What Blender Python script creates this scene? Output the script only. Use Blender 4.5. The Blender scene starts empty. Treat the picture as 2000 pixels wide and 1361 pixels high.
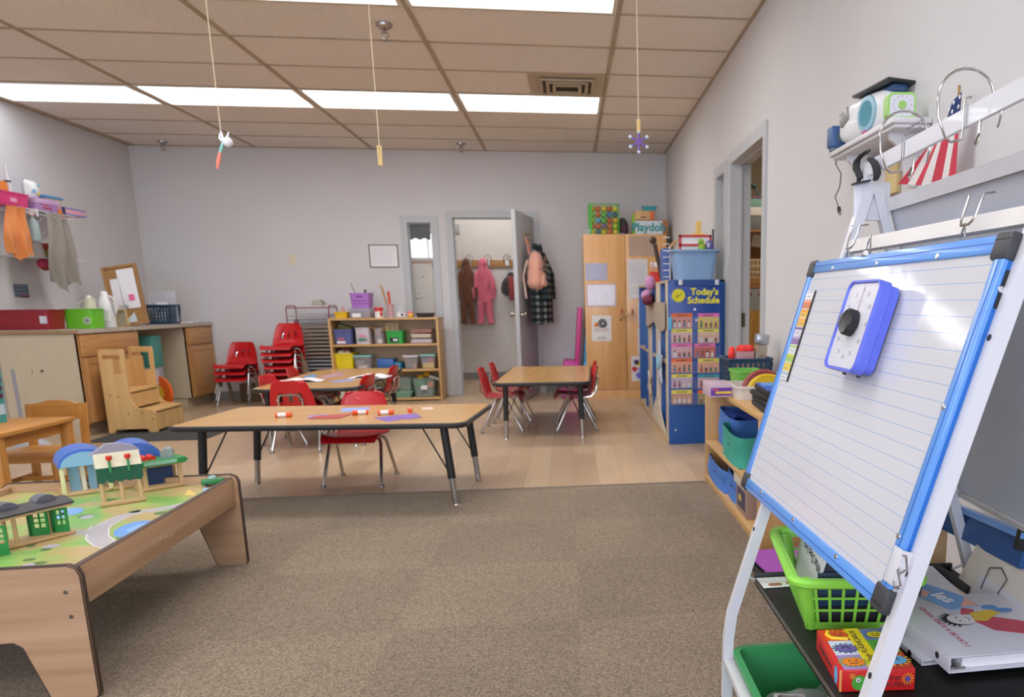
import bpy, bmesh, math, random
from mathutils import Vector, Matrix
random.seed(7)
SC = bpy.context.scene
COL = SC.collection
PI = math.pi
R = math.radians

# ------------------------------------------------------------------ camera
# photograph taken as 2000 x 1361 pixels; pose measured from the ceiling grid
F_PX, PITCH, YAW, ROLL, CXP, CYP = 1472.04, 0.1907, 0.1252, -0.0085, 1301.23, 871.92
EYE = Vector((0, 0, 1.07))
def cam_axes():
    B = Matrix(((1,0,0),(0,0,-1),(0,1,0)))
    c, s = math.cos(YAW), math.sin(YAW);   Ry = Matrix(((c,-s,0),(s,c,0),(0,0,1)))
    c, s = math.cos(ROLL), math.sin(ROLL); Rr = Matrix(((c,-s,0),(s,c,0),(0,0,1)))
    c, s = math.cos(PITCH), math.sin(PITCH); Rx = Matrix(((1,0,0),(0,c,-s),(0,s,c)))
    return Rr @ Rx @ B @ Ry
AX = cam_axes()
def at(px, py, X=None, Y=None, Z=None):
    """room point seen at a photo pixel on the plane X=, Y= or Z="""
    d = AX.transposed() @ Vector(((px-CXP)/F_PX, (py-CYP)/F_PX, 1.0))
    if X is not None: t = X/d.x
    elif Y is not None: t = Y/d.y
    else: t = (Z-EYE.z)/d.z
    return EYE + d*t
def span(x0, y0, x1, y1, Y):
    """room extents (X0, X1, Z0, Z1) of a photo box on the plane Y"""
    ym, xm = (y0+y1)/2, (x0+x1)/2
    return at(x0,ym,Y=Y).x, at(x1,ym,Y=Y).x, at(xm,y1,Y=Y).z, at(xm,y0,Y=Y).z

cam = bpy.data.cameras.new('camera'); camo = bpy.data.objects.new('camera', cam); COL.objects.link(camo)
cam.sensor_fit = 'HORIZONTAL'; cam.sensor_width = 36
cam.lens = F_PX/2000*36
cam.shift_x = -(CXP-1000)/2000; cam.shift_y = (CYP-680.5)/2000
cam.clip_start = .02; cam.clip_end = 60
r_, d_, f_ = AX[0], AX[1], AX[2]
mw = Matrix(((r_[0],-d_[0],-f_[0],EYE.x),(r_[1],-d_[1],-f_[1],EYE.y),(r_[2],-d_[2],-f_[2],EYE.z),(0,0,0,1)))
camo.matrix_world = mw
cam.dof.use_dof = True; cam.dof.focus_distance = 1.55; cam.dof.aperture_fstop = 6.3
SC.camera = camo

# ------------------------------------------------------------------ materials
def lin(h):
    h = h.lstrip('#'); o = []
    for i in (0,2,4):
        c = int(h[i:i+2],16)/255
        o.append(c/12.92 if c <= .04045 else ((c+.055)/1.055)**2.4)
    return (*o, 1)
_M = {}
def base(name):
    m = bpy.data.materials.new(name); m.use_nodes = True
    nt = m.node_tree; b = nt.nodes['Principled BSDF']
    return m, nt, b
def N(nt, t, **k):
    n = nt.nodes.new(t)
    for a, v in k.items(): setattr(n, a, v)
    return n
def mt(hexc, rough=.5, metal=0.0, var=.06, scale=9.0, bump=0.0, bscale=180.0, alpha=1.0, spec=.5, trans=0.0, coat=0.0, sheen=0.0):
    key = (hexc, rough, metal, var, scale, bump, bscale, alpha, spec, trans, coat, sheen)
    if key in _M: return _M[key]
    m, nt, b = base('plain_'+hexc.strip('#'))
    tc = N(nt,'ShaderNodeTexCoord'); nz = N(nt,'ShaderNodeTexNoise')
    nz.inputs['Scale'].default_value = scale; nz.inputs['Detail'].default_value = 3
    nt.links.new(tc.outputs['Object'], nz.inputs['Vector'])
    mp = N(nt,'ShaderNodeMapRange'); mp.inputs['From Min'].default_value = .25; mp.inputs['From Max'].default_value = .75
    mp.inputs['To Min'].default_value = 1-var; mp.inputs['To Max'].default_value = 1+var
    nt.links.new(nz.outputs['Fac'], mp.inputs['Value'])
    mx = N(nt,'ShaderNodeMix', data_type='RGBA', blend_type='MULTIPLY'); mx.inputs['Factor'].default_value = 1
    mx.inputs['A'].default_value = lin(hexc)
    nt.links.new(mp.outputs['Result'], mx.inputs['B']); nt.links.new(mx.outputs['Result'], b.inputs['Base Color'])
    b.inputs['Roughness'].default_value = rough; b.inputs['Metallic'].default_value = metal
    b.inputs['Specular IOR Level'].default_value = spec
    b.inputs['Alpha'].default_value = alpha
    b.inputs['Transmission Weight'].default_value = trans
    b.inputs['Coat Weight'].default_value = coat
    b.inputs['Sheen Weight'].default_value = sheen
    if bump:
        n2 = N(nt,'ShaderNodeTexNoise'); n2.inputs['Scale'].default_value = bscale; n2.inputs['Detail'].default_value = 4
        nt.links.new(tc.outputs['Object'], n2.inputs['Vector'])
        bp = N(nt,'ShaderNodeBump'); bp.inputs['Strength'].default_value = bump; bp.inputs['Distance'].default_value = .004
        nt.links.new(n2.outputs['Fac'], bp.inputs['Height']); nt.links.new(bp.outputs['Normal'], b.inputs['Normal'])
    _M[key] = m; return m
def wood(a, c, axis='X', rough=.45, scale=1.0, coat=0.0):
    """grain running along an axis of the object"""
    key = ('wood', a, c, axis, rough, scale, coat)
    if key in _M: return _M[key]
    m, nt, b = base('wood_'+a.strip('#'))
    tc = N(nt,'ShaderNodeTexCoord'); mpg = N(nt,'ShaderNodeMapping')
    s = {'X':(1.2,22,22), 'Y':(22,1.2,22), 'Z':(22,22,1.2)}[axis]
    mpg.inputs['Scale'].default_value = tuple(v*scale for v in s)
    nt.links.new(tc.outputs['Object'], mpg.inputs['Vector'])
    n1 = N(nt,'ShaderNodeTexNoise'); n1.inputs['Scale'].default_value = 1.6; n1.inputs['Detail'].default_value = 7; n1.inputs['Distortion'].default_value = .5
    nt.links.new(mpg.outputs['Vector'], n1.inputs['Vector'])
    cr = N(nt,'ShaderNodeValToRGB')
    cr.color_ramp.elements[0].position = .3; cr.color_ramp.elements[0].color = lin(c)
    cr.color_ramp.elements[1].position = .68; cr.color_ramp.elements[1].color = lin(a)
    nt.links.new(n1.outputs['Fac'], cr.inputs['Fac']); nt.links.new(cr.outputs['Color'], b.inputs['Base Color'])
    b.inputs['Roughness'].default_value = rough; b.inputs['Coat Weight'].default_value = coat; b.inputs['Coat Roughness'].default_value = .2
    _M[key] = m; return m
def speckle(a, c, scale, rough=.9, bump=.4, lo=.4, hi=.6):
    key = ('sp', a, c, scale, rough, bump, lo, hi)
    if key in _M: return _M[key]
    m, nt, b = base('speckle_'+a.strip('#'))
    tc = N(nt,'ShaderNodeTexCoord'); n1 = N(nt,'ShaderNodeTexNoise'); n1.inputs['Scale'].default_value = scale; n1.inputs['Detail'].default_value = 5; n1.inputs['Roughness'].default_value = .7
    nt.links.new(tc.outputs['Object'], n1.inputs['Vector'])
    cr = N(nt,'ShaderNodeValToRGB'); cr.color_ramp.elements[0].position = lo; cr.color_ramp.elements[0].color = lin(c)
    cr.color_ramp.elements[1].position = hi; cr.color_ramp.elements[1].color = lin(a)
    nt.links.new(n1.outputs['Fac'], cr.inputs['Fac']); nt.links.new(cr.outputs['Color'], b.inputs['Base Color'])
    b.inputs['Roughness'].default_value = rough
    if bump:
        bp = N(nt,'ShaderNodeBump'); bp.inputs['Strength'].default_value = bump; bp.inputs['Distance'].default_value = .006
        nt.links.new(n1.outputs['Fac'], bp.inputs['Height']); nt.links.new(bp.outputs['Normal'], b.inputs['Normal'])
    _M[key] = m; return m
def emit(hexc, strength):
    key = ('em', hexc, strength)
    if key in _M: return _M[key]
    m, nt, b = base('lamp_'+hexc.strip('#'))
    b.inputs['Base Color'].default_value = (.8,.8,.8,1)
    b.inputs['Emission Color'].default_value = lin(hexc); b.inputs['Emission Strength'].default_value = strength
    _M[key] = m; return m
def clear(hexc='#ffffff', alpha=.14, rough=.08):
    return mt(hexc, rough=rough, alpha=alpha, var=0.0)

CHROME = mt('#c9c7c6', rough=.16, metal=1, var=.03)
STEEL  = mt('#b9b8b6', rough=.32, metal=1, var=.05)
BLACKP = mt('#1b1c1d', rough=.45)
RUBBER = mt('#26282a', rough=.6)
WHITEP = mt('#e9e8ea', rough=.35, var=.02)
PAPER  = mt('#eceaec', rough=.7, var=.02)
INK    = mt('#2b2a2c', rough=.7)

# ------------------------------------------------------------------ mesh builder
class MB:
    def __init__(s, m=None):
        s.v=[]; s.f=[]; s.mi=[]; s.mats=[]; s.cm=0; s.T=Matrix.Identity(4)
        if m: s.m(m)
    def m(s, mat):
        if mat not in s.mats: s.mats.append(mat)
        s.cm = s.mats.index(mat); return s
    def t(s, *ms):
        M = Matrix.Identity(4)
        for x in ms: M = M @ x
        s.T = M; return s
    def add(s, vs, fs):
        b = len(s.v)
        s.v.extend([(s.T @ Vector(p))[:] for p in vs])
        for f in fs: s.f.append([b+i for i in f]); s.mi.append(s.cm)
        return s
    def box(s, x0, x1, y0, y1, z0, z1, bev=0.0, seg=2):
        if bev <= 0:
            v=[(x0,y0,z0),(x1,y0,z0),(x1,y1,z0),(x0,y1,z0),(x0,y0,z1),(x1,y0,z1),(x1,y1,z1),(x0,y1,z1)]
            return s.add(v,[(0,3,2,1),(4,5,6,7),(0,1,5,4),(1,2,6,5),(2,3,7,6),(3,0,4,7)])
        bm = bmesh.new(); bmesh.ops.create_cube(bm, size=1)
        sx,sy,sz = abs(x1-x0),abs(y1-y0),abs(z1-z0)
        for q in bm.verts: q.co = Vector(((x0+x1)/2+q.co.x*sx,(y0+y1)/2+q.co.y*sy,(z0+z1)/2+q.co.z*sz))
        bev = min(bev, .48*min(sx,sy,sz))
        bmesh.ops.bevel(bm, geom=bm.edges[:], offset=bev, segments=seg, profile=.5, affect='EDGES', clamp_overlap=True)
        return s.bm(bm)
    def bm(s, bm):
        bm.verts.index_update()
        s.add([q.co[:] for q in bm.verts], [[q.index for q in f.verts] for f in bm.faces]); bm.free(); return s
    def cbox(s, c, d, bev=0.0): 
        return s.box(c[0]-d[0]/2,c[0]+d[0]/2,c[1]-d[1]/2,c[1]+d[1]/2,c[2]-d[2]/2,c[2]+d[2]/2,bev)
    def tube(s, pts, r, n=8, closed=False, caps=True):
        pts=[Vector(p) for p in pts]; k=len(pts)
        rr = r if isinstance(r,(list,tuple)) else [r]*k
        tan=[]
        for i in range(k):
            a = pts[(i-1)%k] if (closed or i>0) else pts[i]; b = pts[(i+1)%k] if (closed or i<k-1) else pts[i]
            d = b-a; tan.append(d.normalized() if d.length>1e-9 else Vector((0,0,1)))
        u = tan[0].orthogonal().normalized(); vs=[]; fs=[]
        for i in range(k):
            if i: 
                u = u - tan[i]*u.dot(tan[i])
                u = u.normalized() if u.length>1e-6 else tan[i].orthogonal().normalized()
            w = tan[i].cross(u)
            for j in range(n):
                a=2*PI*j/n; vs.append((pts[i]+(u*math.cos(a)+w*math.sin(a))*rr[i])[:])
        for i in range(k if closed else k-1):
            for j in range(n):
                a=i*n+j; b=i*n+(j+1)%n; c=((i+1)%k)*n+(j+1)%n; d=((i+1)%k)*n+j
                fs.append((a,b,c,d))
        if caps and not closed:
            fs.append(tuple(range(n))[::-1]); fs.append(tuple((k-1)*n+j for j in range(n)))
        return s.add(vs,fs)
    def cyl(s, p0, p1, r, r1=None, n=16): return s.tube([p0,p1],[r, r if r1 is None else r1], n)
    def sqtube(s, pts, w):                         # square tube along a polyline
        return s.tube(pts, w*.7071, 4)
    def bar(s, p0, p1, w, h, up=(0,0,1)):
        p0=Vector(p0);p1=Vector(p1);d=(p1-p0).normalized();up=Vector(up)
        a=d.cross(up)
        if a.length<1e-6: a=d.orthogonal()
        a.normalize(); b=a.cross(d)
        v=[]
        for p in (p0,p1):
            for i,j in ((-1,-1),(1,-1),(1,1),(-1,1)): v.append((p+a*(i*w/2)+b*(j*h/2))[:])
        return s.add(v,[(0,3,2,1),(4,5,6,7),(0,1,5,4),(1,2,6,5),(2,3,7,6),(3,0,4,7)])
    def lathe(s, prof, n=24, c=(0,0,0), cap=True):
        vs=[];fs=[]
        for r,z in prof:
            for j in range(n):
                a=2*PI*j/n; vs.append((c[0]+r*math.cos(a),c[1]+r*math.sin(a),c[2]+z))
        for i in range(len(prof)-1):
            for j in range(n): fs.append((i*n+j,i*n+(j+1)%n,(i+1)*n+(j+1)%n,(i+1)*n+j))
        if cap:
            if prof[0][0]>1e-6: fs.append(tuple(range(n))[::-1])
            if prof[-1][0]>1e-6: fs.append(tuple((len(prof)-1)*n+j for j in range(n)))
        return s.add(vs,fs)
    def prism(s, poly, z0, z1):
        n=len(poly); v=[(x,y,z0) for x,y in poly]+[(x,y,z1) for x,y in poly]
        return s.add(v,[tuple(range(n))[::-1],tuple(range(n,2*n))]+[(i,(i+1)%n,n+(i+1)%n,n+i) for i in range(n)])
    def ball(s, c, r, nu=14, nv=9):
        if not isinstance(r,(tuple,list)): r=(r,r,r)
        vs=[];fs=[]
        for i in range(nv+1):
            th=PI*i/nv
            for j in range(nu):
                a=2*PI*j/nu; vs.append((c[0]+r[0]*math.sin(th)*math.cos(a),c[1]+r[1]*math.sin(th)*math.sin(a),c[2]+r[2]*math.cos(th)))
        for i in range(nv):
            for j in range(nu): fs.append((i*nu+j,(i+1)*nu+j,(i+1)*nu+(j+1)%nu,i*nu+(j+1)%nu))
        return s.add(vs,fs)
    def sheet(s, nu, nv, fn, th=0.0, omit=None):
        """surface fn(u,v); th gives it a thickness, omit(i,j) leaves cells out"""
        P=[[Vector(fn(i/nu,j/nv)) for i in range(nu+1)] for j in range(nv+1)]
        idx=lambda i,j:j*(nu+1)+i
        cells=[(i,j) for j in range(nv) for i in range(nu) if not(omit and omit(i,j))]
        if th==0:
            return s.add([p[:] for row in P for p in row],[(idx(i,j),idx(i+1,j),idx(i+1,j+1),idx(i,j+1)) for i,j in cells])
        vs=[];off=(nu+1)*(nv+1)
        nor=[]
        for j in range(nv+1):
            for i in range(nu+1):
                a=P[j][min(i+1,nu)]-P[j][max(i-1,0)]; b=P[min(j+1,nv)][i]-P[max(j-1,0)][i]
                c=a.cross(b); nor.append(c.normalized() if c.length>1e-12 else Vector((0,0,1)))
        flat=[p for row in P for p in row]
        vs=[(p+n_*th/2)[:] for p,n_ in zip(flat,nor)]+[(p-n_*th/2)[:] for p,n_ in zip(flat,nor)]
        fs=[];E={}
        for i,j in cells:
            q=(idx(i,j),idx(i+1,j),idx(i+1,j+1),idx(i,j+1)); fs.append(q); fs.append(tuple(off+k for k in q[::-1]))
            for a,b in zip(q,q[1:]+q[:1]): E[(a,b)]=1
        for a,b in E:
            if (b,a) not in E: fs.append((b,a,off+a,off+b))
        return s.add(vs,fs)
    def text(s, txt, size, M=None, depth=.0006, align='CENTER', bold=0.0):
        cu=bpy.data.curves.new('t','FONT'); cu.body=txt; cu.size=size; cu.align_x=align; cu.align_y='CENTER'; cu.extrude=depth; cu.resolution_u=3; cu.offset=bold
        o=bpy.data.objects.new('t',cu); COL.objects.link(o)
        dg=bpy.context.evaluated_depsgraph_get(); me=bpy.data.meshes.new_from_object(o.evaluated_get(dg))
        T0=s.T; s.T=T0 @ (M or Matrix.Identity(4))
        s.add([q.co[:] for q in me.vertices],[tuple(p.vertices) for p in me.polygons]); s.T=T0
        bpy.data.objects.remove(o); bpy.data.meshes.remove(me); bpy.data.curves.remove(cu)
        return s
    def build(s, name, parent=None, loc=(0,0,0), rz=0.0, rot=None, sharp=38, props=None):
        me=bpy.data.meshes.new(name); me.from_pydata(s.v,[],s.f)
        for m in s.mats: me.materials.append(m)
        me.polygons.foreach_set('material_index', s.mi)
        b=bmesh.new(); b.from_mesh(me); bmesh.ops.recalc_face_normals(b, faces=b.faces[:]); b.to_mesh(me); b.free()
        me.shade_smooth(); me.set_sharp_from_angle(angle=R(sharp)); me.update()
        o=bpy.data.objects.new(name,me); COL.objects.link(o)
        o.location=loc; o.rotation_euler = rot if rot else (0,0,rz)
        if parent: o.parent=parent
        if props:
            for k,v in props.items(): o[k]=v
        return o
def Tr(x,y,z): return Matrix.Translation((x,y,z))
def Rx(d): return Matrix.Rotation(R(d),4,'X')
def Ry(d): return Matrix.Rotation(R(d),4,'Y')
def Rz(d): return Matrix.Rotation(R(d),4,'Z')
def frame(o, x, y):
    """matrix with local x, y along given world directions"""
    x=Vector(x).normalized(); z=x.cross(Vector(y)).normalized(); y=z.cross(x)
    return Matrix(((x.x,y.x,z.x,o[0]),(x.y,y.y,z.y,o[1]),(x.z,y.z,z.z,o[2]),(0,0,0,1)))

def tag(o, label, cat, group=None):
    o['label']=label; o['category']=cat
    if group: o['group']=group
    return o
def thing(name, label, cat, loc=(0,0,0), rz=0.0, group=None, rot=None):
    o=bpy.data.objects.new(name,None); o.empty_display_size=.05; COL.objects.link(o)
    o.location=loc; o.rotation_euler = rot if rot else (0,0,rz)
    return tag(o,label,cat,group)
def one(mb, name, label, cat, loc=(0,0,0), rz=0.0, group=None, rot=None, sharp=38):
    return tag(mb.build(name, None, loc, rz, rot, sharp), label, cat, group)
def struct(mb, name, sharp=38):
    o=mb.build(name, sharp=sharp); o['kind']='structure'; return o
def copy_tree(o, parent=None):
    c=o.copy(); COL.objects.link(c)
    if parent: c.parent=parent
    for ch in list(o.children): copy_tree(ch, c)
    return c
def dup(o, loc, rz, label, group=None):
    c=copy_tree(o); c.location=loc; c.rotation_euler=(0,0,rz); c['label']=label
    if group: c['group']=group
    return c
def rrect(x0,x1,y0,y1,r,n=5):
    p=[]
    for cx,cy,a in ((x1-r,y1-r,0),(x0+r,y1-r,90),(x0+r,y0+r,180),(x1-r,y0+r,270)):
        for i in range(n+1):
            t=R(a+90*i/n); p.append((cx+r*math.cos(t),cy+r*math.sin(t)))
    return p
def arc(c, r, a0, a1, n, plane='XZ'):
    o=[]
    for i in range(n+1):
        t=R(a0+(a1-a0)*i/n); a,b=r*math.cos(t),r*math.sin(t)
        o.append({'XZ':(c[0]+a,c[1],c[2]+b),'YZ':(c[0],c[1]+a,c[2]+b),'XY':(c[0]+a,c[1]+b,c[2])}[plane])
    return o
def open_bin(w, d, h, taper=.88, th=.003, r=.02, lip=.008):
    """open tapered tub: list of rings -> MB filled via add"""
    outer_b=rrect(-w/2*taper,w/2*taper,-d/2*taper,d/2*taper,r); outer_t=rrect(-w/2,w/2,-d/2,d/2,r)
    lipo=rrect(-w/2-lip,w/2+lip,-d/2-lip,d/2+lip,r+lip)
    inn_t=rrect(-w/2+th,w/2-th,-d/2+th,d/2-th,max(r-th,.002)); inn_b=rrect(-w/2*taper+th,w/2*taper-th,-d/2*taper+th,d/2*taper-th,max(r-th,.002))
    rings=[[(x,y,0) for x,y in outer_b],[(x,y,h-.012) for x,y in outer_t],[(x,y,h-.012) for x,y in lipo],[(x,y,h) for x,y in lipo],[(x,y,h) for x,y in inn_t],[(x,y,th) for x,y in inn_b]]
    n=len(outer_b); v=[p for q in rings for p in q]; f=[]
    for i in range(len(rings)-1):
        for j in range(n): f.append((i*n+j,i*n+(j+1)%n,(i+1)*n+(j+1)%n,(i+1)*n+j))
    f.append(tuple(range(n))[::-1]); f.append(tuple((len(rings)-1)*n+j for j in range(n)))
    return v,f
LAMP_HI=8.0; EXPO=0.54
# ------------------------------------------------------------------ setting
XL, XR, YB, YF, ZC = -4.59, 1.168, 9.124, -3.4, 2.744
YCARP = 4.34
WALL = mt('#d4d2d2', rough=.85, var=.025, scale=2.0, bump=.05, bscale=300)
TRIMG = mt('#bcbec0', rough=.45, var=.03)
BASEB = mt('#8e8b89', rough=.6)

def m_vinyl():
    m, nt, b = base('vinyl_plank')
    tc=N(nt,'ShaderNodeTexCoord'); mp=N(nt,'ShaderNodeMapping'); mp.inputs['Rotation'].default_value=(0,0,PI/2)
    nt.links.new(tc.outputs['Object'],mp.inputs['Vector'])
    br=N(nt,'ShaderNodeTexBrick'); br.inputs['Scale'].default_value=1; br.inputs['Brick Width'].default_value=1.22; br.inputs['Row Height'].default_value=.15
    br.inputs['Mortar Size'].default_value=.0012; br.inputs['Color1'].default_value=lin('#c8ae8e'); br.inputs['Color2'].default_value=lin('#b79c7e'); br.inputs['Mortar'].default_value=lin('#8d7c6b')
    br.offset=.37
    nt.links.new(mp.outputs['Vector'],br.inputs['Vector'])
    m2=N(nt,'ShaderNodeMapping'); m2.inputs['Scale'].default_value=(26,1.3,1); nt.links.new(tc.outputs['Object'],m2.inputs['Vector'])
    nz=N(nt,'ShaderNodeTexNoise'); nz.inputs['Scale'].default_value=2; nz.inputs['Detail'].default_value=6; nt.links.new(m2.outputs['Vector'],nz.inputs['Vector'])
    r=N(nt,'ShaderNodeMapRange'); r.inputs['To Min'].default_value=.84; r.inputs['To Max'].default_value=1.14; nt.links.new(nz.outputs['Fac'],r.inputs['Value'])
    mx=N(nt,'ShaderNodeMix',data_type='RGBA',blend_type='MULTIPLY'); mx.inputs['Factor'].default_value=1
    nt.links.new(br.outputs['Color'],mx.inputs['A']); nt.links.new(r.outputs['Result'],mx.inputs['B']); nt.links.new(mx.outputs['Result'],b.inputs['Base Color'])
    b.inputs['Roughness'].default_value=.3; b.inputs['Specular IOR Level'].default_value=.45
    return m
def m_carpet():
    m, nt, b = base('carpet_tile')
    tc=N(nt,'ShaderNodeTexCoord')
    n1=N(nt,'ShaderNodeTexNoise'); n1.inputs['Scale'].default_value=150; n1.inputs['Detail'].default_value=4; n1.inputs['Roughness'].default_value=.75; nt.links.new(tc.outputs['Object'],n1.inputs['Vector'])
    cr=N(nt,'ShaderNodeValToRGB'); e=cr.color_ramp.elements; e[0].position=.34; e[0].color=lin('#5c4d3c'); e[1].position=.66; e[1].color=lin('#b39f86'); nt.links.new(n1.outputs['Fac'],cr.inputs['Fac'])
    ck=N(nt,'ShaderNodeTexChecker'); ck.inputs['Scale'].default_value=1.64; ck.inputs['Color1'].default_value=(1,1,1,1); ck.inputs['Color2'].default_value=(.9,.9,.9,1); nt.links.new(tc.outputs['Object'],ck.inputs['Vector'])
    n2=N(nt,'ShaderNodeTexNoise'); n2.inputs['Scale'].default_value=2.2; nt.links.new(tc.outputs['Object'],n2.inputs['Vector'])
    r=N(nt,'ShaderNodeMapRange'); r.inputs['To Min'].default_value=.85; r.inputs['To Max'].default_value=1.15; nt.links.new(n2.outputs['Fac'],r.inputs['Value'])
    mx=N(nt,'ShaderNodeMix',data_type='RGBA',blend_type='MULTIPLY'); mx.inputs['Factor'].default_value=1
    nt.links.new(cr.outputs['Color'],mx.inputs['A']); nt.links.new(ck.outputs['Color'],mx.inputs['B'])
    m3=N(nt,'ShaderNodeMix',data_type='RGBA',blend_type='MULTIPLY'); m3.inputs['Factor'].default_value=1
    nt.links.new(mx.outputs['Result'],m3.inputs['A']); nt.links.new(r.outputs['Result'],m3.inputs['B']); nt.links.new(m3.outputs['Result'],b.inputs['Base Color'])
    b.inputs['Roughness'].default_value=.95; b.inputs['Specular IOR Level'].default_value=.15; b.inputs['Sheen Weight'].default_value=.15
    bp=N(nt,'ShaderNodeBump'); bp.inputs['Strength'].default_value=.9; bp.inputs['Distance'].default_value=.006; nt.links.new(n1.outputs['Fac'],bp.inputs['Height']); nt.links.new(bp.outputs['Normal'],b.inputs['Normal'])
    return m
def m_tile():
    m, nt, b = base('ceiling_tile')
    tc=N(nt,'ShaderNodeTexCoord')
    n1=N(nt,'ShaderNodeTexNoise'); n1.inputs['Scale'].default_value=130; n1.inputs['Detail'].default_value=3; nt.links.new(tc.outputs['Object'],n1.inputs['Vector'])
    cr=N(nt,'ShaderNodeValToRGB'); e=cr.color_ramp.elements; e[0].position=.36; e[0].color=lin('#d9cfc4'); e[1].position=.5; e[1].color=lin('#efe8df'); nt.links.new(n1.outputs['Fac'],cr.inputs['Fac'])
    mp=N(nt,'ShaderNodeMapping'); mp.inputs['Location'].default_value=(-.871+1.22,-3.659,0); nt.links.new(tc.outputs['Object'],mp.inputs['Vector'])
    br=N(nt,'ShaderNodeTexBrick'); br.offset=0; br.inputs['Scale'].default_value=1; br.inputs['Brick Width'].default_value=1.22; br.inputs['Row Height'].default_value=.61; br.inputs['Mortar Size'].default_value=0
    br.inputs['Color1'].default_value=(1.04,1.01,.97,1); br.inputs['Color2'].default_value=(.9,.91,.92,1); br.inputs['Bias'].default_value=0
    nt.links.new(tc.outputs['Object'],br.inputs['Vector'])
    mx=N(nt,'ShaderNodeMix',data_type='RGBA',blend_type='MULTIPLY'); mx.inputs['Factor'].default_value=.6
    nt.links.new(cr.outputs['Color'],mx.inputs['A']); nt.links.new(br.outputs['Color'],mx.inputs['B']); nt.links.new(mx.outputs['Result'],b.inputs['Base Color'])
    b.inputs['Roughness'].default_value=.95
    bp=N(nt,'ShaderNodeBump'); bp.inputs['Strength'].default_value=.3; bp.inputs['Distance'].default_value=.003; nt.links.new(n1.outputs['Fac'],bp.inputs['Height']); nt.links.new(bp.outputs['Normal'],b.inputs['Normal'])
    return m

# floors (the second slab is the carpeted half)
vin=m_vinyl()
struct(MB(vin).box(XL-.1,XR+2.0,YCARP,YB+2.2,-.1,0),'floor')
struct(MB(m_carpet()).box(XL-.1,XR+.12,YF-.1,YCARP,-.1,.004),'floor_carpet')
struct(MB(mt('#7d6f60',rough=.5)).box(XL,XR,YCARP-.012,YCARP+.012,0,.007),'trim_1')
# walls
w=MB(WALL); w.box(XL-.12,XL,YF-.12,YB+.12,0,ZC+.05); struct(w,'wall_left')
DX0,DX1,DZ=-1.289,-.372,2.03          # door opening in the back wall
SX0,SX1,SZ0,SZ1=-1.79,-1.505,.12,1.975 # sidelight in the back wall
w=MB(WALL)
w.box(XL,SX0,YB,YB+.12,0,ZC+.05); w.box(SX0,SX1,YB,YB+.12,0,SZ0); w.box(SX0,SX1,YB,YB+.12,SZ1,ZC+.05)
w.box(SX1,DX0,YB,YB+.12,0,ZC+.05); w.box(DX0,DX1,YB,YB+.12,DZ,ZC+.05); w.box(DX1,XR+.12,YB,YB+.12,0,ZC+.05); struct(w,'wall_back')
RY0,RY1,RZ=4.536,5.452,2.02; QY0,QY1=5.66,5.99
w=MB(WALL)
w.box(XR,XR+.12,YF-.12,RY0,0,ZC+.05); w.box(XR,XR+.12,RY0,RY1,RZ,ZC+.05); w.box(XR,XR+.12,RY1,QY0,0,ZC+.05)
w.box(XR,XR+.12,QY0,QY1,0,.1); w.box(XR,XR+.12,QY0,QY1,2.0,ZC+.05); w.box(XR,XR+.12,QY1,YB,0,ZC+.05); struct(w,'wall_right')
w=MB(WALL)                                # wall behind the camera; three unseen windows added as daylight fill
FW=[(-4.2,-2.6),(-2.4,-.8),(-.6,.9)]
xs=[XL]+[a for q in FW for a in q]+[XR]
for i in range(0,len(xs),2): w.box(xs[i],xs[i+1],YF-.12,YF,0,ZC+.05)
for a,b in FW: w.box(a,b,YF-.12,YF,0,.7); w.box(a,b,YF-.12,YF,2.35,ZC+.05)
struct(w,'wall_front')
SKY=emit('#dfe9ff',6.0)
for i,(a,b) in enumerate(FW):
    wn=struct(MB(TRIMG).box(a,b,YF-.09,YF-.04,.7,.75).box(a,b,YF-.09,YF-.04,2.3,2.35).box(a,a+.05,YF-.09,YF-.04,.7,2.35).box(b-.05,b,YF-.09,YF-.04,.7,2.35).box((a+b)/2-.02,(a+b)/2+.02,YF-.09,YF-.04,.7,2.35),'window_%d'%(i+1))
    MB(SKY).box(a+.04,b-.04,YF-.075,YF-.07,.74,2.31).build('daylit_pane',wn)
# ceiling: tiles, tee bars
GX=[-4.531+1.22*i for i in range(5)]; GY=[3.659+.61*k for k in range(-11,9)]
struct(MB(m_tile()).box(XL-.1,XR+.12,YF-.1,YB+.1,ZC+.004,ZC+.06),'ceiling')
TEE=mt('#b09f86',rough=.6,var=.12,scale=3)
g=MB(TEE)
for x in GX: g.box(x-.014,x+.014,YF,YB,ZC-.004,ZC+.006)
for y in GY: g.box(XL,XR,y-.009,y+.009,ZC-.002,ZC+.006)
g.box(XL,XL+.02,YF,YB,ZC-.004,ZC+.006).box(XR-.02,XR,YF,YB,ZC-.004,ZC+.006).box(XL,XR,YB-.02,YB,ZC-.004,ZC+.006)
struct(g,'trim_2')
# baseboards
struct(MB(BASEB).box(XL,SX0-.06,YB-.012,YB,0,.1).box(-.30,XR,YB-.012,YB,0,.1),'baseboard_back')
struct(MB(BASEB).box(XL,XL+.012,YF,YB,0,.1),'baseboard_left')
struct(MB(BASEB).box(XR-.012,XR,YF,RY0-.06,0,.1).box(XR-.012,XR,QY1+.07,YB,0,.1),'baseboard_right')

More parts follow.
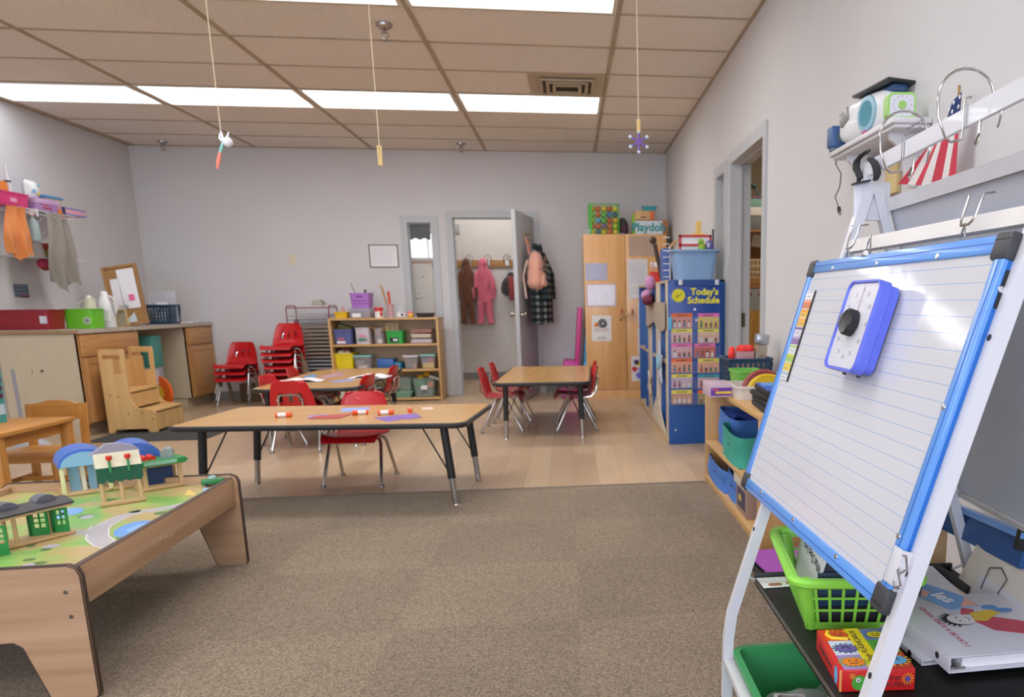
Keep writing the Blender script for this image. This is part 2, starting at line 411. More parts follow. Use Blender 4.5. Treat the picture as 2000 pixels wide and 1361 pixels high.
# hollow metal frames
def jamb_frame(mb,a0,a1,z0,z1,wd,axis,pl,depth,sill=False):
    """casing round an opening; axis 'X' = in the back wall, 'Y' = in the right wall"""
    def bx(p0,p1,q0,q1):
        if axis=='X': mb.box(p0,p1,pl-.014,pl+depth+.014,q0,q1)
        else: mb.box(pl-.014,pl+depth+.014,p0,p1,q0,q1)
    bx(a0-wd,a0+.012,z0,z1+wd); bx(a1-.012,a1+wd,z0,z1+wd); bx(a0+.012,a1-.012,z1-.012,z1+wd)
    if sill: bx(a0+.012,a1-.012,z0,z0+.04)
    def st(p0,p1,q0,q1):
        if axis=='X': mb.box(p0,p1,pl+.05,pl+.07,q0,q1)
        else: mb.box(pl+.05,pl+.07,p0,p1,q0,q1)
    st(a0+.012,a0+.024,z0,z1-.012); st(a1-.024,a1-.012,z0,z1-.012); st(a0+.024,a1-.024,z1-.024,z1-.012)
f=MB(TRIMG); jamb_frame(f,DX0,DX1,0,DZ,.064,'X',YB,.12); struct(f,'trim_3')
f=MB(TRIMG); jamb_frame(f,SX0,SX1,SZ0,SZ1,.064,'X',YB,.12,True); wn=struct(f,'window_4')
MB(clear('#dfe6e8',.10,.02)).box(SX0+.012,SX1-.012,YB+.055,YB+.061,SZ0+.04,SZ1-.012).build('glass_pane',wn)
f=MB(TRIMG); jamb_frame(f,RY0,RY1,0,RZ,.064,'Y',XR,.12)
st=struct(f,'trim_4')
MB(mt('#7d7770',rough=.35,metal=1)).box(XR+.075,XR+.079,RY1-.014,RY1-.008,.86,1.0).box(XR+.06,XR+.10,RY1-.016,RY1-.012,.88,.98).build('strike_plate',st)
f=MB(TRIMG); jamb_frame(f,QY0,QY1,.1,2.0,.064,'Y',XR,.12,True); wn=struct(f,'window_5')
MB(clear('#cfd6d8',.10,.02)).box(XR+.055,XR+.061,QY0+.012,QY1-.012,.14,1.99).build('glass_pane',wn)
# blind cord strip, the dark narrow thing at the sidelight
# door leaf of the back doorway, open into the room
LW=.875; hinge=(DX1-.02,YB-.02); ang=math.atan2(8.27-hinge[1],-.535-hinge[0])
d=MB(mt('#b4b6b8',rough=.4,var=.02)).box(0,LW,-.022,.022,.012,2.015,.003)
dl=d.build('door_1',None,(hinge[0],hinge[1],0),ang); dl['kind']='structure'
for s in (-1,1):
    k=MB(mt('#c3bcae',rough=.2,metal=1))
    k.t(Tr(LW-.065,s*.022,.94),Rx(-90*s)).lathe([(.034,0),(.034,.006),(.014,.01),(.012,.028),(.026,.036),(.031,.05),(.026,.064),(.012,.07)],18)
    k.build('door_knob',dl)
for z in (.25,1.05,1.8): MB(STEEL).cyl((-.006,.012,z-.05),(-.006,.012,z+.05),.009).build('hinge',dl)

# cloakroom beyond the back wall
CW=mt('#d9d4cf',rough=.85,var=.03)
Y2=10.95
w=MB(CW); WX0,WX1,WZ0,WZ1=-2.12,-1.70,1.68,2.0
w.box(-3.3,WX0,Y2,Y2+.1,0,ZC); w.box(WX1,1.2,Y2,Y2+.1,0,ZC); w.box(WX0,WX1,Y2,Y2+.1,0,WZ0); w.box(WX0,WX1,Y2,Y2+.1,WZ1,ZC); struct(w,'wall_cloakroom_back')
struct(MB(CW).box(-3.4,-3.3,YB+.12,Y2+.1,0,ZC),'wall_cloakroom_left'); struct(MB(CW).box(1.1,1.2,YB+.12,Y2+.1,0,ZC),'wall_cloakroom_right')
struct(MB(mt('#cfcac4',rough=.9)).box(-3.3,1.1,YB+.12,Y2,ZC,ZC+.06),'ceiling_cloakroom')
struct(MB(BASEB).box(-3.3,1.1,Y2-.012,Y2,0,.1),'baseboard_cloakroom')
wn=struct(MB(CW).box(WX0-.03,WX1+.03,Y2-.012,Y2,WZ0-.04,WZ0).box((WX0+WX1)/2+.02,(WX0+WX1)/2+.035,Y2+.02,Y2+.05,WZ0,WZ1),'window_6')
MB(emit('#f2f6ff',1.1)).box(WX0,WX1,Y2+.06,Y2+.065,WZ0,WZ1).build('daylit_pane',wn)
# storeroom beyond the right wall
SWm=mt('#8e8272',rough=.9,var=.04)
struct(MB(SWm).box(3.1,3.2,RY0-.6,8.0,0,ZC),'wall_storeroom_right'); struct(MB(SWm).box(XR+.12,3.2,7.9,8.0,0,ZC),'wall_storeroom_back')
struct(MB(SWm).box(XR+.12,3.2,RY0-.7,RY0-.6,0,ZC),'wall_storeroom_front'); struct(MB(mt('#a39a82',rough=.9)).box(XR+.12,3.2,RY0-.6,8.0,ZC-.1,ZC),'ceiling_storeroom')
struct(MB(vin).box(XR+.12,3.2,RY0-.7,YCARP+.3,-.1,0),'floor_storeroom')

# ------------------------------------------------------------------ ceiling fixtures
def m_diffuser(peaks, lo, hi, tint):
    m, nt, b = base('lamp_diffuser')
    tc=N(nt,'ShaderNodeTexCoord'); sp=N(nt,'ShaderNodeSeparateXYZ'); nt.links.new(tc.outputs['Object'],sp.inputs['Vector'])
    acc=None
    for p in peaks:
        a=N(nt,'ShaderNodeMath',operation='SUBTRACT'); a.inputs[1].default_value=p; nt.links.new(sp.outputs['Y'],a.inputs[0])
        q=N(nt,'ShaderNodeMath',operation='MULTIPLY'); nt.links.new(a.outputs[0],q.inputs[0]); nt.links.new(a.outputs[0],q.inputs[1])
        e=N(nt,'ShaderNodeMath',operation='MULTIPLY'); e.inputs[1].default_value=-1/(2*.075**2); nt.links.new(q.outputs[0],e.inputs[0])
        x=N(nt,'ShaderNodeMath',operation='EXPONENT'); nt.links.new(e.outputs[0],x.inputs[0])
        if acc is None: acc=x
        else:
            s=N(nt,'ShaderNodeMath',operation='ADD'); nt.links.new(acc.outputs[0],s.inputs[0]); nt.links.new(x.outputs[0],s.inputs[1]); acc=s
    st=N(nt,'ShaderNodeMath',operation='MULTIPLY_ADD'); st.inputs[1].default_value=hi; st.inputs[2].default_value=lo; nt.links.new(acc.outputs[0],st.inputs[0])
    nt.links.new(st.outputs[0],b.inputs['Emission Strength']); b.inputs['Emission Color'].default_value=lin(tint); b.inputs['Base Color'].default_value=(.8,.8,.8,1)
    return m
LAMP=m_diffuser((-.14,.14),.75,LAMP_HI,'#f8f8fa'); LAMP1=m_diffuser((.10,),.62,LAMP_HI*.6,'#eef4ff')
FRM=mt('#ded7cb',rough=.5)
def fixture(label, x0, y0, mat):
    t=thing('ceiling_light',label,'light',(x0+.61,y0+.305,ZC),0,'fluorescent ceiling panels')
    f=MB(FRM)
    f.box(-.596,.596,-.295,-.275,-.006,.012).box(-.596,.596,.275,.295,-.006,.012).box(-.596,-.57,-.275,.275,-.006,.012).box(.57,.596,-.275,.275,-.006,.012)
    f.build('frame',t); MB(mat).box(-.57,.57,-.275,.275,.0,.003).build('diffuser',t)
r5=3.659+.61*5
fixture('half lit ceiling light panel in the far row, at the left wall',GX[0],r5,LAMP1)
fixture('bright ceiling light panel second from the left in the far row',GX[1],r5,LAMP)
fixture('bright ceiling light panel third from the left in the far row',GX[2],r5,LAMP)
fixture('bright ceiling light panel at the right end of the far row, beside the air vent',GX[3],r5,LAMP)
r1=3.659+.61
fixture('ceiling light panel cut by the top edge, left one of two',GX[2],r1,LAMP)
fixture('ceiling light panel cut by the top edge, right one of two',GX[3],r1,LAMP)
fixture('ceiling light panel above the train table, outside the photo',GX[1],r1,LAMP)
for i,x in enumerate(GX[:4]):
    fixture('ceiling light panel of the row overhead, above the photo, %s'%['by the left wall','left of the middle','right of the middle','by the right wall'][i],x,3.659-.61*3,LAMP)
for i,x in enumerate(GX[1:4:2]):
    fixture('fluorescent ceiling panel behind the camera, %s'%['left','right'][i],x,3.659-.61*7,LAMP)
# unseen panel added to light the cloakroom
fixture('fluorescent ceiling panel in the cloakroom behind the door',-1.6,9.9,LAMP)
# air vent
v=thing('air_vent','square beige ceiling air vent beside the right end light panel','vent',(.044,3.659+.61*4.5,ZC))
VM=mt('#b9a98c',rough=.5); VD=mt('#4a4238',rough=.7)
m=MB(VM); m.box(-.295,.295,-.295,.295,-.004,.008); m.build('plate',v)
m=MB(VM)
for i,(a,zz) in enumerate(((.2,-.022),(.15,-.028),(.10,-.034))):
    for sx in (-1,1): m.box(sx*a-.012,sx*a+.012,-a,a,zz-.004,zz+.01); m.box(-a,a,sx*a-.012,sx*a+.012,zz-.004,zz+.01)
m.build('louvre',v); MB(VD).box(-.19,.19,-.19,.19,-.012,-.0045).build('opening',v)
# sprinklers
def sprinkler(label,x,y):
    t=thing('fire_sprinkler',label,'sprinkler',(x,y,ZC),0,'ceiling sprinklers')
    MB(STEEL).lathe([(.05,0),(.048,-.012),(.02,-.03),(.016,-.032)],18).build('rose',t)
    m=MB(mt('#8d8480',rough=.3,metal=1)).cyl((0,0,-.03),(0,0,-.05),.008).tube([(-.018,0,-.045),(-.022,0,-.065),(0,0,-.085)],.0035,6).tube([(.018,0,-.045),(.022,0,-.065),(0,0,-.085)],.0035,6); m.box(-.02,.02,-.004,.004,-.049,-.042)
    m.build('head',t); MB(mt('#9d9490',rough=.3,metal=1)).lathe([(.003,-.084),(.026,-.088),(.026,-.091),(.003,-.094)],16).build('deflector',t)
p=at(750,48,Z=ZC); sprinkler('nearest ceiling sprinkler head, close to the two near light panels',p.x,p.y)
p=at(317,276,Z=ZC); sprinkler('far left ceiling sprinkler head by the corner of the room',p.x,p.y)
p=at(900,280,Z=ZC); sprinkler('far ceiling sprinkler head above the open doorway',p.x,p.y)
# strings with little hangings
STR=mt('#d9c7a6',rough=.8)
def string(label,x,y,zb,build):
    t=thing('hanging_string',label,'hanging decoration',(x,y,ZC)); dz=zb-ZC
    MB(STR).cyl((0,0,0),(0,0,dz),.0022,n=6).build('string',t); build(t,dz); return t
def charm_white(t,z):
    W=mt('#e8e6ea',rough=.4)
    m=MB(W).ball((.022,0,z-.045),.02).tube([(0,0,z),(.004,0,z-.03),(.012,0,z-.045)],[.003,.006,.008],8).tube([(.03,0,z-.005),(.025,0,z-.02),(.015,0,z-.035)],[.003,.005,.006],8).tube([(-.004,0,z-.01),(-.008,0,z-.03),(.006,0,z-.045)],[.003,.005,.006],8)
    m.build('charm',t)
    MB(mt('#8fd0c8',rough=.5)).tube([(.005,0,z-.045),(-.012,0,z-.085)],.006,8).build('teal_ribbon',t)
    MB(mt('#f08a74',rough=.5)).tube([(-.012,0,z-.085),(-.022,0,z-.12),(-.03,0,z-.15)],[.006,.009,.004],8).build('coral_tassel',t)
def charm_peg(t,z):
    P=mt('#d8b878',rough=.6)
    for s in (-1,1): MB(P).bar((s*.006,0,z+.005),(s*.004,0,z-.075),.008,.012,(0,1,0)).build('jaw',t)
    MB(STEEL).cyl((-.009,0,z-.03),(.009,0,z-.03),.004,n=8).build('spring',t)
def charm_flake(t,z):
    P=mt('#d8b878',rough=.6)
    MB(P).box(-.008,.008,-.006,.006,z-.045,z+.008,.002).build('clothespin',t)
    c=Vector((0,0,z-.085)); A=mt('#7d5bb8',rough=.3); B=mt('#c9d6e6',rough=.2); m=MB(A)
    for k in range(6):
        a=R(90+60*k); e=c+Vector((math.cos(a),0,math.sin(a)))*.042
        m.cyl(c,e,.003,n=6)
        for r in (.014,.028): m.ball(c+(e-c)*(r/.042),.0055,8,6)
        MB(B).ball(e,.008,8,6).build('bead',t)
    m.build('beaded_arm',t)
p=at(431,255,Y=3.5); string('long string with a white charm and coral tassel hanging at the left',p.x,3.5,p.z,charm_white)
p=at(741,287,Y=3.5); string('long string with a plain wooden clothespin hanging in the middle',p.x,3.5,p.z,charm_peg)
p=at(1247,237,Y=3.5); string('long string with a purple beaded snowflake hanging at the right',p.x,3.5,p.z,charm_flake)

# wall plate and framed sheet on the back wall
x0,x1,z0,z1=span(565,496,579,517,YB)
t=thing('switch_plate','cream switch plate on the back wall left of the framed sheet','switch',((x0+x1)/2,YB,(z0+z1)/2))
MB(mt('#d9d0b8',rough=.4)).box(-.036,.036,-.006,0,-.06,.06,.003).build('plate',t); MB(mt('#e6dfcb',rough=.4)).box(-.006,.006,-.016,-.006,-.012,.012,.002).build('toggle',t)
x0,x1,z0,z1=span(722,478,778,522,YB)
t=thing('wall_frame','thin black framed sheet on the back wall beside the sidelight','picture frame',((x0+x1)/2,YB,(z0+z1)/2)); hw,hh=(x1-x0)/2,(z1-z0)/2
MB(INK).box(-hw,hw,-.014,-.004,-hh,-hh+.007).box(-hw,hw,-.014,-.004,hh-.007,hh).box(-hw,-hw+.007,-.014,-.004,-hh,hh).box(hw-.007,hw,-.014,-.004,-hh,hh).build('frame',t)
m=MB(PAPER).box(-hw+.007,hw-.007,-.008,-.001,-hh+.007,hh-.007); m.m(mt('#b9b9bd',rough=.7))
for k in range(9): m.box(-hw+.03,hw-.03-.02*(k%3),-.0085,-.0079,hh-.04-.02*k,hh-.037-.02*k)
m.build('sheet',t)
# seen through the sidelight and the doorway
x0,x1,z0,z1=span(884,500,1010,512,Y2)
hs=thing('coat_hook_rail','long oak coat hook rail on the cloakroom wall','coat rail',(-1.2,Y2,1.60))
MB(wood('#bd8d55','#a5753f','X')).box(-.95,.95,-.02,0,-.055,.045,.003).build('board',hs)
for px in (917,953,990):
    x=at(px,500,Y=Y2).x+1.2
    m=MB(STEEL); m.box(x-.02,x+.02,-.024,-.02,-.03,.05); m.tube([(x,-.022,.03),(x,-.07,.04),(x,-.09,.075)],.006,8); m.tube([(x-.05,-.03,.03),(x-.04,-.06,.09),(x,-.07,.12),(x+.04,-.06,.09),(x+.05,-.03,.03)],.005,8); m.tube([(x,-.022,-.01),(x,-.055,-.02),(x,-.06,.005)],.006,8)
    m.build('hook',hs)
m=MB(mt('#a9a7a6',rough=.5)); x0,x1,z0,z1=span(884,438,898,457,Y2); one(m.box(x0,x1,Y2-.02,Y2,z0,z1,.004),'wall_box','small grey box on the cloakroom wall above the hook rail','wall box')
x0,x1,z0,z1=span(797,432,840,467,Y2-.06)
m=MB(mt('#1f1d1f',rough=.95)); 
m.sheet(16,6,lambda u,v:(x0+(x1-x0)*u,Y2-.07+.012*math.sin(u*19),z1-(z1-z0)*v*(1+.05*math.sin(u*15))),.006)
one(m,'window_valance','black cloth valance over the bright cloakroom window','curtain')
x0,x1,z0,z1=span(800,515,846,640,Y2-.1)
t=thing('leaning_board','tall cream panel seen through the sidelight below the rail','panel',((x0+x1)/2,Y2-.05,0))
MB(mt('#e8dcc8',rough=.6)).box(-(x1-x0)/2,(x1-x0)/2,-.03,.01,.0,z1,.004).build('board',t)
for dx,z,s in ((.03,1.42,.02),(-.06,1.13,.022),(.0,1.14,.01)): MB(mt('#b0564e',rough=.6)).box(dx-s,dx+s,-.033,-.029,z-.008,z+.008,.003).build('red_sticker',t)
for dx,z in ((-.05,1.43),(-.04,1.2)): MB(mt('#3f7a55',rough=.6)).box(dx-.008,dx+.008,-.033,-.029,z-.008,z+.008).build('green_sticker',t)
# ------------------------------------------------------------------ tables and chairs
LAM=wood('#d2a566','#c2914f','X',rough=.26,scale=.8,coat=.12); LAMY=wood('#d2a566','#c2914f','Y',rough=.26,scale=.8,coat=.12)
TBLK=mt('#232527',rough=.4)
def table(label, L, W, loc, rz, lam, inset=(.13,.09), h=.462, splay=.045, rc=.06):
    t=thing('activity_table',label,'table',loc,rz,'activity tables')
    MB(lam).prism(rrect(-L/2+.004,L/2-.004,-W/2+.004,W/2-.004,rc,6),h-.026,h).build('tabletop',t)
    m=MB(TBLK); pr=rrect(-L/2,L/2,-W/2,W/2,rc,6)
    m.tube([(x,y,h-.014) for x,y in pr],.0145,8,True); m.prism(rrect(-L/2+.003,L/2-.003,-W/2+.003,W/2-.003,rc,6),h-.029,h-.026); m.build('edge_band',t)
    for sx in (-1,1):
        for sy in (-1,1):
            x,y=sx*(L/2-inset[0]),sy*(W/2-inset[1]); dx=sx*splay
            P=lambda z:(x+dx*(1-z/h),y,z)
            g=MB(TBLK).cyl(P(h-.03),P(.15),.021,n=14); g.box(x-.04,x+.04,y-.04,y+.04,h-.034,h-.028)
            lg=g.build('leg',t)
            m=MB(STEEL).cyl(P(.15),P(.012),.0165,n=14); m.cyl(P(.012),P(0),.012,.02,n=14); m.build('leg_insert',lg)
            MB(TBLK).tube([(x-sx*.115,y-sy*.02,h-.032),(x-sx*.108,y-sy*.018,h-.05),(P(.19)[0]-sx*.02,y-sy*.004,.2),(P(.18)[0],y,.18)],.0045,6).build('brace',t)
    return t
table('long wooden-top table nearest the camera with orange glue sticks on it',1.50,.76,(-1.27,4.385,0),R(-5),LAM)
table('bare wooden-top table in front of the tall cabinet',.73,1.50,(-.20,6.63,0),R(-2),LAMY,(.075,.13),splay=.012)
table('wooden-top table in front of the bookshelf, with open books on it',.75,1.72,(-1.965,6.66,0),R(.5),LAMY,(.08,.14),splay=.012,rc=.12)

REDP=mt('#c2161c',rough=.32,var=.03,coat=.2)
def chair_proto():
    t=thing('school_chair','','chair',(0,0,0),0)
    # side profile: y, z, half width
    prof=[(-.178,.268,.150),(-.168,.289,.160),(-.13,.297,.168),(-.06,.291,.170),(.02,.288,.168),(.085,.292,.166),(.125,.306,.164),(.148,.334,.162),(.160,.37,.158),(.168,.405,.152),(.176,.44,.144),(.184,.475,.135),(.192,.505,.124),(.198,.522,.112),(.200,.53,.09)]
    K=len(prof)-1
    def fn(u,v):
        i=min(int(v*K+1e-6),K-1); q=v*K-i
        a,b=prof[i],prof[i+1]; y=a[0]+(b[0]-a[0])*q; z=a[1]+(b[1]-a[1])*q; w=a[2]+(b[2]-a[2])*q
        s=2*u-1; x=w*s; e=abs(s)**3
        if v<.45: z+=.012*e*(.45-v)/.45*2 if v>.12 else 0
        else: y-=.022*e
        return (x,y,z)
    nu=22
    slots=[(5,6),(10,11),(15,16)]
    def omit(i,j): return j in (8,9) and any(a<=i<=b for a,b in slots)
    MB(REDP).sheet(nu,K,fn,.007,omit).build('seat_shell',t,sharp=60)
    for sy,name in ((-1,'front_leg'),(1,'rear_leg')):
        for sx in (-1,1):
            top=(sx*.06,sy*.025,.272)
            pts=[top,(sx*.115,sy*.03,.272),(sx*.142,sy*.045,.262),(sx*.15,sy*.058,.242),(sx*.168,sy*.165,.014)]
            lg=MB(CHROME).tube(pts,.0105,10).build('leg',t)
            e=pts[-1]; MB(mt('#8e8d8c',rough=.3,metal=.8)).lathe([(.011,.016),(.015,.008),(.016,0)],12,(e[0],e[1]+sy*.002,0)).build('glide',lg)
    MB(CHROME).cyl((-.07,-.025,.272),(.07,-.025,.272),.0105,n=10).cyl((-.07,.025,.272),(.07,.025,.272),.0105,n=10).build('seat_frame',t)
    b=MB(CHROME).tube([(-.085,.07,.276),(-.085,.13,.282),(-.085,.172,.33),(-.083,.182,.39),(-.072,.192,.42),(-.05,.196,.428),(.05,.196,.428),(.072,.192,.42),(.083,.182,.39),(.085,.172,.33),(.085,.13,.282),(.085,.07,.276)],.0085,8)
    b.build('back_support',t)
    m=MB(mt('#b5b3b0',rough=.3,metal=1))
    for x in (-.085,.085): m.ball((x,.19,.39),.008,8,6); m.ball((x,.05,.284),.008,8,6)
    m.build('rivet',t)
    return t
proto=chair_proto(); _first=[True]
def chair(x,y,rz,label,group,z=0):
    if _first[0]:
        _first[0]=False; o=proto; o.location=(x,y,z); o.rotation_euler=(0,0,R(rz)); o['label']=label; o['group']=group; return o
    return dup(proto,(x,y,z),R(rz),label,group)
GT='red chairs at the activity tables'
chair(-1.295,4.71,-3,'red chair tucked under the far side of the long near table, facing the camera',GT)
chair(-2.01,5.89,178,'red chair with its back to the camera at the near end of the book table',GT)
chair(-2.185,6.21,84,'red chair at the left side of the book table, the nearer of two there',GT)
chair(-2.225,6.90,92,'red chair at the left side of the book table, the farther of two there',GT)
chair(-1.735,6.14,-99,'red chair at the right side of the book table, the nearer of two there',GT)
chair(-1.73,6.97,-93,'red chair at the right side of the book table, the farther of two there',GT)
chair(-.573,6.50,87,'red chair at the left side of the bare table, the nearer of two there',GT)
chair(-.53,7.00,88,'red chair at the left side of the bare table, the farther of two there',GT)
chair(.03,6.46,-87,'red chair at the right side of the bare table, the nearer of two there',GT)
chair(.04,6.96,-90,'red chair at the right side of the bare table, the farther of two there',GT)
ORD=['lowest','second','third','fourth','fifth','topmost']
for k in range(3):
    chair(-3.575+.004*k,8.68-.012*k,-4,'red chair in the low stack beside the counter, %s of three'%['lowest','middle','topmost'][k],'stacked red chairs',.07*k)
for k in range(6):
    chair(-3.02+.003*k,8.52-.012*k,-6,'red chair in the tall stack in front of the drying rack, %s of six'%ORD[k],'stacked red chairs',.068*k)

# on the near table
TZ=.462
def paper(label,pts,hexc,z,name='paper_sheet',cat='paper',group=None,th=.0012,extra=None):
    c=[at(px,py,Z=z) for px,py in pts]; o=sum((Vector((q.x,q.y)) for q in c),Vector((0,0)))/len(c)
    m=MB(mt(hexc,rough=.7,var=.03)).prism([(q.x-o.x,q.y-o.y) for q in c],0,th)
    ob=one(m,name,label,cat,(o.x,o.y,z),0,group)
    return ob,o
PG='coloured paper on the tables'
paper('red paper sheet on the near table, left of the purple ones',[(617,812),(690,808),(663,817),(601,818)],'#b04848',TZ+.0014,group=PG)
paper('lilac paper sheet under the red one on the near table',[(603,812),(640,809),(636,817),(604,817)],'#8d86bd',TZ,group=PG)
o,_=paper('blue and white printed paper at the far edge of the near table',[(670,797),(723,795),(717,804),(664,804)],'#8ea2d8',TZ,group=PG)
paper('left purple paper sheet near the right end of the near table',[(730,816),(775,811),(800,816),(757,824)],'#7f5fae',TZ,group=PG)
paper('right purple paper sheet near the right end of the near table',[(775,811),(812,808),(824,814),(797,819)],'#8464b4',TZ+.0013,group=PG)
paper('pale pink paper slip at the far right corner of the near table',[(822,796),(845,795),(848,799),(826,800)],'#d9bfae',TZ,group=PG)
def glue(label,px,py,rz):
    p=at(px,py,Z=TZ+.014); t=thing('glue_stick',label,'glue stick',(p.x,p.y,TZ+.0135),R(rz),'orange glue sticks on the near table')
    O=mt('#e2551c',rough=.4); W=mt('#e8e3e4',rough=.4)
    MB(W).t(Ry(90)).lathe([(.012,-.03),(.0125,-.028),(.0125,.01),(.012,.012)],14).build('barrel',t)
    MB(O).t(Ry(90)).lathe([(.0125,.012),(.0135,.014),(.0135,.038),(.011,.041)],14).build('cap',t)
    MB(O).t(Ry(90)).lathe([(.0135,-.042),(.0135,-.03)],14).build('twist_base',t)
glue('orange glue stick alone at the left of the near table',554,810,12)
glue('orange glue stick beside the blue printed paper on the near table',703,805,-160)
glue('orange glue stick between the blue paper and the right end of the near table',754,805,15)
glue('orange glue stick lying farthest right on the near table',801,800,100)
# on the book table
def openbook(label,px,py,w,d,rz,hexc):
    p=at(px,py,Z=TZ+.005); t=thing('open_book',label,'book',(p.x,p.y,TZ),R(rz))
    MB(mt(hexc,rough=.6)).box(-w/2,w/2,-d/2,d/2,0,.004).build('cover',t)
    for s in (-1,1):
        MB(PAPER).sheet(10,1,lambda u,v:(s*u*(w/2-.004),-d/2+.006+(d-.012)*v,.006+.02*math.sin(PI*min(1,u*1.25+.08))**.7*(1-u*.55)),.003).build('page_block',t)
openbook('white open book at the left of the book table, behind the red chair back',588,744,.34,.20,8,'#8a7f78')
openbook('white open book at the far right of the book table',724,736,.30,.22,-4,'#d8d4d6')
paper('pink and lilac painted paper on the book table, nearest the bookshelf',[(622,735),(668,727),(672,733),(640,739)],'#b58a94',TZ,group=PG)
paper('lilac blue paper strip in the middle of the book table',[(640,745),(688,740),(690,744),(655,747)],'#8f97c9',TZ,group=PG)
paper('blue paper at the far left corner of the book table',[(590,736),(612,731),(622,735),(600,739)],'#5d8bb5',TZ,group=PG)

# ------------------------------------------------------------------ small wooden table and chair, left
PINE=wood('#c98f47','#b0752f','Y',rough=.4); PINEX=wood('#c98f47','#b0752f','X',rough=.4); PINEZ=wood('#c98f47','#b0752f','Z',rough=.4)
c=at(147,813,Z=.455)
t=thing('play_table','small honey pine table at the left edge of the room','table',(c.x-.3,c.y-.3,0))
MB(PINE).box(-.3,.3,-.3,.3,.432,.455,.005).build('tabletop',t)
m=MB(PINEX).box(-.25,.25,-.255,-.235,.37,.432).box(-.25,.25,.235,.255,.37,.432); m.m(PINE).box(-.255,-.235,-.25,.25,.37,.432).box(.235,.255,-.25,.25,.37,.432); m.build('apron',t)
for sx in (-1,1):
    for sy in (-1,1): MB(PINEZ).box(sx*.265-.024,sx*.265+.024,sy*.265-.024,sy*.265+.024,0,.432,.004).build('leg',t)
a=at(14,975,Z=0); b=at(107,972,Z=0)
cx=(a.x+b.x)/2
t=thing('wooden_child_chair','small honey pine chair pushed under the play table','chair',(cx,4.73,0))
hw=(b.x-a.x)/2+.02
for sx in (-1,1):
    MB(PINEZ).box(sx*hw-.016,sx*hw+.016,-.16,-.128,0,.235,.003).build('leg',t)
    MB(PINEZ).bar((sx*hw,.13,0),(sx*hw,.17,.50),.032,.032,(0,1,0)).build('leg',t)
MB(PINEX).box(-hw-.02,hw+.02,-.175,.14,.235,.256,.004).build('seat',t)
m=MB(PINEX)
m.sheet(12,3,lambda u,v:(-hw+2*hw*u,.163+.012*math.sin(PI*u),.405+v*(.085+.03*math.sin(PI*u))),.018); m.build('back_rail',t)
m=MB(PINEX).box(-hw+.01,hw-.01,-.152,-.138,.20,.235).box(-hw+.01,hw-.01,.14,.152,.20,.235); m.m(PINE).box(-hw-.01,-hw+.01,-.13,.14,.20,.235).box(hw-.01,hw+.01,-.13,.14,.20,.235).box(-hw-.008,-hw+.008,-.14,.14,.07,.095).box(hw-.008,hw+.008,-.14,.14,.07,.095); m.m(PINEX).box(-hw,hw,-.008,.008,.07,.095); m.build('rail',t)
# teal crate on the small table
q_=at(14,740,Y=4.50); w=.12; z1=at(12,652,Y=4.50).z
t=thing('teal_crate','tall teal plastic crate with round holes standing on the small pine table','crate',(q_.x-w-.006,4.50-.135,.4555))
TEAL=mt('#3f9c97',rough=.45)
v,f=open_bin(2*w,.26,z1-.455,.92,.004,.02); MB(TEAL).add(v,f).build('body',t)
m=MB(mt('#e8e6e4',rough=.5)); 
for k in range(5):
    m.m(mt(['#e9e4cf','#e9e4cf','#5a2f4a','#5a2f4a','#5a2f4a'][k],rough=.6))
    for yy in (.085,.035,-.015): m.t(Tr(w*(.985-.011*k),yy,.315-.043*k),Ry(90)).lathe([(.0001,0),(.014,0),(.014,.004),(.0001,.004)],16)
m.t(); m.build('hole',t); MB(mt('#b9cfe0',rough=.6)).box(w*.93,w*.945,.0,.10,.045,.10).build('sticker',t)
# long handled dustpan behind
p0=at(18,722,Y=5.95); p1=at(39,800,Y=5.95)
t=thing('lobby_dustpan','grey long-handled dustpan leaning behind the small pine chair','dustpan',(p1.x,5.95,0))
G=mt('#8d8c94',rough=.5); MB(G).cyl((p0.x-p1.x,.03,p0.z),(0,0,.25),.011,n=10).build('handle',t)
MB(mt('#a7a9b0',rough=.5)).sheet(12,6,lambda u,v:(-.10+.24*u,-.06+.12*v,.27*math.sin(PI*(.15+.7*u))*(1-.55*v)*v+.004),.006).build('pan',t)

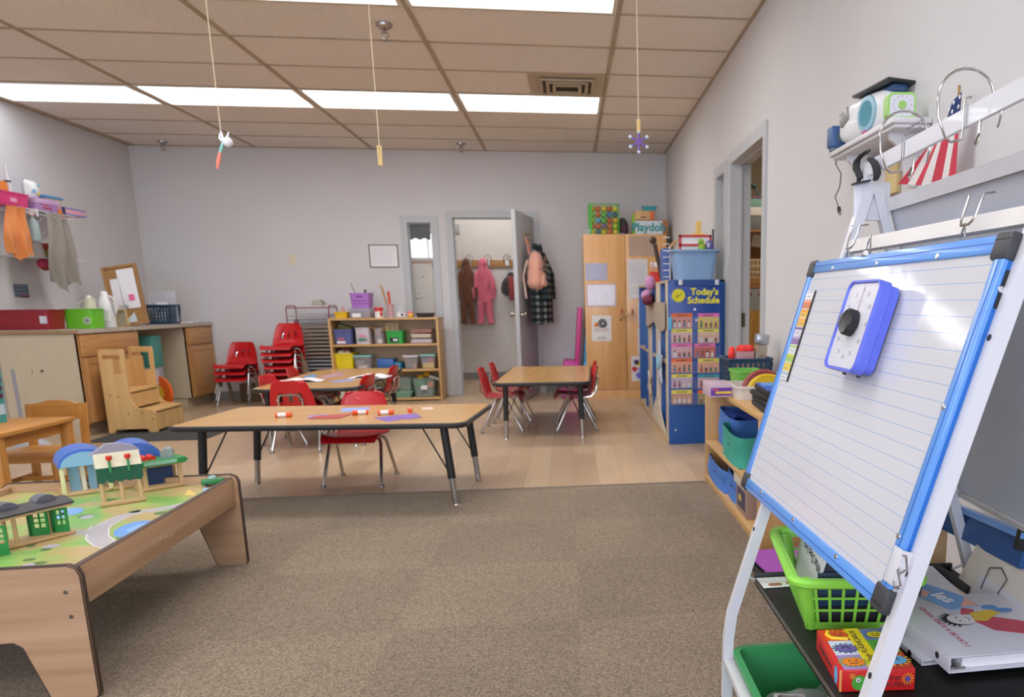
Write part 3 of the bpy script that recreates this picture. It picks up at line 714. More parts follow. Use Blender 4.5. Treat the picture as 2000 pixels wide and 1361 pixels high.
# ------------------------------------------------------------------ left counter
XC=-3.985
CABW=wood('#c8965f','#b5824c','Z',rough=.4); CABX=wood('#c8965f','#b5824c','Y',rough=.4); CREAM=mt('#cbbda2',rough=.5,var=.04)
TOPM=speckle('#c9c0b2','#a79c8d',60,rough=.35,bump=0)
def facept(px,py): return at(px,py,X=XC)
y_n=6.76; y_a=facept(272,690).y; y_b=facept(371,720).y; y_e=9.11
def panel_door(mb,y0,y1,z0,z1,x):
    mb.m(CABW).box(x,x+.016,y0,y1,z0,z1,.002); s=.05
    mb.m(CABW).box(x+.012,x+.022,y0,y0+s,z0,z1).box(x+.012,x+.022,y1-s,y1,z0,z1); mb.m(CABX).box(x+.012,x+.022,y0+s,y1-s,z0,z0+s).box(x+.012,x+.022,y0+s,y1-s,z1-s,z1)
def cabinet(label,y0,y1,nd,near):
    t=thing('base_cabinet',label,'cabinet',(XC,y0,0))
    L=y1-y0; D=XC-XL
    m=MB(CREAM); m.box(-D+.005,-.004,0,.018,.1,.845).box(-D+.005,-.004,L-.018,L,.1,.845).box(-D+.005,-.02,.018,L-.018,.1,.118).box(-D+.005,-D+.012,.018,L-.018,.118,.845).box(-D+.005,-.07,.01,L-.01,0,.1)
    m.m(CABW).box(-.02,0,0,.04,.1,.845).box(-.02,0,L-.04,L,.1,.845).m(CABX).box(-.02,0,.04,L-.04,.645,.675).box(-.02,0,.04,L-.04,.82,.845).box(-.02,0,.04,L-.04,.1,.13)
    if near: m.m(mt('#6a3b33',rough=.6)).cyl((-.30,-.002,.55),(-.30,0,.55),.012,n=10).m(mt('#8a7a66',rough=.7)).box(-.375,-.37,-.002,0,.53,.57)
    m.build('carcass',t)
    m=MB(CABX).box(0,.018,.015,L-.015,.66,.835,.003); m.build('drawer',t)
    for k in range(nd):
        a=.015+(L-.03)/nd*k; b=.015+(L-.03)/nd*(k+1)-.006
        m=MB(); panel_door(m,a,b,.115,.645,0); m.build('door',t)
cabinet('near counter cabinet with cream end panel, behind the wooden step stool',y_n,y_a,2,True)
cabinet('far counter cabinet in the back left corner of the room',y_b,y_e,1,False)
m=MB(TOPM).box(XL+.003,XC+.03,y_n-.025,y_e,.848,.882); m.m(wood('#a98a66','#8f7250','X')).box(XL+.003,XC+.028,y_n-.028,y_n-.025,.848,.876)
one(m,'countertop','long pale speckled countertop along the left wall','countertop')
def tub(name,label,cat,x0,x1,y0,y1,z0,z1,mat,group=None,taper=.9,rz=0,lip=.006,bname='body',r=.02):
    t=thing(name,label,cat,((x0+x1)/2,(y0+y1)/2,z0),rz,group)
    v,f=open_bin(abs(x1-x0)-2*lip,abs(y1-y0)-2*lip,z1-z0,taper,.003,min(r,abs(x1-x0)*.2,abs(y1-y0)*.2),lip); MB(mat).add(v,f).build(bname,t); return t
CZ=.883
# red bin at the near end of the counter
p=at(104,604,Y=6.83); q=at(100,637,Y=6.83)
t=tub('red_bin','large dark red plastic bin at the near end of the counter','bin',XL+.01,p.x,6.76,7.0,CZ,p.z,mt('#8e1a26',rough=.4),taper=.93)
MB(mt('#c8cad6',rough=.6)).box((p.x-XL)/2-.075,(p.x-XL)/2-.025,-.121,-.114,.05,.11).build('label_sticker',t)
def bottle(name,label,px0,px1,py0,py1,Y,hexc,caphex,capn='cap',group=None,prof=None,zb=CZ,alpha=1.0):
    x0,x1,z0,z1=span(px0,py0,px1,py1,Y); r=(x1-x0)/2; h=z1-zb
    t=thing(name,label,'bottle',((x0+x1)/2,Y,zb),0,group)
    pf=prof or [(.9,0),(1,.03),(1,.6),(.85,.7),(.38,.82),(.36,.88)]
    MB(mt(hexc,rough=.35,alpha=alpha)).lathe([(r*a,h*b) for a,b in pf],20).build('body',t)
    MB(mt(caphex,rough=.4)).lathe([(r*.42,h*.87),(r*.42,h*.97),(r*.3,h)],16).build(capn,t); return t
bottle('small_bottle','small white bottle on the counter between the red and green bins',107,117,602,633,7.05,'#d8d6d6','#ececec')
x0,x1,z0,z1=span(121,603,180,632,7.0)
t=tub('green_bin','bright green box with a round black emblem on the counter','bin',x0,x1,7.0,7.2,CZ,z1,mt('#6cc22c',rough=.4),taper=.96)
m=MB(mt('#d8ead0',rough=.6)).t(Tr((x1-x0)*.30,-.096,.065),Rx(90)).lathe([(.001,0),(.03,0),(.03,.003),(.001,.003)],24); m.m(INK).tube([(.02*math.cos(a*.5),.02*math.sin(a*.5),.004) for a in range(13)],.003,6,True); m.lathe([(.001,.003),(.009,.003),(.009,.005),(.001,.005)],12); m.build('emblem',t)
t=bottle('cream_pitcher','tall cream plastic pitcher behind the green box',164,190,577,629,7.25,'#d9d3bd','#e4dfcb','lid',prof=[(.85,0),(1,.05),(.95,.5),(.8,.9),(.82,.93)])
MB(mt('#d9d3bd',rough=.4)).tube([(-.045,0,.23),(-.09,0,.21),(-.09,0,.10),(-.05,0,.07)],.009,8).build('handle',t)
t=bottle('white_jug','big white plastic jug on the counter left of the corkboard',191,222,569,629,7.35,'#dcdcdc','#f2f2f2',prof=[(.95,0),(1,.03),(1,.55),(.9,.68),(.55,.84),(.34,.88)])
MB(mt('#e2e2e2',rough=.4)).tube([(.035,0,.27),(.085,-.02,.25),(.095,-.02,.17),(.075,0,.12)],.011,8).build('handle',t); MB(mt('#f6f6f8',rough=.5)).box(.02,.07,-.096,-.08,.06,.15).build('label_sticker',t)
# corkboard leaning on the wall
x0,x1,z0,z1=span(213,514,275,627,7.75)
t=thing('corkboard','wood framed corkboard with pinned papers leaning on the counter','board',((x0+x1)/2+.02,7.75,CZ),0,None,(R(-10),R(-9),R(4))); hw=.15; H=z1-CZ
MB(wood('#b48a5a','#9a7044','Z')).box(-hw,-hw+.022,-.012,.012,0,H).box(hw-.022,hw,-.012,.012,0,H).box(-hw+.022,hw-.022,-.012,.012,0,.022).box(-hw+.022,hw-.022,-.012,.012,H-.022,H).build('frame',t)
MB(speckle('#b58a58','#97703f',90)).box(-hw+.02,hw-.02,-.002,.006,.02,H-.02).build('cork',t)
for a,b,c_,d in ((-.10,-.02,.17,H-.12),(-.03,.115,.16,H-.04),(-.07,.01,.28*H,.35*H)):
    MB(PAPER).box(a,b,-.005,-.0025-.001*a,c_,d).build('pinned_paper',t)
MB(mt('#e76f9e',rough=.6)).box(.03,.08,-.0068,-.004,.23,.29).build('pink_note',t)
MB(mt('#cfe0e4',rough=.6)).prism([(-.06,.03),(.06,.03),(.05,.12)],0,.002).build('pinned_paper',t,rot=(R(90),0,0),loc=(0,-.006,0))
x0,x1,z0,z1=span(219,587,262,627,7.5)
t=thing('small_wood_frame','small empty wooden frame leaning before the corkboard','picture frame',(x0+.07,7.52,CZ),0,None,(R(-16),R(-14),0)); m=MB(wood('#c3a878','#a88c5c','Z')); H=.16
m.box(-.05,-.035,-.008,.008,0,H).box(.035,.05,-.008,.008,0,H).box(-.035,.035,-.008,.008,0,.015).box(-.035,.035,-.008,.008,H-.015,H); m.build('frame',t); MB(mt('#a39c86',rough=.6)).box(-.036,.036,.002,.005,.013,H-.013).build('backing',t)
# navy basket with papers
x0,x1,z0,z1=span(277,596,334,624,8.3)
def holed_basket(name,label,x0,x1,y0,y1,z0,z1,mat,group=None,nx=9,nz=4,hole=.5,cat='basket',taper=.88):
    """walls of a slatted plastic basket: rim, base, posts and rings"""
    t=thing(name,label,cat,((x0+x1)/2,(y0+y1)/2,z0),0,group); w,d,h=(x1-x0)/2,(y1-y0)/2,z1-z0
    m=MB(mat); sc=lambda z:taper+(1-taper)*z/h
    m.box(-w*taper,w*taper,-d*taper,d*taper,0,.004)
    rings=[(0,.14*h),(.86*h,h)]+[((.14+.72*k/nz-.012)*h,(.14+.72*k/nz+.03)*h) for k in range(1,nz)]
    for za,zb in rings:
        for sgn in (-1,1):
            m.add([(-w*sc(za),sgn*d*sc(za),za),(w*sc(za),sgn*d*sc(za),za),(w*sc(zb),sgn*d*sc(zb),zb),(-w*sc(zb),sgn*d*sc(zb),zb),(-w*sc(za),sgn*(d*sc(za)-.003),za),(w*sc(za),sgn*(d*sc(za)-.003),za),(w*sc(zb),sgn*(d*sc(zb)-.003),zb),(-w*sc(zb),sgn*(d*sc(zb)-.003),zb)],[(0,1,2,3),(7,6,5,4),(0,4,5,1),(3,2,6,7),(0,3,7,4),(1,5,6,2)])
            m.add([(sgn*w*sc(za),-d*sc(za),za),(sgn*w*sc(za),d*sc(za),za),(sgn*w*sc(zb),d*sc(zb),zb),(sgn*w*sc(zb),-d*sc(zb),zb),(sgn*(w*sc(za)-.003),-d*sc(za),za),(sgn*(w*sc(za)-.003),d*sc(za),za),(sgn*(w*sc(zb)-.003),d*sc(zb),zb),(sgn*(w*sc(zb)-.003),-d*sc(zb),zb)],[(0,1,2,3),(7,6,5,4),(0,4,5,1),(3,2,6,7),(0,3,7,4),(1,5,6,2)])
    ny=max(3,int(nx*d/w))
    pw=2*w/nx*(1-hole)
    for k in range(nx+1):
        x=-1+2*k/nx
        for sgn in (-1,1):
            m.bar((x*w*sc(.1*h)*.985,sgn*(d*sc(.1*h)-.0015),.1*h),(x*w*sc(.9*h)*.985,sgn*(d*sc(.9*h)-.0015),.9*h),pw,.003,(0,1,0))
    for k in range(ny+1):
        y=-1+2*k/ny
        for sgn in (-1,1): m.bar((sgn*(w*sc(.1*h)-.0015),y*d*sc(.1*h)*.985,.1*h),(sgn*(w*sc(.9*h)-.0015),y*d*sc(.9*h)*.985,.9*h),.003,pw,(0,1,0))
    m.tube([(x,y,h) for x,y in rrect(-w-.004,w+.004,-d-.004,d+.004,.02,4)],.006,8,True)
    m.build('basket_body',t); return t
NAVY=mt('#1f3f5c',rough=.45)
t=holed_basket('navy_basket','navy slatted basket with papers on the counter near the back wall',x0,x1,8.28,8.5,CZ,z1,NAVY)
m=MB(PAPER)
for a,b,h,y in ((-.12,-.02,.26,.04),(.0,.13,.30,.06),(-.05,.06,.2,-.02)): m.t(Tr((a+b)/2,y,.02),Rx(-8),Ry(random.uniform(-8,8))).box(-(b-a)/2,(b-a)/2,-.002,.002,0,h)
m.build('paper',t); MB(mt('#d8d8e0',alpha=.35,rough=.15)).box(-.1,.14,.03,.05,.02,.33).build('clear_sleeve',t)
m=MB(mt('#3f93a3',rough=.4)).t(Tr(.05,-.03,.13)).tube(arc((0,0,0),.05,20,200,10),.012,8); m.build('teal_loop',t)
MB(mt('#c7b45d',rough=.5)).box(-.15,-.09,-.05,.0,.02,.17).build('yellow_box',t)
x0,x1,z0,z1=span(320,617,366,626,8.75)
m=MB(mt('#b98a5f',rough=.7)).box(-.2,.05,-.12,.12,0,.012); m.m(mt('#a5482f',rough=.7)).box(-.17,.03,-.1,.1,.012,.02); m.m(PAPER).box(.02,.18,-.1,.1,0,.012)
one(m,'paper_folder','brown and white folders lying flat at the far end of the counter','folder',((x0+x1)/2,8.75,CZ),R(10))

# ------------------------------------------------------------------ wire shelves on the left wall
WIRE=mt('#e0dfe0',rough=.35)
zs1=1.845; D1=.30; y0s=at(-40,415,X=XL).y; y1s=at(147,430,X=XL+D1).y
t=thing('wire_shelf','upper white wire shelf on the left wall','shelf',(XL,0,zs1))
m=MB(WIRE)
for k in range(int((y1s-y0s)/.028)+1): y=y0s+.028*k; m.cyl((.005,y,0),(D1,y,0),.0025,n=5)
m.cyl((.005,y0s,-.004),(.005,y1s,-.004),.004,n=6).cyl((D1,y0s,-.004),(D1,y1s,-.004),.004,n=6).cyl((D1*.5,y0s,-.004),(D1*.5,y1s,-.004),.0035,n=6).cyl((D1,y0s,-.035),(D1,y1s,-.035),.004,n=6)
for k in range(int((y1s-y0s)/.15)+1): m.cyl((D1,y0s+.15*k,0),(D1,y0s+.15*k,-.035),.0025,n=5)
m.build('wire_deck',t)
for y in (y1s-.1,y0s+.35): MB(WIRE).bar((.0,y,-.26),(D1-.02,y,-.012),.012,.006,(0,1,0)).build('bracket',t)
zs2=1.475; t=thing('wire_shelf','lower white wire shelf behind the hanging cloths on the left wall','shelf',(XL,0,zs2)); y2a=6.75; y2b=7.75; D2=.2
m=MB(WIRE)
for k in range(int((y2b-y2a)/.028)+1): y=y2a+.028*k; m.cyl((.005,y,0),(D2,y,0),.0025,n=5)
m.cyl((.005,y2a,-.004),(.005,y2b,-.004),.004,n=6).cyl((D2,y2a,-.004),(D2,y2b,-.004),.004,n=6); m.build('wire_deck',t)
MB(WIRE).bar((.0,y2b-.05,-.2),(D2-.02,y2b-.05,-.012),.012,.006,(0,1,0)).build('bracket',t)
XS=XL+.19
def shelfspan(x0,y0,x1,y1): 
    a=at(x0,y1,X=XS); b=at(x1,y1,X=XS); c=at((x0+x1)/2,y0,X=XS); return a.y,b.y,c.z
SG='things on the upper wire shelf'
a,b,zt=shelfspan(-25,376,38,412)
t=tub('pink_bin','hot pink plastic bin on the upper wire shelf','bin',XS-.13,XS+.1,a,b,zs1+.004,zt,mt('#d83a7c',rough=.4),None,.92)
MB(mt('#4a1028',rough=.6)).box(.062,.084,-.03,.03,.085,.105).box(.0,.05,-abs(b-a)/2+.003,-abs(b-a)/2+.012,.085,.105).build('handle_hole',t); MB(mt('#e9a2bd',rough=.6)).box(.06,.11,-.05,.02,.03,.06).build('label_sticker',t)
MB(mt('#ef8a3a',rough=.5)).box(-.08,.04,-.1,.05,.05,.19).build('orange_packet',t)
p=at(28,372,X=XS); t=thing('spray_tube','white squeeze bottle with a navy band standing in the pink bin','bottle',(XS-.04,p.y,zs1+.02))
MB(WHITEP).lathe([(.022,0),(.024,.1),(.02,.2),(.008,.26),(.006,.33)],14).build('body',t); MB(mt('#27357d',rough=.4)).lathe([(.0225,.185),(.0225,.2)],14).build('band',t)
a,b,zt=shelfspan(47,391,92,422)
t=thing('purple_box','purple patterned box on the upper wire shelf, the white pouch on top','box',(XS,(a+b)/2,zs1+.004)); h=zt-zs1
MB(mt('#a57fb5',rough=.6)).box(-.1,.1,-(b-a)/2,(b-a)/2,0,h*.55,.003).build('box_body',t); MB(mt('#c39fca',rough=.6)).box(-.103,.103,-(b-a)/2-.003,(b-a)/2+.003,h*.55,h,.003).build('lid',t); MB(mt('#b34764',rough=.6)).box(.1,.104,-.06,.05,.02,.035).box(.1,.104,-.08,.02,.048,.056).build('stripe',t)
za=zs1+.004+h
m=MB(mt('#e6e8e6',rough=.35)).sheet(8,8,lambda u,v:(.055*math.sin(PI*v)**.4*math.sin(PI*u)**.5,-.07+.14*u,.15*v),0).sheet(8,8,lambda u,v:(-.045*math.sin(PI*v)**.4*math.sin(PI*u)**.5,-.07+.14*u,.15*v),0)
t=thing('wipes_pouch','white wipes pouch standing on the purple box','pouch',(XS,(a+b)/2-.02,za)); m.build('pouch_body',t)
m=MB(mt('#6fb7d6',rough=.5)).ball((.052,-.03,.06),(.004,.018,.018),10,6).ball((.05,.03,.11),(.004,.02,.01),10,6); m.m(mt('#d9c44a',rough=.5)).ball((.054,.01,.04),(.004,.015,.015),10,6); m.build('print',t)
a,b,zt=shelfspan(84,384,118,408)
t=thing('lidded_box','clear food box with a blue lid on the upper wire shelf','box',(XS-.04,(a+b)/2,zs1+.004+.06)); h=zt-zs1-.065
MB(mt('#d9cfc4',alpha=.6,rough=.2)).box(-.07,.07,-(b-a)/2+.01,(b-a)/2-.01,0,h-.02,.004).build('box_body',t); MB(mt('#4f93bd',rough=.4)).box(-.08,.08,-(b-a)/2,(b-a)/2,h-.02,h,.005).build('lid',t)
a,b,zt=shelfspan(96,407,143,426)
t=thing('striped_box','flat box with pink and blue stripes at the end of the upper wire shelf','box',(XS,(a+b)/2,zs1+.004)); L=(b-a)/2; L=min(L,.24)
m=MB(mt('#dca0ac',rough=.6)).box(-.11,.11,-L,L,0,.06,.002); m.m(mt('#7d86c3',rough=.6)).box(.11,.113,-L,L,.0,.012).box(.11,.113,-L,L,.048,.06); m.build('box_body',t); MB(mt('#27305e',rough=.6)).box(.11,.114,-L-.002,-L+.04,.0,.06).build('label_sticker',t)
MB(mt('#e07a2b',rough=.6)).box(.10,.113,-L-.04,-L,-.03,.03).build('tag',t)
# cloths and bottle hung on the shelf edge
XE=XL+D1-.004
def cloth(name,label,px0,px1,py0,py1,hexc,seed,top=.5):
    a=at(px0,(py0+py1)/2,X=XE).y; b=at(px1,(py0+py1)/2,X=XE).y; z0=at((px0+px1)/2,py1,X=XE).z; z1=zs1-.004
    rnd=random.Random(seed); ph=[rnd.uniform(0,6) for _ in range(4)]
    c=(a+b)/2; w=(b-a)/2
    def fn(u,v):
        wid=w*(top+(1-top)*min(1,v*1.7)); y=c+(2*u-1)*wid+.02*math.sin(v*5+ph[0])
        x=XE+.016*math.sin(u*13+ph[1]+v*3)+.014*math.sin(u*25+ph[2]-v*4)*v+.02+.01*math.sin(v*7+ph[3])
        z=z1-(z1-z0)*v*(1-.14*abs(math.sin(u*4+ph[0])))
        return (x,y,z)
    m=MB(mt(hexc,rough=.9,var=.08,bump=.2,bscale=250,sheen=.2)).sheet(40,30,fn,.004)
    return one(m,name,label,'cloth')
cloth('orange_cloth','orange cloth hanging from the upper wire shelf',8,60,419,510,'#dd8a4c',3,.65)
cloth('grey_smock','grey smock hanging from the right end of the upper wire shelf',89,144,430,572,'#8f887f',8,.62)
p=at(70,470,X=XE); z0=p.z; t=thing('spray_bottle','clear spray bottle with white trigger hung between the cloths','bottle',(XE,p.y,z0)); H=zs1-z0
MB(mt('#a9bfc0',rough=.2,alpha=.8)).lathe([(.036,0),(.038,.01),(.038,H*.5),(.03,H*.62),(.014,H*.72),(.014,H*.78)],18).build('body',t)
m=MB(WHITEP).cyl((0,0,H*.78),(0,0,H*.88),.017).bar((-.03,0,H*.95),(.045,0,H*.95),.022,.03); m.tube([(.03,0,H*.93),(.045,0,H*.85),(.04,0,H*.76)],.006,8); m.build('trigger_head',t); MB(mt('#c2443a',rough=.4)).lathe([(.0175,H*.775),(.0175,H*.8)],14).build('collar',t)
for px,lab,hx,py0 in ((53,'left white paper cup on the lower wire shelf','#e0ddd6',478),(75,'right white paper cup on the lower wire shelf','#ece8df',478)):
    p=at(px,500,X=XL+.13); z1=at(px,py0,X=XL+.13).z
    one(MB(mt(hx,rough=.5)).lathe([(.05,0),(.036,z1-zs2),(.034,z1-zs2),(.047,.003)],18),'paper_cup',lab,'cup',(XL+.13,p.y,zs2+.004),0,'cups on the lower wire shelf')
p=at(89,500,X=XL+.1); m=MB(mt('#b3a23f',rough=.4)).lathe([(.04,0),(.04,.07)],18); m.m(mt('#b53a3a',rough=.4)).lathe([(.042,.07),(.042,.12),(.03,.125)],18); one(m,'red_can','olive can with a red lid on the lower wire shelf','can',(XL+.1,p.y,zs2+.004))
p=at(86,515,X=XL+.1); m=MB(mt('#c23b52',rough=.6)).ball((0,0,0),(.05,.06,.045)); m.m(mt('#a3402f',rough=.6)).ball((.01,.0,-.04),(.03,.045,.02)); m.m(STEEL).cyl((0,0,.03),(0,0,zs2-p.z),.003,n=6); one(m,'red_pouch','red pouch hanging under the lower wire shelf','pouch',(XL+.1,p.y,p.z))
# poster
a=at(26,553,X=XL+.004); b=at(58,582,X=XL+.004); t=thing('wall_poster','small slate blue poster on the left wall above the counter','poster',(XL+.001,(a.y+b.y)/2,(a.z+b.z)/2)); hh=(a.z-b.z)/2*.9; hw=(b.y-a.y)/2
m=MB(mt('#5d6b80',rough=.6)).box(0,.004,-hw,hw,-hh,hh); m.m(mt('#8d9bb0',rough=.6))
for k in range(4): m.box(.004,.005,-hw*.8,hw*(.5+.1*k),hh*.65-k*.03,hh*.65+.008-k*.03)
m.m(mt('#a8545a',rough=.6)).box(.004,.005,-hw*.3,hw,-hh,-hh*.7); m.build('sheet',t)

# ------------------------------------------------------------------ under the counter, step stool, mat
c=[at(163,863,Z=.003),at(400,859,Z=.003),at(445,838,Z=.003),at(345,812,Z=.003)]
m=MB(mt('#3d3f3d',rough=.9,bump=.3,bscale=200)); x0=-3.86; 
m.box(x0,-2.95,6.42,7.35,.0005,.008,.003); one(m,'floor_mat','dark grey floor mat under the wooden step stool','mat')
# learning tower: two profile side panels, three treads
TW=wood('#e0b97e','#cda064','Z',rough=.4,scale=.5); TWX=wood('#e0b97e','#cda064','X',rough=.4,scale=.5)
yA,yB=6.86,7.18
t=thing('step_stool','birch plywood step stool with high sides standing on the dark mat','step stool',(-3.895,6.86,.0085))
prof=[(0,0),(.045,0),(.06,.03),(.305,.03),(.32,0),(.385,0),(.385,.165),(.36,.19),(.30,.20),(.255,.205),(.215,.235),(.20,.28),(.195,.44),(.20,.69),(.185,.705),(.015,.705),(0,.69)]
hole=[(.03,.655),(.165,.655),(.165,.535),(.12,.535),(.115,.61),(.03,.62)]
def side(mb,y):
    mb.t(Tr(0,y,0),Rx(90))
    # plate in pieces round the grip hole
    mb.prism([(0,0),(.045,0),(.06,.03),(.305,.03),(.32,0),(.385,0),(.385,.165),(.36,.19),(.30,.20),(.255,.205),(.215,.235),(.20,.28),(.196,.50),(0,.50)],0,.018)
    mb.prism([(0,.50),(.11,.50),(.11,.625),(0,.625)],0,.018); mb.prism([(.165,.50),(.196,.50),(.2,.66),(.165,.66)],0,.018)
    mb.prism([(0,.625),(.03,.625),(.03,.655),(0,.66)],0,.018)
    mb.prism([(0,.66),(.03,.655),(.165,.655),(.165,.66),(.2,.66),(.2,.69),(.185,.705),(.015,.705),(0,.69)],0,.018); mb.t()
m=MB(TW); side(m,0.0); m.build('side_panel',t)
DW=.44
m=MB(TW); side(m,DW); m.build('side_panel',t)
m=MB(TWX)
m.box(.19,.385,-.0,DW-.018,.19,.208,.002)
MB(TWX).box(.2,.40,.0,DW-.018,.175,.193,.002).build('tread',t); MB(TWX).box(.03,.215,.0,DW-.018,.34,.358,.002).build('tread',t)
MB(TW).box(.38,.392,.0,DW-.018,.02,.165).build('riser',t); MB(TW).box(.20,.212,.0,DW-.018,.21,.33).build('riser',t)
MB(TW).box(0,.014,.0,DW-.018,.03,.6).build('back_panel',t)
m=MB(mt('#8a6234',rough=.6))
for x,z in ((.11,.31),(.17,.16),(.28,.17),(.36,.11),(.05,.32)): m.t(Tr(x,-.0185,z),Rx(90)).lathe([(.0001,0),(.007,0),(.007,.002),(.0001,.002)],10)
m.build('screw',t)
# items in the knee space
x=XC-.12
p=at(296,700,X=x); t=thing('teal_bin','teal plastic panel bin in the knee space under the counter','bin',(x,p.y,.0)); MB(mt('#4f9d92',rough=.5)).box(-.1,.06,-.1,.1,.47,.78,.008).build('body',t); m=MB(mt('#a9a9ae',rough=.5)).box(-.08,.05,-.12,.09,.02,.47,.004); m.m(mt('#c8c8d0',rough=.5)).box(.05,.053,-.11,.0,.3,.45).build('stacked_board',t)
q=at(318,770,X=x+.05)
t=thing('orange_disc','orange and yellow foam disc leaning under the counter','disc',(at(304,768,Y=8.05).x,8.05,.197),0,None,(0,R(6),R(72)))
MB(mt('#ee6a1b',rough=.6)).t(Ry(90)).lathe([(.10,-.015),(.19,-.015),(.19,.015),(.10,.015),(.10,-.015)],36,cap=False).build('outer_ring',t); MB(mt('#e8c22e',rough=.6)).t(Ry(90)).lathe([(.0001,-.016),(.11,-.016),(.11,.016),(.0001,.016)],36).build('inner_disc',t)
t=thing('paper_bag','brown paper bag on the floor behind the low chair stack','bag',(-3.55,9.0,0)); MB(mt('#6f5a40',rough=.9)).box(-.13,.13,-.07,.07,0,.2,.01).build('bag_body',t); MB(mt('#5f4c36',rough=.9)).tube([(-.05,-.07,.2),(-.03,-.07,.25),(.03,-.07,.25),(.05,-.07,.2)],.005,6).build('handle',t)
# ------------------------------------------------------------------ bookshelf at the back wall
MAPLE=wood('#d6ad75','#c3965b','X',rough=.4,scale=.6); MAPLEZ=wood('#d6ad75','#c3965b','Z',rough=.4,scale=.6)
BX0,BX1,BYF,BYB=-2.578,-1.428,8.62,8.98
t=thing('bookshelf','wide light wood bookshelf against the back wall below the sidelight','bookshelf',(BX0,BYF,0)); W=BX1-BX0; D=BYB-BYF
MB(MAPLEZ).box(0,.022,0,D,0,.905,.003).build('side_panel',t); MB(MAPLEZ).box(W-.022,W,0,D,0,.905,.003).build('side_panel',t)
MB(MAPLE).box(.0,W,-.002,D,.893,.915,.003).build('top',t)
ZS=[.035,.352,.632]
for z in ZS: MB(MAPLE).box(.022,W-.022,.004,D-.012,z-.022,z,.002).build('shelf',t)
MB(wood('#d9c0a0','#c9ac86','X',rough=.6)).box(.022,W-.022,D-.012,D-.004,.02,.893).build('back_panel',t)
YS=8.66
def sp(a,b,c,d,Y=YS): return span(a,b,c,d,Y)
def stub(label,px0,px1,py0,mat,zb,Y=YS,d=.24,name='storage_bin',cat='bin',group=None,taper=.9,py1=None):
    x0,x1,_,z1=sp(px0,py0,px1,py0+20,Y); z1=at((px0+px1)/2,py0,Y=Y).z
    return tub(name,label,cat,x0,x1,Y,Y+d,zb,z1,mat,group,taper),x1-x0,z1-zb
BT=.9155
t,w,h=stub('yellow caddy with a pink bottle at the left end of the bookshelf top',651,679,609,mt('#e0b51c',rough=.45),BT,8.66,.16,'yellow_caddy','caddy')
MB(mt('#d9948c',rough=.5)).lathe([(.018,.01),(.018,.09),(.008,.11),(.008,.13)],12,(.01,0,0)).build('pink_bottle',t)
x0,x1,z0,z1=sp(682,602,723,620)
t=thing('clear_drawer_box','clear drawer box under the purple basket on the bookshelf top','box',((x0+x1)/2,8.66+.12,BT)); hw=(x1-x0)/2; hz=z1-BT
MB(mt('#b9b4c0',alpha=.45,rough=.15)).box(-hw,hw,-.12,.12,0,hz,.008).build('box_body',t); m=MB(mt('#6f6a80',rough=.6)).box(-hw+.02,hw-.07,-.10,.1,.01,hz-.03); m.m(mt('#b87f78',rough=.6)).box(hw-.065,hw-.015,-.10,.1,.01,hz-.045); m.build('contents',t); MB(PAPER).box(-hw+.03,hw-.10,-.123,-.12,.01,.05).build('label_sticker',t)
x0,x1,_,z1=sp(682,572,722,602)
PUR=mt('#b072c8',rough=.45)
t=tub('purple_basket','purple basket with rows of small holes on the clear drawer box on the bookshelf','basket',x0,x1,8.66,8.88,BT+hz+.001,z1,PUR,None,.9); w=x1-x0; H=z1-BT-hz
for r_ in range(2):
    for q_ in range(5):
        zz=H*(.28+.2*r_); xx=-w*.28+w*.14*q_; yy=-(.104*(.9+.1*zz/H))-.0015
        MB(mt('#4a2a5e',rough=.6)).t(Tr(xx,yy,zz),Rx(90)).lathe([(.0001,.001),(.008,.001),(.008,-.001)],10).build('hole',t)
MB(mt('#4a2a5e',rough=.6)).box(-w*.16,w*.16,-.1045,-.1015,H*.72,H*.80).build('handle_hole',t)
m=MB(mt('#8d7d6a',rough=.6)); p=at(684,553,Y=8.76)
m.cyl((-.01,0,.02),(p.x-t.location.x,0,p.z-t.location.z),.005,n=6); m.m(mt('#3d4a3c',rough=.6)).box(.03,.05,-.01,.01,.05,.2); m.build('tool',t)
x0,x1,_,z1=sp(729,600,746,620)
m=MB(mt('#e8e4e2',rough=.4)); r=(x1-x0)/2; H=z1-BT
m.lathe([(r,0),(r,H*.7)],20); m.m(mt('#d43a34',rough=.4)).lathe([(r*1.02,H*.62),(r*1.02,H*.97),(r*.9,H)],20).ball((r*.6,-r*.75,H*.35),(r*.35,r*.25,H*.25),10,8)
one(m,'red_white_canister','white canister with red top on the bookshelf right of the purple basket','canister',((x0+x1)/2,8.72,BT))
x0,x1,_,z1=sp(753,594,768,620); r=(x1-x0)/2; H=z1-BT
t=thing('stick_jar','pink translucent jar holding long stirring sticks on the bookshelf top','jar',((x0+x1)/2,8.72,BT)); MB(mt('#d9b3b6',alpha=.7,rough=.2)).lathe([(r*.8,0),(r,H),(r*.93,H),(r*.74,.01)],18).build('jar_body',t)
for px,py,hx,d in ((743,556,'#b98a55',0),(746,562,'#a8854f',.012),(757,568,'#d04a32',.0),(760,570,'#d86a4a',.012)):
    p=at(px,py,Y=8.72+d); MB(mt(hx,rough=.6)).bar(((p.x-t.location.x)*.1,d,.02),(p.x-t.location.x,d,p.z-BT),.016,.006,(0,1,0)).build('stick',t)
x0,x1,_,z1=sp(772,597,790,620); r=(x1-x0)/2; H=z1-BT
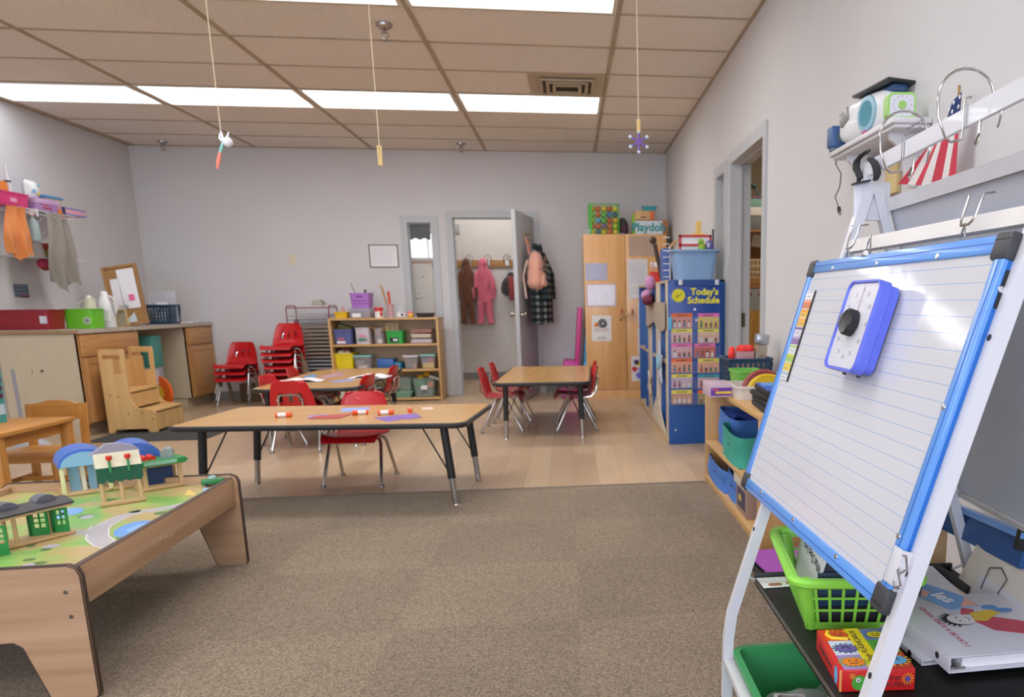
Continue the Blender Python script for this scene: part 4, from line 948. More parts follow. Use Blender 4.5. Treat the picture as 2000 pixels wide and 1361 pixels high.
t=thing('glass_jar','clear glass jar with a white label on the bookshelf top','jar',((x0+x1)/2,8.72,BT)); MB(clear('#dfe6e8',.3,.05)).lathe([(r,0),(r*1.02,H*.75),(r*.8,H*.85),(r*.8,H)],20).build('jar_body',t); m=MB(PAPER).lathe([(r*1.03,.01),(r*1.03,H*.45)],20,cap=False); m.m(INK).ball((r*.3,-r*.98,H*.25),(r*.3,r*.08,r*.3),8,6); m.build('label_sticker',t)
x0,x1,_,z1=sp(793,609,806,620); r=(x1-x0)/2
m=MB(mt('#e2728a',rough=.5)).ball((0,0,r),r); m.m(mt('#e8b93c',rough=.5)).ball((.004,-.006,r*.75),r*.93)
one(m,'toy_ball','small pink and yellow ball on the bookshelf top','ball',((x0+x1)/2,8.72,BT))
x0,x1,_,z1=sp(811,612,845,620)
tub('black_tray','black shallow tray at the right end of the bookshelf top','tray',x0,x1,8.66,8.86,BT,z1+.004,mt('#2d302e',rough=.5),None,.86)
# upper shelf
z=ZS[2]+.001
t,w,h=stub('dusty blue bin with a white label on the upper shelf of the bookshelf',649,688,643,mt('#565d93',rough=.5),z)
m=MB(PAPER).box(-w*.3,w*.12,-.116,-.11,.012,.035); m.m(mt('#a3647a',rough=.6)).box(-w*.25,w*.08,-.119,-.113,.04,.075); m.build('label_sticker',t)
MB(mt('#6b6a34',rough=.7)).t(Tr(0,0,h-.05),Ry(16)).box(-.08,.06,-.06,.06,.0,.09,.01).build('contents',t)
t,w,h=stub('white bin with a green and pink picture on the upper shelf of the bookshelf',692,722,640,mt('#c9bfc6',rough=.45),z,taper=.96)
m=MB(mt('#d98fa0',rough=.6)).t(Tr(0,-.117,.085),Rx(90)).prism([(-.04,-.005),(.05,-.012),(.02,.02),(-.03,.02)],0,.002); m.m(mt('#4e8a76',rough=.6)).t(Tr(0,-.117,.05),Rx(90)).prism([(-.055,0),(-.03,.016),(.02,.012),(.06,.002),(.02,-.014),(-.03,-.016)],0,.002); m.build('picture',t)
x0,x1,_,z1=sp(727,640,747,668); t=thing('clear_jar','clear jar stuffed with crumpled brown paper on the bookshelf','jar',((x0+x1)/2,8.75,z)); r=(x1-x0)/2; H=z1-z
MB(clear('#d8d2d6',.4,.08)).lathe([(r*.85,0),(r,.02),(r,H*.9),(r*.94,H)],18).build('jar_body',t); m=MB(mt('#6d4a78',rough=.6)).ball((r*.3,-r*.4,H*.55),(r*.4,r*.3,H*.25),8,6); m.m(PAPER).box(-r*.1,r*.6,-r*.85,-r*.5,.005,H*.3); m.build('contents',t)
rn=random.Random(5)
MB(mt('#b8935f',rough=.85)).sheet(14,8,lambda u,v:(-.13+.24*u,-.05+.1*v,H*.95+.03*math.sin(u*9)+.02*math.sin(v*8+u*5)-.03*u),.003).build('crumpled_paper',t)
t,w,h=stub('green bin full of craft sticks on the upper shelf of the bookshelf',752,788,646,mt('#2fa545',rough=.45),z,d=.2)
m=MB(INK).box(-w*.26,w*.2,-.098,-.093,.02,.065); m.m(mt('#d9dede',rough=.6)).box(-w*.08,w*.16,-.101,-.096,.03,.055); m.build('label_sticker',t)
m=MB(mt('#cbb48f',rough=.6))
for k in range(9): x=-w*.42+w*.62*k/8; m.box(x-.0035,x+.0035,-.07+.01*(k%4),-.066+.01*(k%4),.02,h+.075+.012*rn.random())
m.build('craft_stick',t); MB(mt('#8d2f39',rough=.6)).box(w*.18,w*.22,-.05,-.04,.02,h+.09).build('red_stick',t)
for k,(py0,py1,hx,lab) in enumerate(((655,667,'#c4b8c0','lowest folded grey towel in the pile on the bookshelf'),(643,654,'#cdbba6','middle folded towel in the pile on the bookshelf'),(632,641,'#9c6f66','topmost folded brownish towel in the pile on the bookshelf'))):
    x0,x1,z0,z1=sp(796,py0,848,py1,8.70); cz=z+.002+.056*k
    m=MB(mt(hx,rough=.95,bump=.3,bscale=90,sheen=.3))
    for q in range(2): m.box(-.115+.012*((k+q)%2),.115-.01*(k%2),-.09+.008*q,.12,.021*q,.021*q+.023,.0105)
    one(m,'folded_towel',lab,'towel',((x0+x1)/2,8.78,cz+.0),0,'folded towels on the bookshelf')
# middle shelf
z=ZS[1]+.001
t,w,h=stub('bright yellow tub with brown and white cloth on the middle shelf',651,690,690,mt('#e3cd12',rough=.4),z,d=.26)
MB(mt('#7d4a40',rough=.9,bump=.2)).ball((0,0,h+.02),(.065,.08,.05),12,8).build('brown_cloth',t); MB(mt('#e0d3ca',rough=.9)).ball((-.03,-.07,h),(.045,.045,.03),12,8).build('white_cloth',t); MB(mt('#e0d3ca',rough=.9)).ball((.035,-.07,h-.004),(.04,.045,.028),12,8).build('white_cloth',t)
def clearbox(label,px0,px1,py0,lid,contents,zb,Y=YS,d=.2):
    x0,x1,_,_=sp(px0,py0,px1,py0+20,Y); z1=at((px0+px1)/2,py0,Y=Y).z; hw=(x1-x0)/2; H=z1-zb
    t=thing('lidded_box',label,'box',((x0+x1)/2,Y+d/2,zb))
    v,f=open_bin(2*hw-.016,d-.016,H-.016,.82,.002,.015,.003); MB(mt('#d4d0d4',alpha=.2,rough=.1)).add(v,f).build('box_body',t)
    MB(lid).prism(rrect(-hw,hw,-d/2,d/2,.02),H-.018,H).build('lid',t)
    m=MB()
    for (a,b,c_,d_,hx) in contents: m.m(mt(hx,rough=.7)).box(hw*a*.8,hw*b*.8,-d*.38,d*.3,H*c_+.004,H*d_,.006)
    m.build('contents',t); return t
MINT=mt('#8fc5b8',rough=.4)
clearbox('clear box with a mint lid beside the yellow tub on the middle shelf',688,726,694,MINT,[(-.6,.5,0,.3,'#d9cfc8'),(-.8,.1,.3,.6,'#8d8a86')],z)
t=thing('blue_case','flat blue case on the middle shelf of the bookshelf','case',(0,0,0)); x0,x1,_,_=sp(736,702,783,716); z1=at(755,701,Y=YS).z; t.location=((x0+x1)/2,YS+.12,z); hw=(x1-x0)/2
MB(mt('#3467a8',rough=.4)).box(-hw,hw*.35,-.11,.1,0,z1-z,.006).build('case_body',t); MB(mt('#1f7fa3',rough=.4)).t(Rz(-8)).box(hw*.1,hw,-.07,.1,0,(z1-z)*.62,.005).build('second_tray',t)
clearbox('clear box with a white lid on the middle shelf, right of the blue case',786,817,694,mt('#d5d2d4',rough=.4),[(-.7,.2,0,.35,'#5f6d72'),(.2,.8,.0,.4,'#9a7468')],z)
clearbox('clear mint-lidded box of red and yellow pieces at the right of the middle shelf',819,851,692,MINT,[(-.9,.9,0,.42,'#d3b33f'),(-.2,.9,.42,.72,'#a8434f'),(-.9,-.3,.4,.7,'#5a6aa0')],z)
# lower shelf
z=ZS[0]+.001
x0,x1,z0,z1=sp(804,738,851,777)
t=tub('toy_bin','big clear bin of green and orange toys at the lower right of the bookshelf','bin',x0,x1,YS,YS+.26,z,z1,mt('#a9c2b4',alpha=.25,rough=.12),None,.84); w=x1-x0
MB(mt('#3f9460',rough=.6)).box(-w*.4,w*.05,-.11,.08,.10,.19,.02).build('green_toy',t); MB(mt('#e8702f',rough=.6)).box(w*.14,w*.38,-.108,.05,.095,.17,.02).build('orange_toy',t); MB(mt('#7d8290',rough=.6)).box(-w*.34,w*.33,-.095,.08,.005,.09,.02).build('grey_toy',t); MB(PAPER).box(-w*.12,w*.16,-.132,-.124,.085,.13).build('label_sticker',t)
MB(mt('#e3b416',rough=.5)).ball((.02,0,z1-z+.03),(.04,.04,.035)).build('yellow_toy',t); MB(mt('#e3b416',rough=.5)).ball((-.05,.0,z1-z+.0),(.04,.05,.03)).build('yellow_toy',t); MB(mt('#d9d8d2',rough=.6)).t(Ry(18)).box(-.02,.12,-.06,.06,z1-z-.0,z1-z+.03,.008).build('white_toy',t)
x0,x1,z0,z1=sp(768,764,806,781)
tub('mint_tub','low mint tub at the bottom of the bookshelf under a clear tub','tub',x0,x1,YS-.03,YS+.25,z,z1,mt('#86bfae',rough=.4),None,.8)
x0,x1,z0,z1=sp(772,737,806,763)
t=tub('clear_tub','clear tub of yellow green toys standing in the mint tub','tub',x0+.01,x1-.012,YS+.01,YS+.2,z+.012,z1,mt('#9fb0a6',alpha=.45,rough=.15),None,.84); MB(mt('#b3bf3c',rough=.6)).box(-.05,.06,-.06,.06,.04,.1,.02).build('toy_pieces',t)
x0,x1,z0,z1=sp(690,757,745,777)
t=tub('clear_tub','clear mint-lidded tub in the middle of the bookshelf bottom','tub',x0+.03,x1,YS+.01,YS+.22,z,z1,mt('#b0b4b4',alpha=.5,rough=.15),None,.86); MB(mt('#b9c45a',rough=.6)).box(.0,.08,-.07,.07,.01,.05,.01).build('toy_pieces',t); MB(mt('#9fd0bd',rough=.45)).t(Tr(-.05,0,z1-z+.004),Ry(-6)).box(-.1,.12,-.09,.1,0,.01).build('lid',t)
x0,x1,z0,z1=sp(658,765,669,778)
one(MB(mt('#dcdcd6',rough=.4)).lathe([((x1-x0)/2,0),((x1-x0)/2,z1-z),((x1-x0)/2*.85,z1-z)],16),'white_tub','small white tub at the bottom left of the bookshelf','tub',((x0+x1)/2,8.76,z))

# drying rack
REDM=mt('#8e2b33',rough=.45); RGR=mt('#9a9aa0',rough=.4,metal=.6)
x0,x1,z0,z1=span(572,597,656,800,8.8)
RX0,RX1,RZ1=x0,-2.50,1.05
t=thing('drying_rack','red framed wire drying rack with many shelves between the chairs and the bookshelf','rack',(RX0,8.74,0)); W=.44; D=.30
m=MB(REDM)
for x in (0,W):
    m.tube([(x,0,0),(x,0,RZ1-.03),(x,.03,RZ1),(x,D-.03,RZ1),(x,D,RZ1-.03),(x,D,0)],.006,8)
m.cyl((0,0,RZ1-.02),(W,0,RZ1-.02),.005,n=8).cyl((0,D,RZ1-.02),(W,D,RZ1-.02),.005,n=8)
for x in (0,W):
    for y in (0,D): m.cyl((x,y,0),(x,y,.03),.011,n=10)
m.build('frame',t)
NSH=21
for k in range(NSH):
    z=.12+.041*k; m=MB(RGR); m.tube([(0,0,z),(W,0,z),(W,D,z),(0,D,z)],.003,6,True)
    for q in range(1,8): m.cyl((W*q/8,0,z),(W*q/8,D,z),.0018,n=5)
    m.build('wire_shelf',t)
for k in range(5,18): MB(mt('#a98e72' if k>8 else '#a3a3aa',rough=.8)).box(.09,W-.01,.004,D-.02,.124+.041*k,.134+.041*k).build('tray_sheet',t)
MB(mt('#c9c0c4',rough=.7)).box(.06,W-.05,.0,D-.02,.124+.041*20,.13+.041*20).build('tray_sheet',t); MB(mt('#7d3f4a',rough=.7)).box(.07,.11,.0,.03,.124+.041*18,.155+.041*18).build('clip',t)
m=MB(mt('#b5b0a2',rough=.95,bump=.2)); 
for k in range(3): m.box(-.06+.01*k,.06-.01*k,-.07,.07,.018*k,.018*k+.022,.009)
p=at(620,596,Y=8.84); one(m,'folded_cloth','small folded grey cloth on top of the red drying rack','cloth',(p.x,8.88,RZ1+.007))

# ------------------------------------------------------------------ coats
def garment(name,label,hexc,px0,px1,py0,py1,Y,legs=True,seed=1):
    x0,x1,z0,z1=span(px0,py0,px1,py1,Y); cx=(x0+x1)/2; w=(x1-x0)/2; H=z1-z0
    t=thing(name,label,'coat',(cx,Y,z1)); M_=mt(hexc,rough=.95,var=.1,bump=.5,bscale=120,sheen=.5)
    rn=random.Random(seed); a=rn.uniform(0,6)
    def body(u,v):
        th=2*PI*u; 
        wv=.30+.42*min(1,v*3.0) if v<.3 else .72-.10*math.sin((v-.3)*4)
        return (w*wv*math.cos(th)+.012*math.sin(v*9+a),.055*(.6+.4*min(1,v*4))*math.sin(th)+.008*math.sin(th*5+v*6),-H*(.05+.60*v))
    m=MB(M_).sheet(28,16,body,.004); m.build('body',t)
    m=MB(M_).ball((0,0,-H*.07),(w*.42,.05,H*.085),14,10); m.build('hood',t)
    for s in (-1,1): MB(M_).tube([(s*w*.45,0,-H*.18),(s*w*.75,-.01,-H*.32),(s*w*.86,-.02,-H*.48),(s*w*.84,-.02,-H*.60)],[.035,.045,.042,.032],10).build('sleeve',t)
    if legs:
        for s in (-1,1): MB(M_).tube([(s*w*.32,0,-H*.60),(s*w*.38,-.005,-H*.75),(s*w*.42,-.01,-H*.9),(s*w*.5,-.02,-H*.985)],[.055,.055,.048,.05],10).build('trouser_leg',t)
    return t
garment('snowsuit','brown hooded fleece suit hanging on the cloakroom rail','#6a3d26',893,932,506,634,Y2-.10,True,2)
garment('snowsuit','pink hooded fleece suit hanging on the cloakroom rail','#d96a80',925,967,506,634,Y2-.10,True,6)
t=garment('jacket','dark jacket with red and plaid lining hanging behind the open door','#3c3436',982,1016,532,602,Y2-.08,False,9)
x0,x1,z0,z1=span(990,540,1012,598,Y2-.14); MB(mt('#9c4648',rough=.9)).box(-.03,.10,-.085,-.06,-.38,-.05,.02).build('lining',t)
# over-door hook, backpack, plaid coat, teal bag on the open door leaf
dirv=Vector((math.cos(ang),math.sin(ang),0)); nrm=Vector((-dirv.y,dirv.x,0))
if nrm.x<0: nrm=-nrm
hp=Vector((hinge[0],hinge[1],0))+dirv*.50
rzD=math.atan2(dirv.y,dirv.x)
def ondoor(s,off): return Vector((hinge[0],hinge[1],0))+dirv*s+nrm*off
q=ondoor(.45,.0225)
t=thing('door_hook','brass coat hook on the open door above the backpack','hook',(q.x,q.y,1.76),math.atan2(nrm.y,nrm.x))
MB(mt('#b39355',rough=.3,metal=1)).box(0,.006,-.03,.03,-.05,.06).tube([(.006,0,.03),(.05,0,.03),(.07,0,.07)],.007,8).tube([(.006,0,-.02),(.06,0,-.03),(.075,0,.0)],.007,8).build('hook_body',t)
def m_plaid():
    m,nt,b=base('plaid_cloth'); tc=N(nt,'ShaderNodeTexCoord'); sp_=N(nt,'ShaderNodeSeparateXYZ'); nt.links.new(tc.outputs['Object'],sp_.inputs['Vector'])
    outs=[]
    for ax in ('Y','Z'):
        w_=N(nt,'ShaderNodeMath',operation='PINGPONG'); w_.inputs[1].default_value=.035; nt.links.new(sp_.outputs[ax],w_.inputs[0])
        g=N(nt,'ShaderNodeMath',operation='GREATER_THAN'); g.inputs[1].default_value=.019; nt.links.new(w_.outputs[0],g.inputs[0]); outs.append(g)
    s=N(nt,'ShaderNodeMath',operation='ADD'); nt.links.new(outs[0].outputs[0],s.inputs[0]); nt.links.new(outs[1].outputs[0],s.inputs[1])
    d=N(nt,'ShaderNodeMath',operation='MULTIPLY'); d.inputs[1].default_value=.5; nt.links.new(s.outputs[0],d.inputs[0])
    cr=N(nt,'ShaderNodeValToRGB'); e=cr.color_ramp.elements; e[0].color=lin('#17181c'); e[1].color=lin('#8f9490'); e[1].position=1; k=e.new(.5); k.color=lin('#2f3d40'); nt.links.new(d.outputs[0],cr.inputs['Fac']); nt.links.new(cr.outputs['Color'],b.inputs['Base Color']); b.inputs['Roughness'].default_value=.95; return m
PLAID=m_plaid()
q=ondoor(.40,.03)
t=thing('plaid_coat','black and white plaid coat hanging on the open door behind the backpack','coat',(q.x,q.y,1.72),math.atan2(nrm.y,nrm.x))
def cb(u,v):
    th=PI*(u-.5)*1.0; w_=.05+.16*min(1,v*2.2)
    return (.07+ (.07+.10*min(1,v*1.6))*math.cos(th)+.012*math.sin(u*26),w_*math.sin(th)*1.3,-.86*v-.02)
MB(PLAID).sheet(36,20,cb,.006).build('body',t)
for s in (-1,1): MB(PLAID).tube([(.13,s*.10,-.12),(.20,s*.17,-.35),(.22,s*.18,-.62)],[.04,.055,.045],10).build('sleeve',t)
MB(mt('#1d4a4c',rough=.9)).sheet(12,8,lambda u,v:(.08+.02*math.sin(u*9),.06+.16*u,-.62-.28*v),.02).build('teal_hem',t)
q=ondoor(.60,.16)
t=thing('backpack','peach pink fluffy backpack hanging on the open door','backpack',(q.x,q.y,1.39),math.atan2(nrm.y,nrm.x))
PK=mt('#dba08a',rough=.9,bump=.2,bscale=90,sheen=.4)
def bagf(dep,wid,z0,z1,px):
    def f(u,v):
        th=2*PI*u; z=z0+(z1-z0)*v; k=(max(0,1-abs(2*v-1)**5))**.5; w_=wid*(1-.42*v**1.6)*k; d_=dep*(1-.35*v)*k
        c,s=math.cos(th),math.sin(th); q=(abs(c)**3+abs(s)**3)**(-1/3)
        return (px+d_*c*q+.004*math.sin(z*60+u*9),w_*s*q,z)
    return f
MB(PK).sheet(32,18,bagf(.10,.15,-.20,.22,0)).build('bag_body',t); MB(PK).sheet(24,10,bagf(.045,.115,-.17,.0,.075)).build('front_pocket',t)
MB(mt('#b97a66',rough=.9)).tube([(.10-.05*abs(k-5)/5*0+.0,0,.0+.019*k) for k in range(0,10)],.003,6).build('seam',t)
MB(mt('#c98c78',rough=.8)).tube([(-.06,-.05,.18),(-.08,-.03,.30),(-.10,.0,.36),(-.08,.03,.30),(-.06,.05,.18)],.009,8).build('hang_loop',t)
MB(mt('#cfb3a4',rough=.8)).tube([(-.07,-.1,.12),(-.11,-.15,-.05),(-.08,-.17,-.28)],.012,8).build('strap',t); MB(mt('#8d6f64',rough=.5)).tube([(.128*math.cos(a),.143*math.sin(a),.03) for a in [(-1.2+.24*k) for k in range(11)]],.004,6).build('zip',t)

# folding mats by the cabinet
def foam(label,hexc,px,zt,hex2):
    p=at(px,700,Y=8.75)
    t=thing('folding_mat',label,'mat',(p.x,8.72,0),0,'folding mats beside the cabinet',(0,R(4.5),0))
    MB(mt(hexc,rough=.4)).box(-.03,.025,-.22,.25,.38,zt,.015).build('panel',t); MB(mt(hex2,rough=.4)).box(-.16 if px<1130 else -.03,.025,-.23,.25,.0,.41,.02).build('folded_panel',t)
foam('pink folding foam mat standing beside the tall cabinet','#c23f86',1122,1.01,'#c43d9c')
foam('blue folding foam mat between the pink mat and the tall cabinet','#4f9fd0',1139,1.01,'#4fa3d8')

# ------------------------------------------------------------------ tall cabinet
CX0,CX1,CYF=.178,1.085,8.42
t=thing('tall_cabinet','tall light wood two-door cabinet in the back right corner','cabinet',(CX0,CYF,0)); W=CX1-CX0; D=.66; CH=1.785
CWZ=wood('#e2b178','#d49d5f','Z',rough=.3,scale=.4,coat=.2)
MB(CWZ).box(0,W,.02,D,.10,CH,.003).build('carcass',t)
MB(CWZ).box(-.005,W+.005,-.002,.04,.0,.10).build('plinth',t)
split=at(1221,480,Y=CYF).x-CX0
MB(CWZ).box(.004,split-.003,-.0,.02,.105,CH-.004,.002).build('door',t); d2=MB(CWZ).box(split+.003,W-.004,-.0,.02,.105,CH-.004,.002).build('door',t)
zh=at(1215,612,Y=CYF).z
m=MB(mt('#c9a66a',rough=.5)).box(split-.08,split+.075,-.045,-.03,zh-.02,zh-.004); m.m(mt('#b5593a',rough=.4)).box(split-.058,split-.045,-.045,0,zh-.02,zh+.05,.003).box(split+.055,split+.068,-.045,0,zh-.02,zh+.05,.003); m.build('handle',t)
m=MB(BLACKP).t(Tr(split-.06,0,zh-.07),Rx(90)).lathe([(.001,0),(.011,0),(.011,.004),(.001,.004)],14); m.build('lock',t)
def sheetoncab(label,px0,py0,px1,py1,hexc,name='paper_sheet',tilt=0,draw=None,cat='paper',rough=.7):
    x0,x1,z0,z1=span(px0,py0,px1,py1,CYF); t=thing(name,label,cat,((x0+x1)/2,CYF-.0012,(z0+z1)/2),0,'sheets taped to the tall cabinet')
    hw,hh=(x1-x0)/2,(z1-z0)/2
    MB(mt(hexc,rough=rough)).t(Ry(tilt)).box(-hw,hw,-.0012,0,-hh,hh).build('sheet',t)
    if draw: draw(t,hw,hh)
    return t
def silver(t,w,h):
    MB(mt('#dad7dc',rough=.4,metal=.5,bump=1.0,bscale=30)).box(-w*.9,w*.9,-.003,-.0012,-h*.88,h*.88).build('foil',t)
def lines(n,c='#a9a9b2'):
    def f(t,w,h):
        m=MB(mt(c,rough=.7))
        for k in range(n): z=h*.8-1.6*h*k/n; m.box(-w*.8,w*(.5+.3*((k*7)%3)/2),-.0022,-.0012,z-.003,z)
        m.build('writing',t)
    return f
sheetoncab('crinkled dark silver sheet, upper of the two at the left door of the cabinet',1143,514,1186,547,'#8f8e99',draw=lambda t,w,h: MB(mt('#9c9aa6',rough=.35,metal=.5,bump=.5,bscale=20)).box(-w,w,-.003,-.0012,-h,h).build('foil',t))
sheetoncab('bright crinkled silver sheet with a pink edge on the left door of the cabinet',1145,554,1204,599,'#cbb3b5',draw=silver)
def owl(t,w,h):
    MB(mt('#4b4f52',rough=.7)).t(Tr(w*.1,-.0018,h*.38),Rx(90)).tube([(.045*math.cos(a*PI/8),.045*math.sin(a*PI/8),0) for a in range(16)],.006,6,True).tube([(.024*math.cos(a*PI/8),.024*math.sin(a*PI/8),0) for a in range(16)],.011,6,True).box(.02,.05,-.005,.005,-.002,.002).build('grey_drawing',t)
    MB(mt('#dd7f3a',rough=.7)).t(Tr(-w*.5,-.0018,h*.25),Rx(90)).prism([(-.03,-.02),(.03,-.01),(.02,.03),(-.02,.025)],0,.001).build('orange_drawing',t)
    m=MB(mt('#c9815a',rough=.7)).t(Tr(0,-.0018,-h*.12),Rx(90)).tube([(-w*.7+w*1.4*k/19,.02*(1 if k%2 else -1),0) for k in range(20)],.003,5); m.build('zigzag_drawing',t)
    m=MB(INK).t(Tr(0,-.0018,-h*.78),Rx(90)).tube([(-.05+.1*k/11,.012*(1 if k%3 else -1),0) for k in range(12)],.0022,5); m.build('writing',t)
sheetoncab('white sheet with a grey and orange bird drawing on the left door of the cabinet',1156,616,1194,666,'#e3dfdc',draw=owl,tilt=1)
sheetoncab('big pale tan sheet at the top of the right door of the cabinet',1228,461,1281,501,'#b39a84',draw=lines(5,'#a08a76'))
sheetoncab('long white list on the right door, just below the tan sheet',1226,506,1265,560,'#d6d3d6',draw=lines(12))
sheetoncab('short white sheet under the long list on the right door',1228,560,1264,583,'#dad7d8',draw=lines(2,'#77777c'))
sheetoncab('white drawing sheet beside the cabinet lock on the right door',1246,590,1275,635,'#d8d4da',draw=lines(6,'#b5b3c4'))
sheetoncab('white drawing sheet at the middle of the right door behind the blue shelf',1246,640,1270,690,'#dad6da',draw=lines(3,'#c2c0cc'))
def blots(t,w,h):
    for hx,x,z,r in (('#c03038',-.5,-.05,.03),('#4a4470',-.2,.5,.03),('#e0c040',.2,.35,.026),('#6a6ad0',.2,-.55,.035),('#b0a0d8',.4,-.1,.03)):
        MB(mt(hx,rough=.7)).t(Tr(w*x,-.0015,h*z),Rx(90)).prism([(r*math.cos(a)*(1+.2*math.sin(3*a)),r*math.sin(a)) for a in [k*PI/7 for k in range(14)]],0,.0012).build('paint_blot',t)
sheetoncab('white sheet with red, yellow and purple blots low on the right door',1233,695,1258,744,'#dad6d6',draw=blots)
# on top of the cabinet
x0,x1,z0,z1=span(1151,398,1209,455,8.55); zt=CH
t=thing('ball_bag','green mesh cube bag full of coloured play balls on top of the cabinet','bag of balls',((x0+x1)/2,8.70,zt+.001)); s=(x1-x0)/2; Hb=z1-zt
GR=mt('#4fb23a',rough=.5)
m=MB(GR)
for a in (-1,1):
    for b in (-1,1):
        m.cyl((a*s,b*.13,0),(a*s,b*.13,Hb),.005,n=8); m.cyl((a*s,-.13,(b+1)/2*Hb),(a*s,.13,(b+1)/2*Hb),.005,n=8); m.cyl((-s,a*.13,(b+1)/2*Hb),(s,a*.13,(b+1)/2*Hb),.005,n=8)
m.box(-s,-s+.03,-.135,-.13,0,Hb); m.build('bag_edge',t)
MB(mt('#7cc95a',alpha=.16,rough=.2)).box(-s,s,-.13,.13,0.002,Hb).build('clear_side',t)
BC=['#e8c321','#2f4a86','#d8b41e','#7fc34a','#e3be2c','#c8302c','#4a62c0','#7a3a96','#d03a30','#e9d04a','#b5cc3a','#5c9fe0','#5cb0e8','#c02a26','#e0a518','#6a3aa8','#d04434','#62b84a']
rn=random.Random(3); k=0; cx,cy,cz=t.location; r=.0305; GB='play balls in the green bag'
spots=[]
for lay in range(2):
    for row in range(int((Hb-.02)/(r*1.9))):
        for q in range(5): spots.append((-s+.036+q*(2*s-.072)/4+.002*rn.uniform(-1,1),-.092+lay*.07,.034+row*r*2.02))
names={'#e8c321':'yellow','#d8b41e':'yellow','#e3be2c':'yellow','#e9d04a':'yellow','#e0a518':'amber','#2f4a86':'navy','#4a62c0':'blue','#5c9fe0':'light blue','#5cb0e8':'light blue','#7fc34a':'green','#b5cc3a':'lime','#62b84a':'green','#c8302c':'red','#d03a30':'red','#c02a26':'red','#d04434':'red','#7a3a96':'purple','#6a3aa8':'purple'}
bp={}
for (x,y,z) in spots:
    hx=BC[k%len(BC)] if k%3 else rn.choice(BC); k+=1
    if hx not in bp:
        o=one(MB(mt(hx,rough=.25,coat=.3)).ball((0,0,0),r,16,10),'play_ball','%s play ball in the green mesh bag on top of the cabinet'%names[hx],'ball',(cx+x,cy+y,cz+z),0,'%s play balls in the green bag'%names[hx]); bp[hx]=o
    else:
        o=bp[hx].copy(); COL.objects.link(o); o.location=(cx+x,cy+y,cz+z)
x0,x1,z0,z1=span(1207,417,1228,455,8.6)
t=thing('dark_bag','dark olive and plum bag behind the ball bag on the cabinet','bag',((x0+x1)/2,8.72,zt)); MB(mt('#454540',rough=.8)).ball((0,0,.10),(.062,.08,.10)).build('bag_body',t); MB(mt('#55333f',rough=.7)).ball((.01,-.04,.07),(.05,.05,.07)).build('plum_patch',t); MB(mt('#8a6ab0',rough=.6)).box(-.04,.02,-.1,-.05,.002,.03,.006).build('purple_base',t)
x0,x1,z0,z1=span(1241,430,1300,455,8.5); w=(x1-x0)/2; H1=z1-zt
t=thing('lettered_box','cardboard box with big teal bubble lettering on top of the cabinet','box',((x0+x1)/2,8.64,zt)); MB(mt('#a9764a',rough=.7)).box(-w+.05,w+.03,-.11,.13,0,H1+.005,.003).build('box_body',t)
m=MB(mt('#c9d6d8',rough=.5)).box(-w,w-.03,-.125,-.11,.002,H1-.004); m.build('front_sheet',t); m=MB(mt('#2f8c92',rough=.5)); m.text('Playdoh',.118,Tr(-.02,-.1258,H1*.5)@Rx(90),bold=.004); m.build('lettering',t)
MB(mt('#8fb53a',rough=.6)).box(-w-.03,-w+.045,-.06,.0,0,H1*1.5,.01).build('green_packet',t)
z2=zt+H1+.007; x0,x1,z0,z1=span(1241,411,1279,430,8.5); w=(x1-x0)/2; H2=z1-z2
t=thing('orange_caddy','tan and orange open box on top of the lettered cardboard box','box',((x0+x1)/2,8.62,z2)); MB(mt('#cfa874',rough=.6)).box(-w,w*.55,-.09,.08,0,H2,.004).build('box_body',t); MB(mt('#d5703a',rough=.6)).box(w*.55,w,-.09,.08,0,H2,.004).build('orange_end',t); MB(mt('#5a4a38',rough=.6)).box(-w*.4,w*.1,-.092,-.09,.02,.034).build('emblem',t)
x0,x1,z0,z1=span(1255,401,1285,411,8.5)
t=tub('teal_tub','small teal tub on top of the orange box above the cabinet','tub',x0,x1,8.54,8.68,z2+H2+.001,z1,mt('#3d9fa8',rough=.4),None,.8)
one(MB(clear('#c8d4dc',.5,.1)).lathe([(.035,0),(.04,.06),(.036,.06)],16),'clear_cup','small clear cup at the left end of the cabinet top','cup',(at(1147,450,Y=8.6).x+.02,8.6,zt))
# ------------------------------------------------------------------ blue shelf along the right wall
BLUE=mt('#1f57a0',rough=.45,var=.04); CRM=mt('#c8bba8',rough=.55,var=.04); CRMW=wood('#cdb896','#b9a27d','Z',rough=.5)
UX0,UX1,UY0,UZ=.725,1.145,5.575,1.222
t=thing('blue_cubby_shelf','tall blue and cream cubby shelf along the right wall behind the schedule chart','shelf',(UX0,UY0,0)); W=UX1-UX0
m=MB(BLUE).box(0,W,0,.02,0,UZ,.003); m.m(mt('#b9c6d8',rough=.4)).cyl((.05,-.002,.11),(.05,0,.11),.008,n=12); m.build('end_panel',t)
for y in (.46,1.10,1.70,2.32): MB(BLUE).box(0.0,W,y,y+.02,.06,UZ-.02,.002).build('divider',t)
MB(BLUE).box(W-.015,W,.02,2.32,.06,UZ-.02).build('back_panel',t)
MB(CRMW).box(-.005,W,.0,2.36,UZ-.02,UZ,.003).build('top_board',t); MB(CRMW).box(-.004,W,.02,2.34,.0,.06,.003).build('base_board',t)
for y in (.02,.485,1.12): MB(CRM).box(-.004,.012,y,y+(.12 if y<.1 else .30),.06,UZ-.02,.002).build('front_panel',t)
for y0,y1 in ((.14,.46),(.79,1.1),(1.42,1.70),(1.72,2.32)): MB(CRMW).box(.0,W-.015,y0,y1,.60,.618).build('cubby_shelf',t)
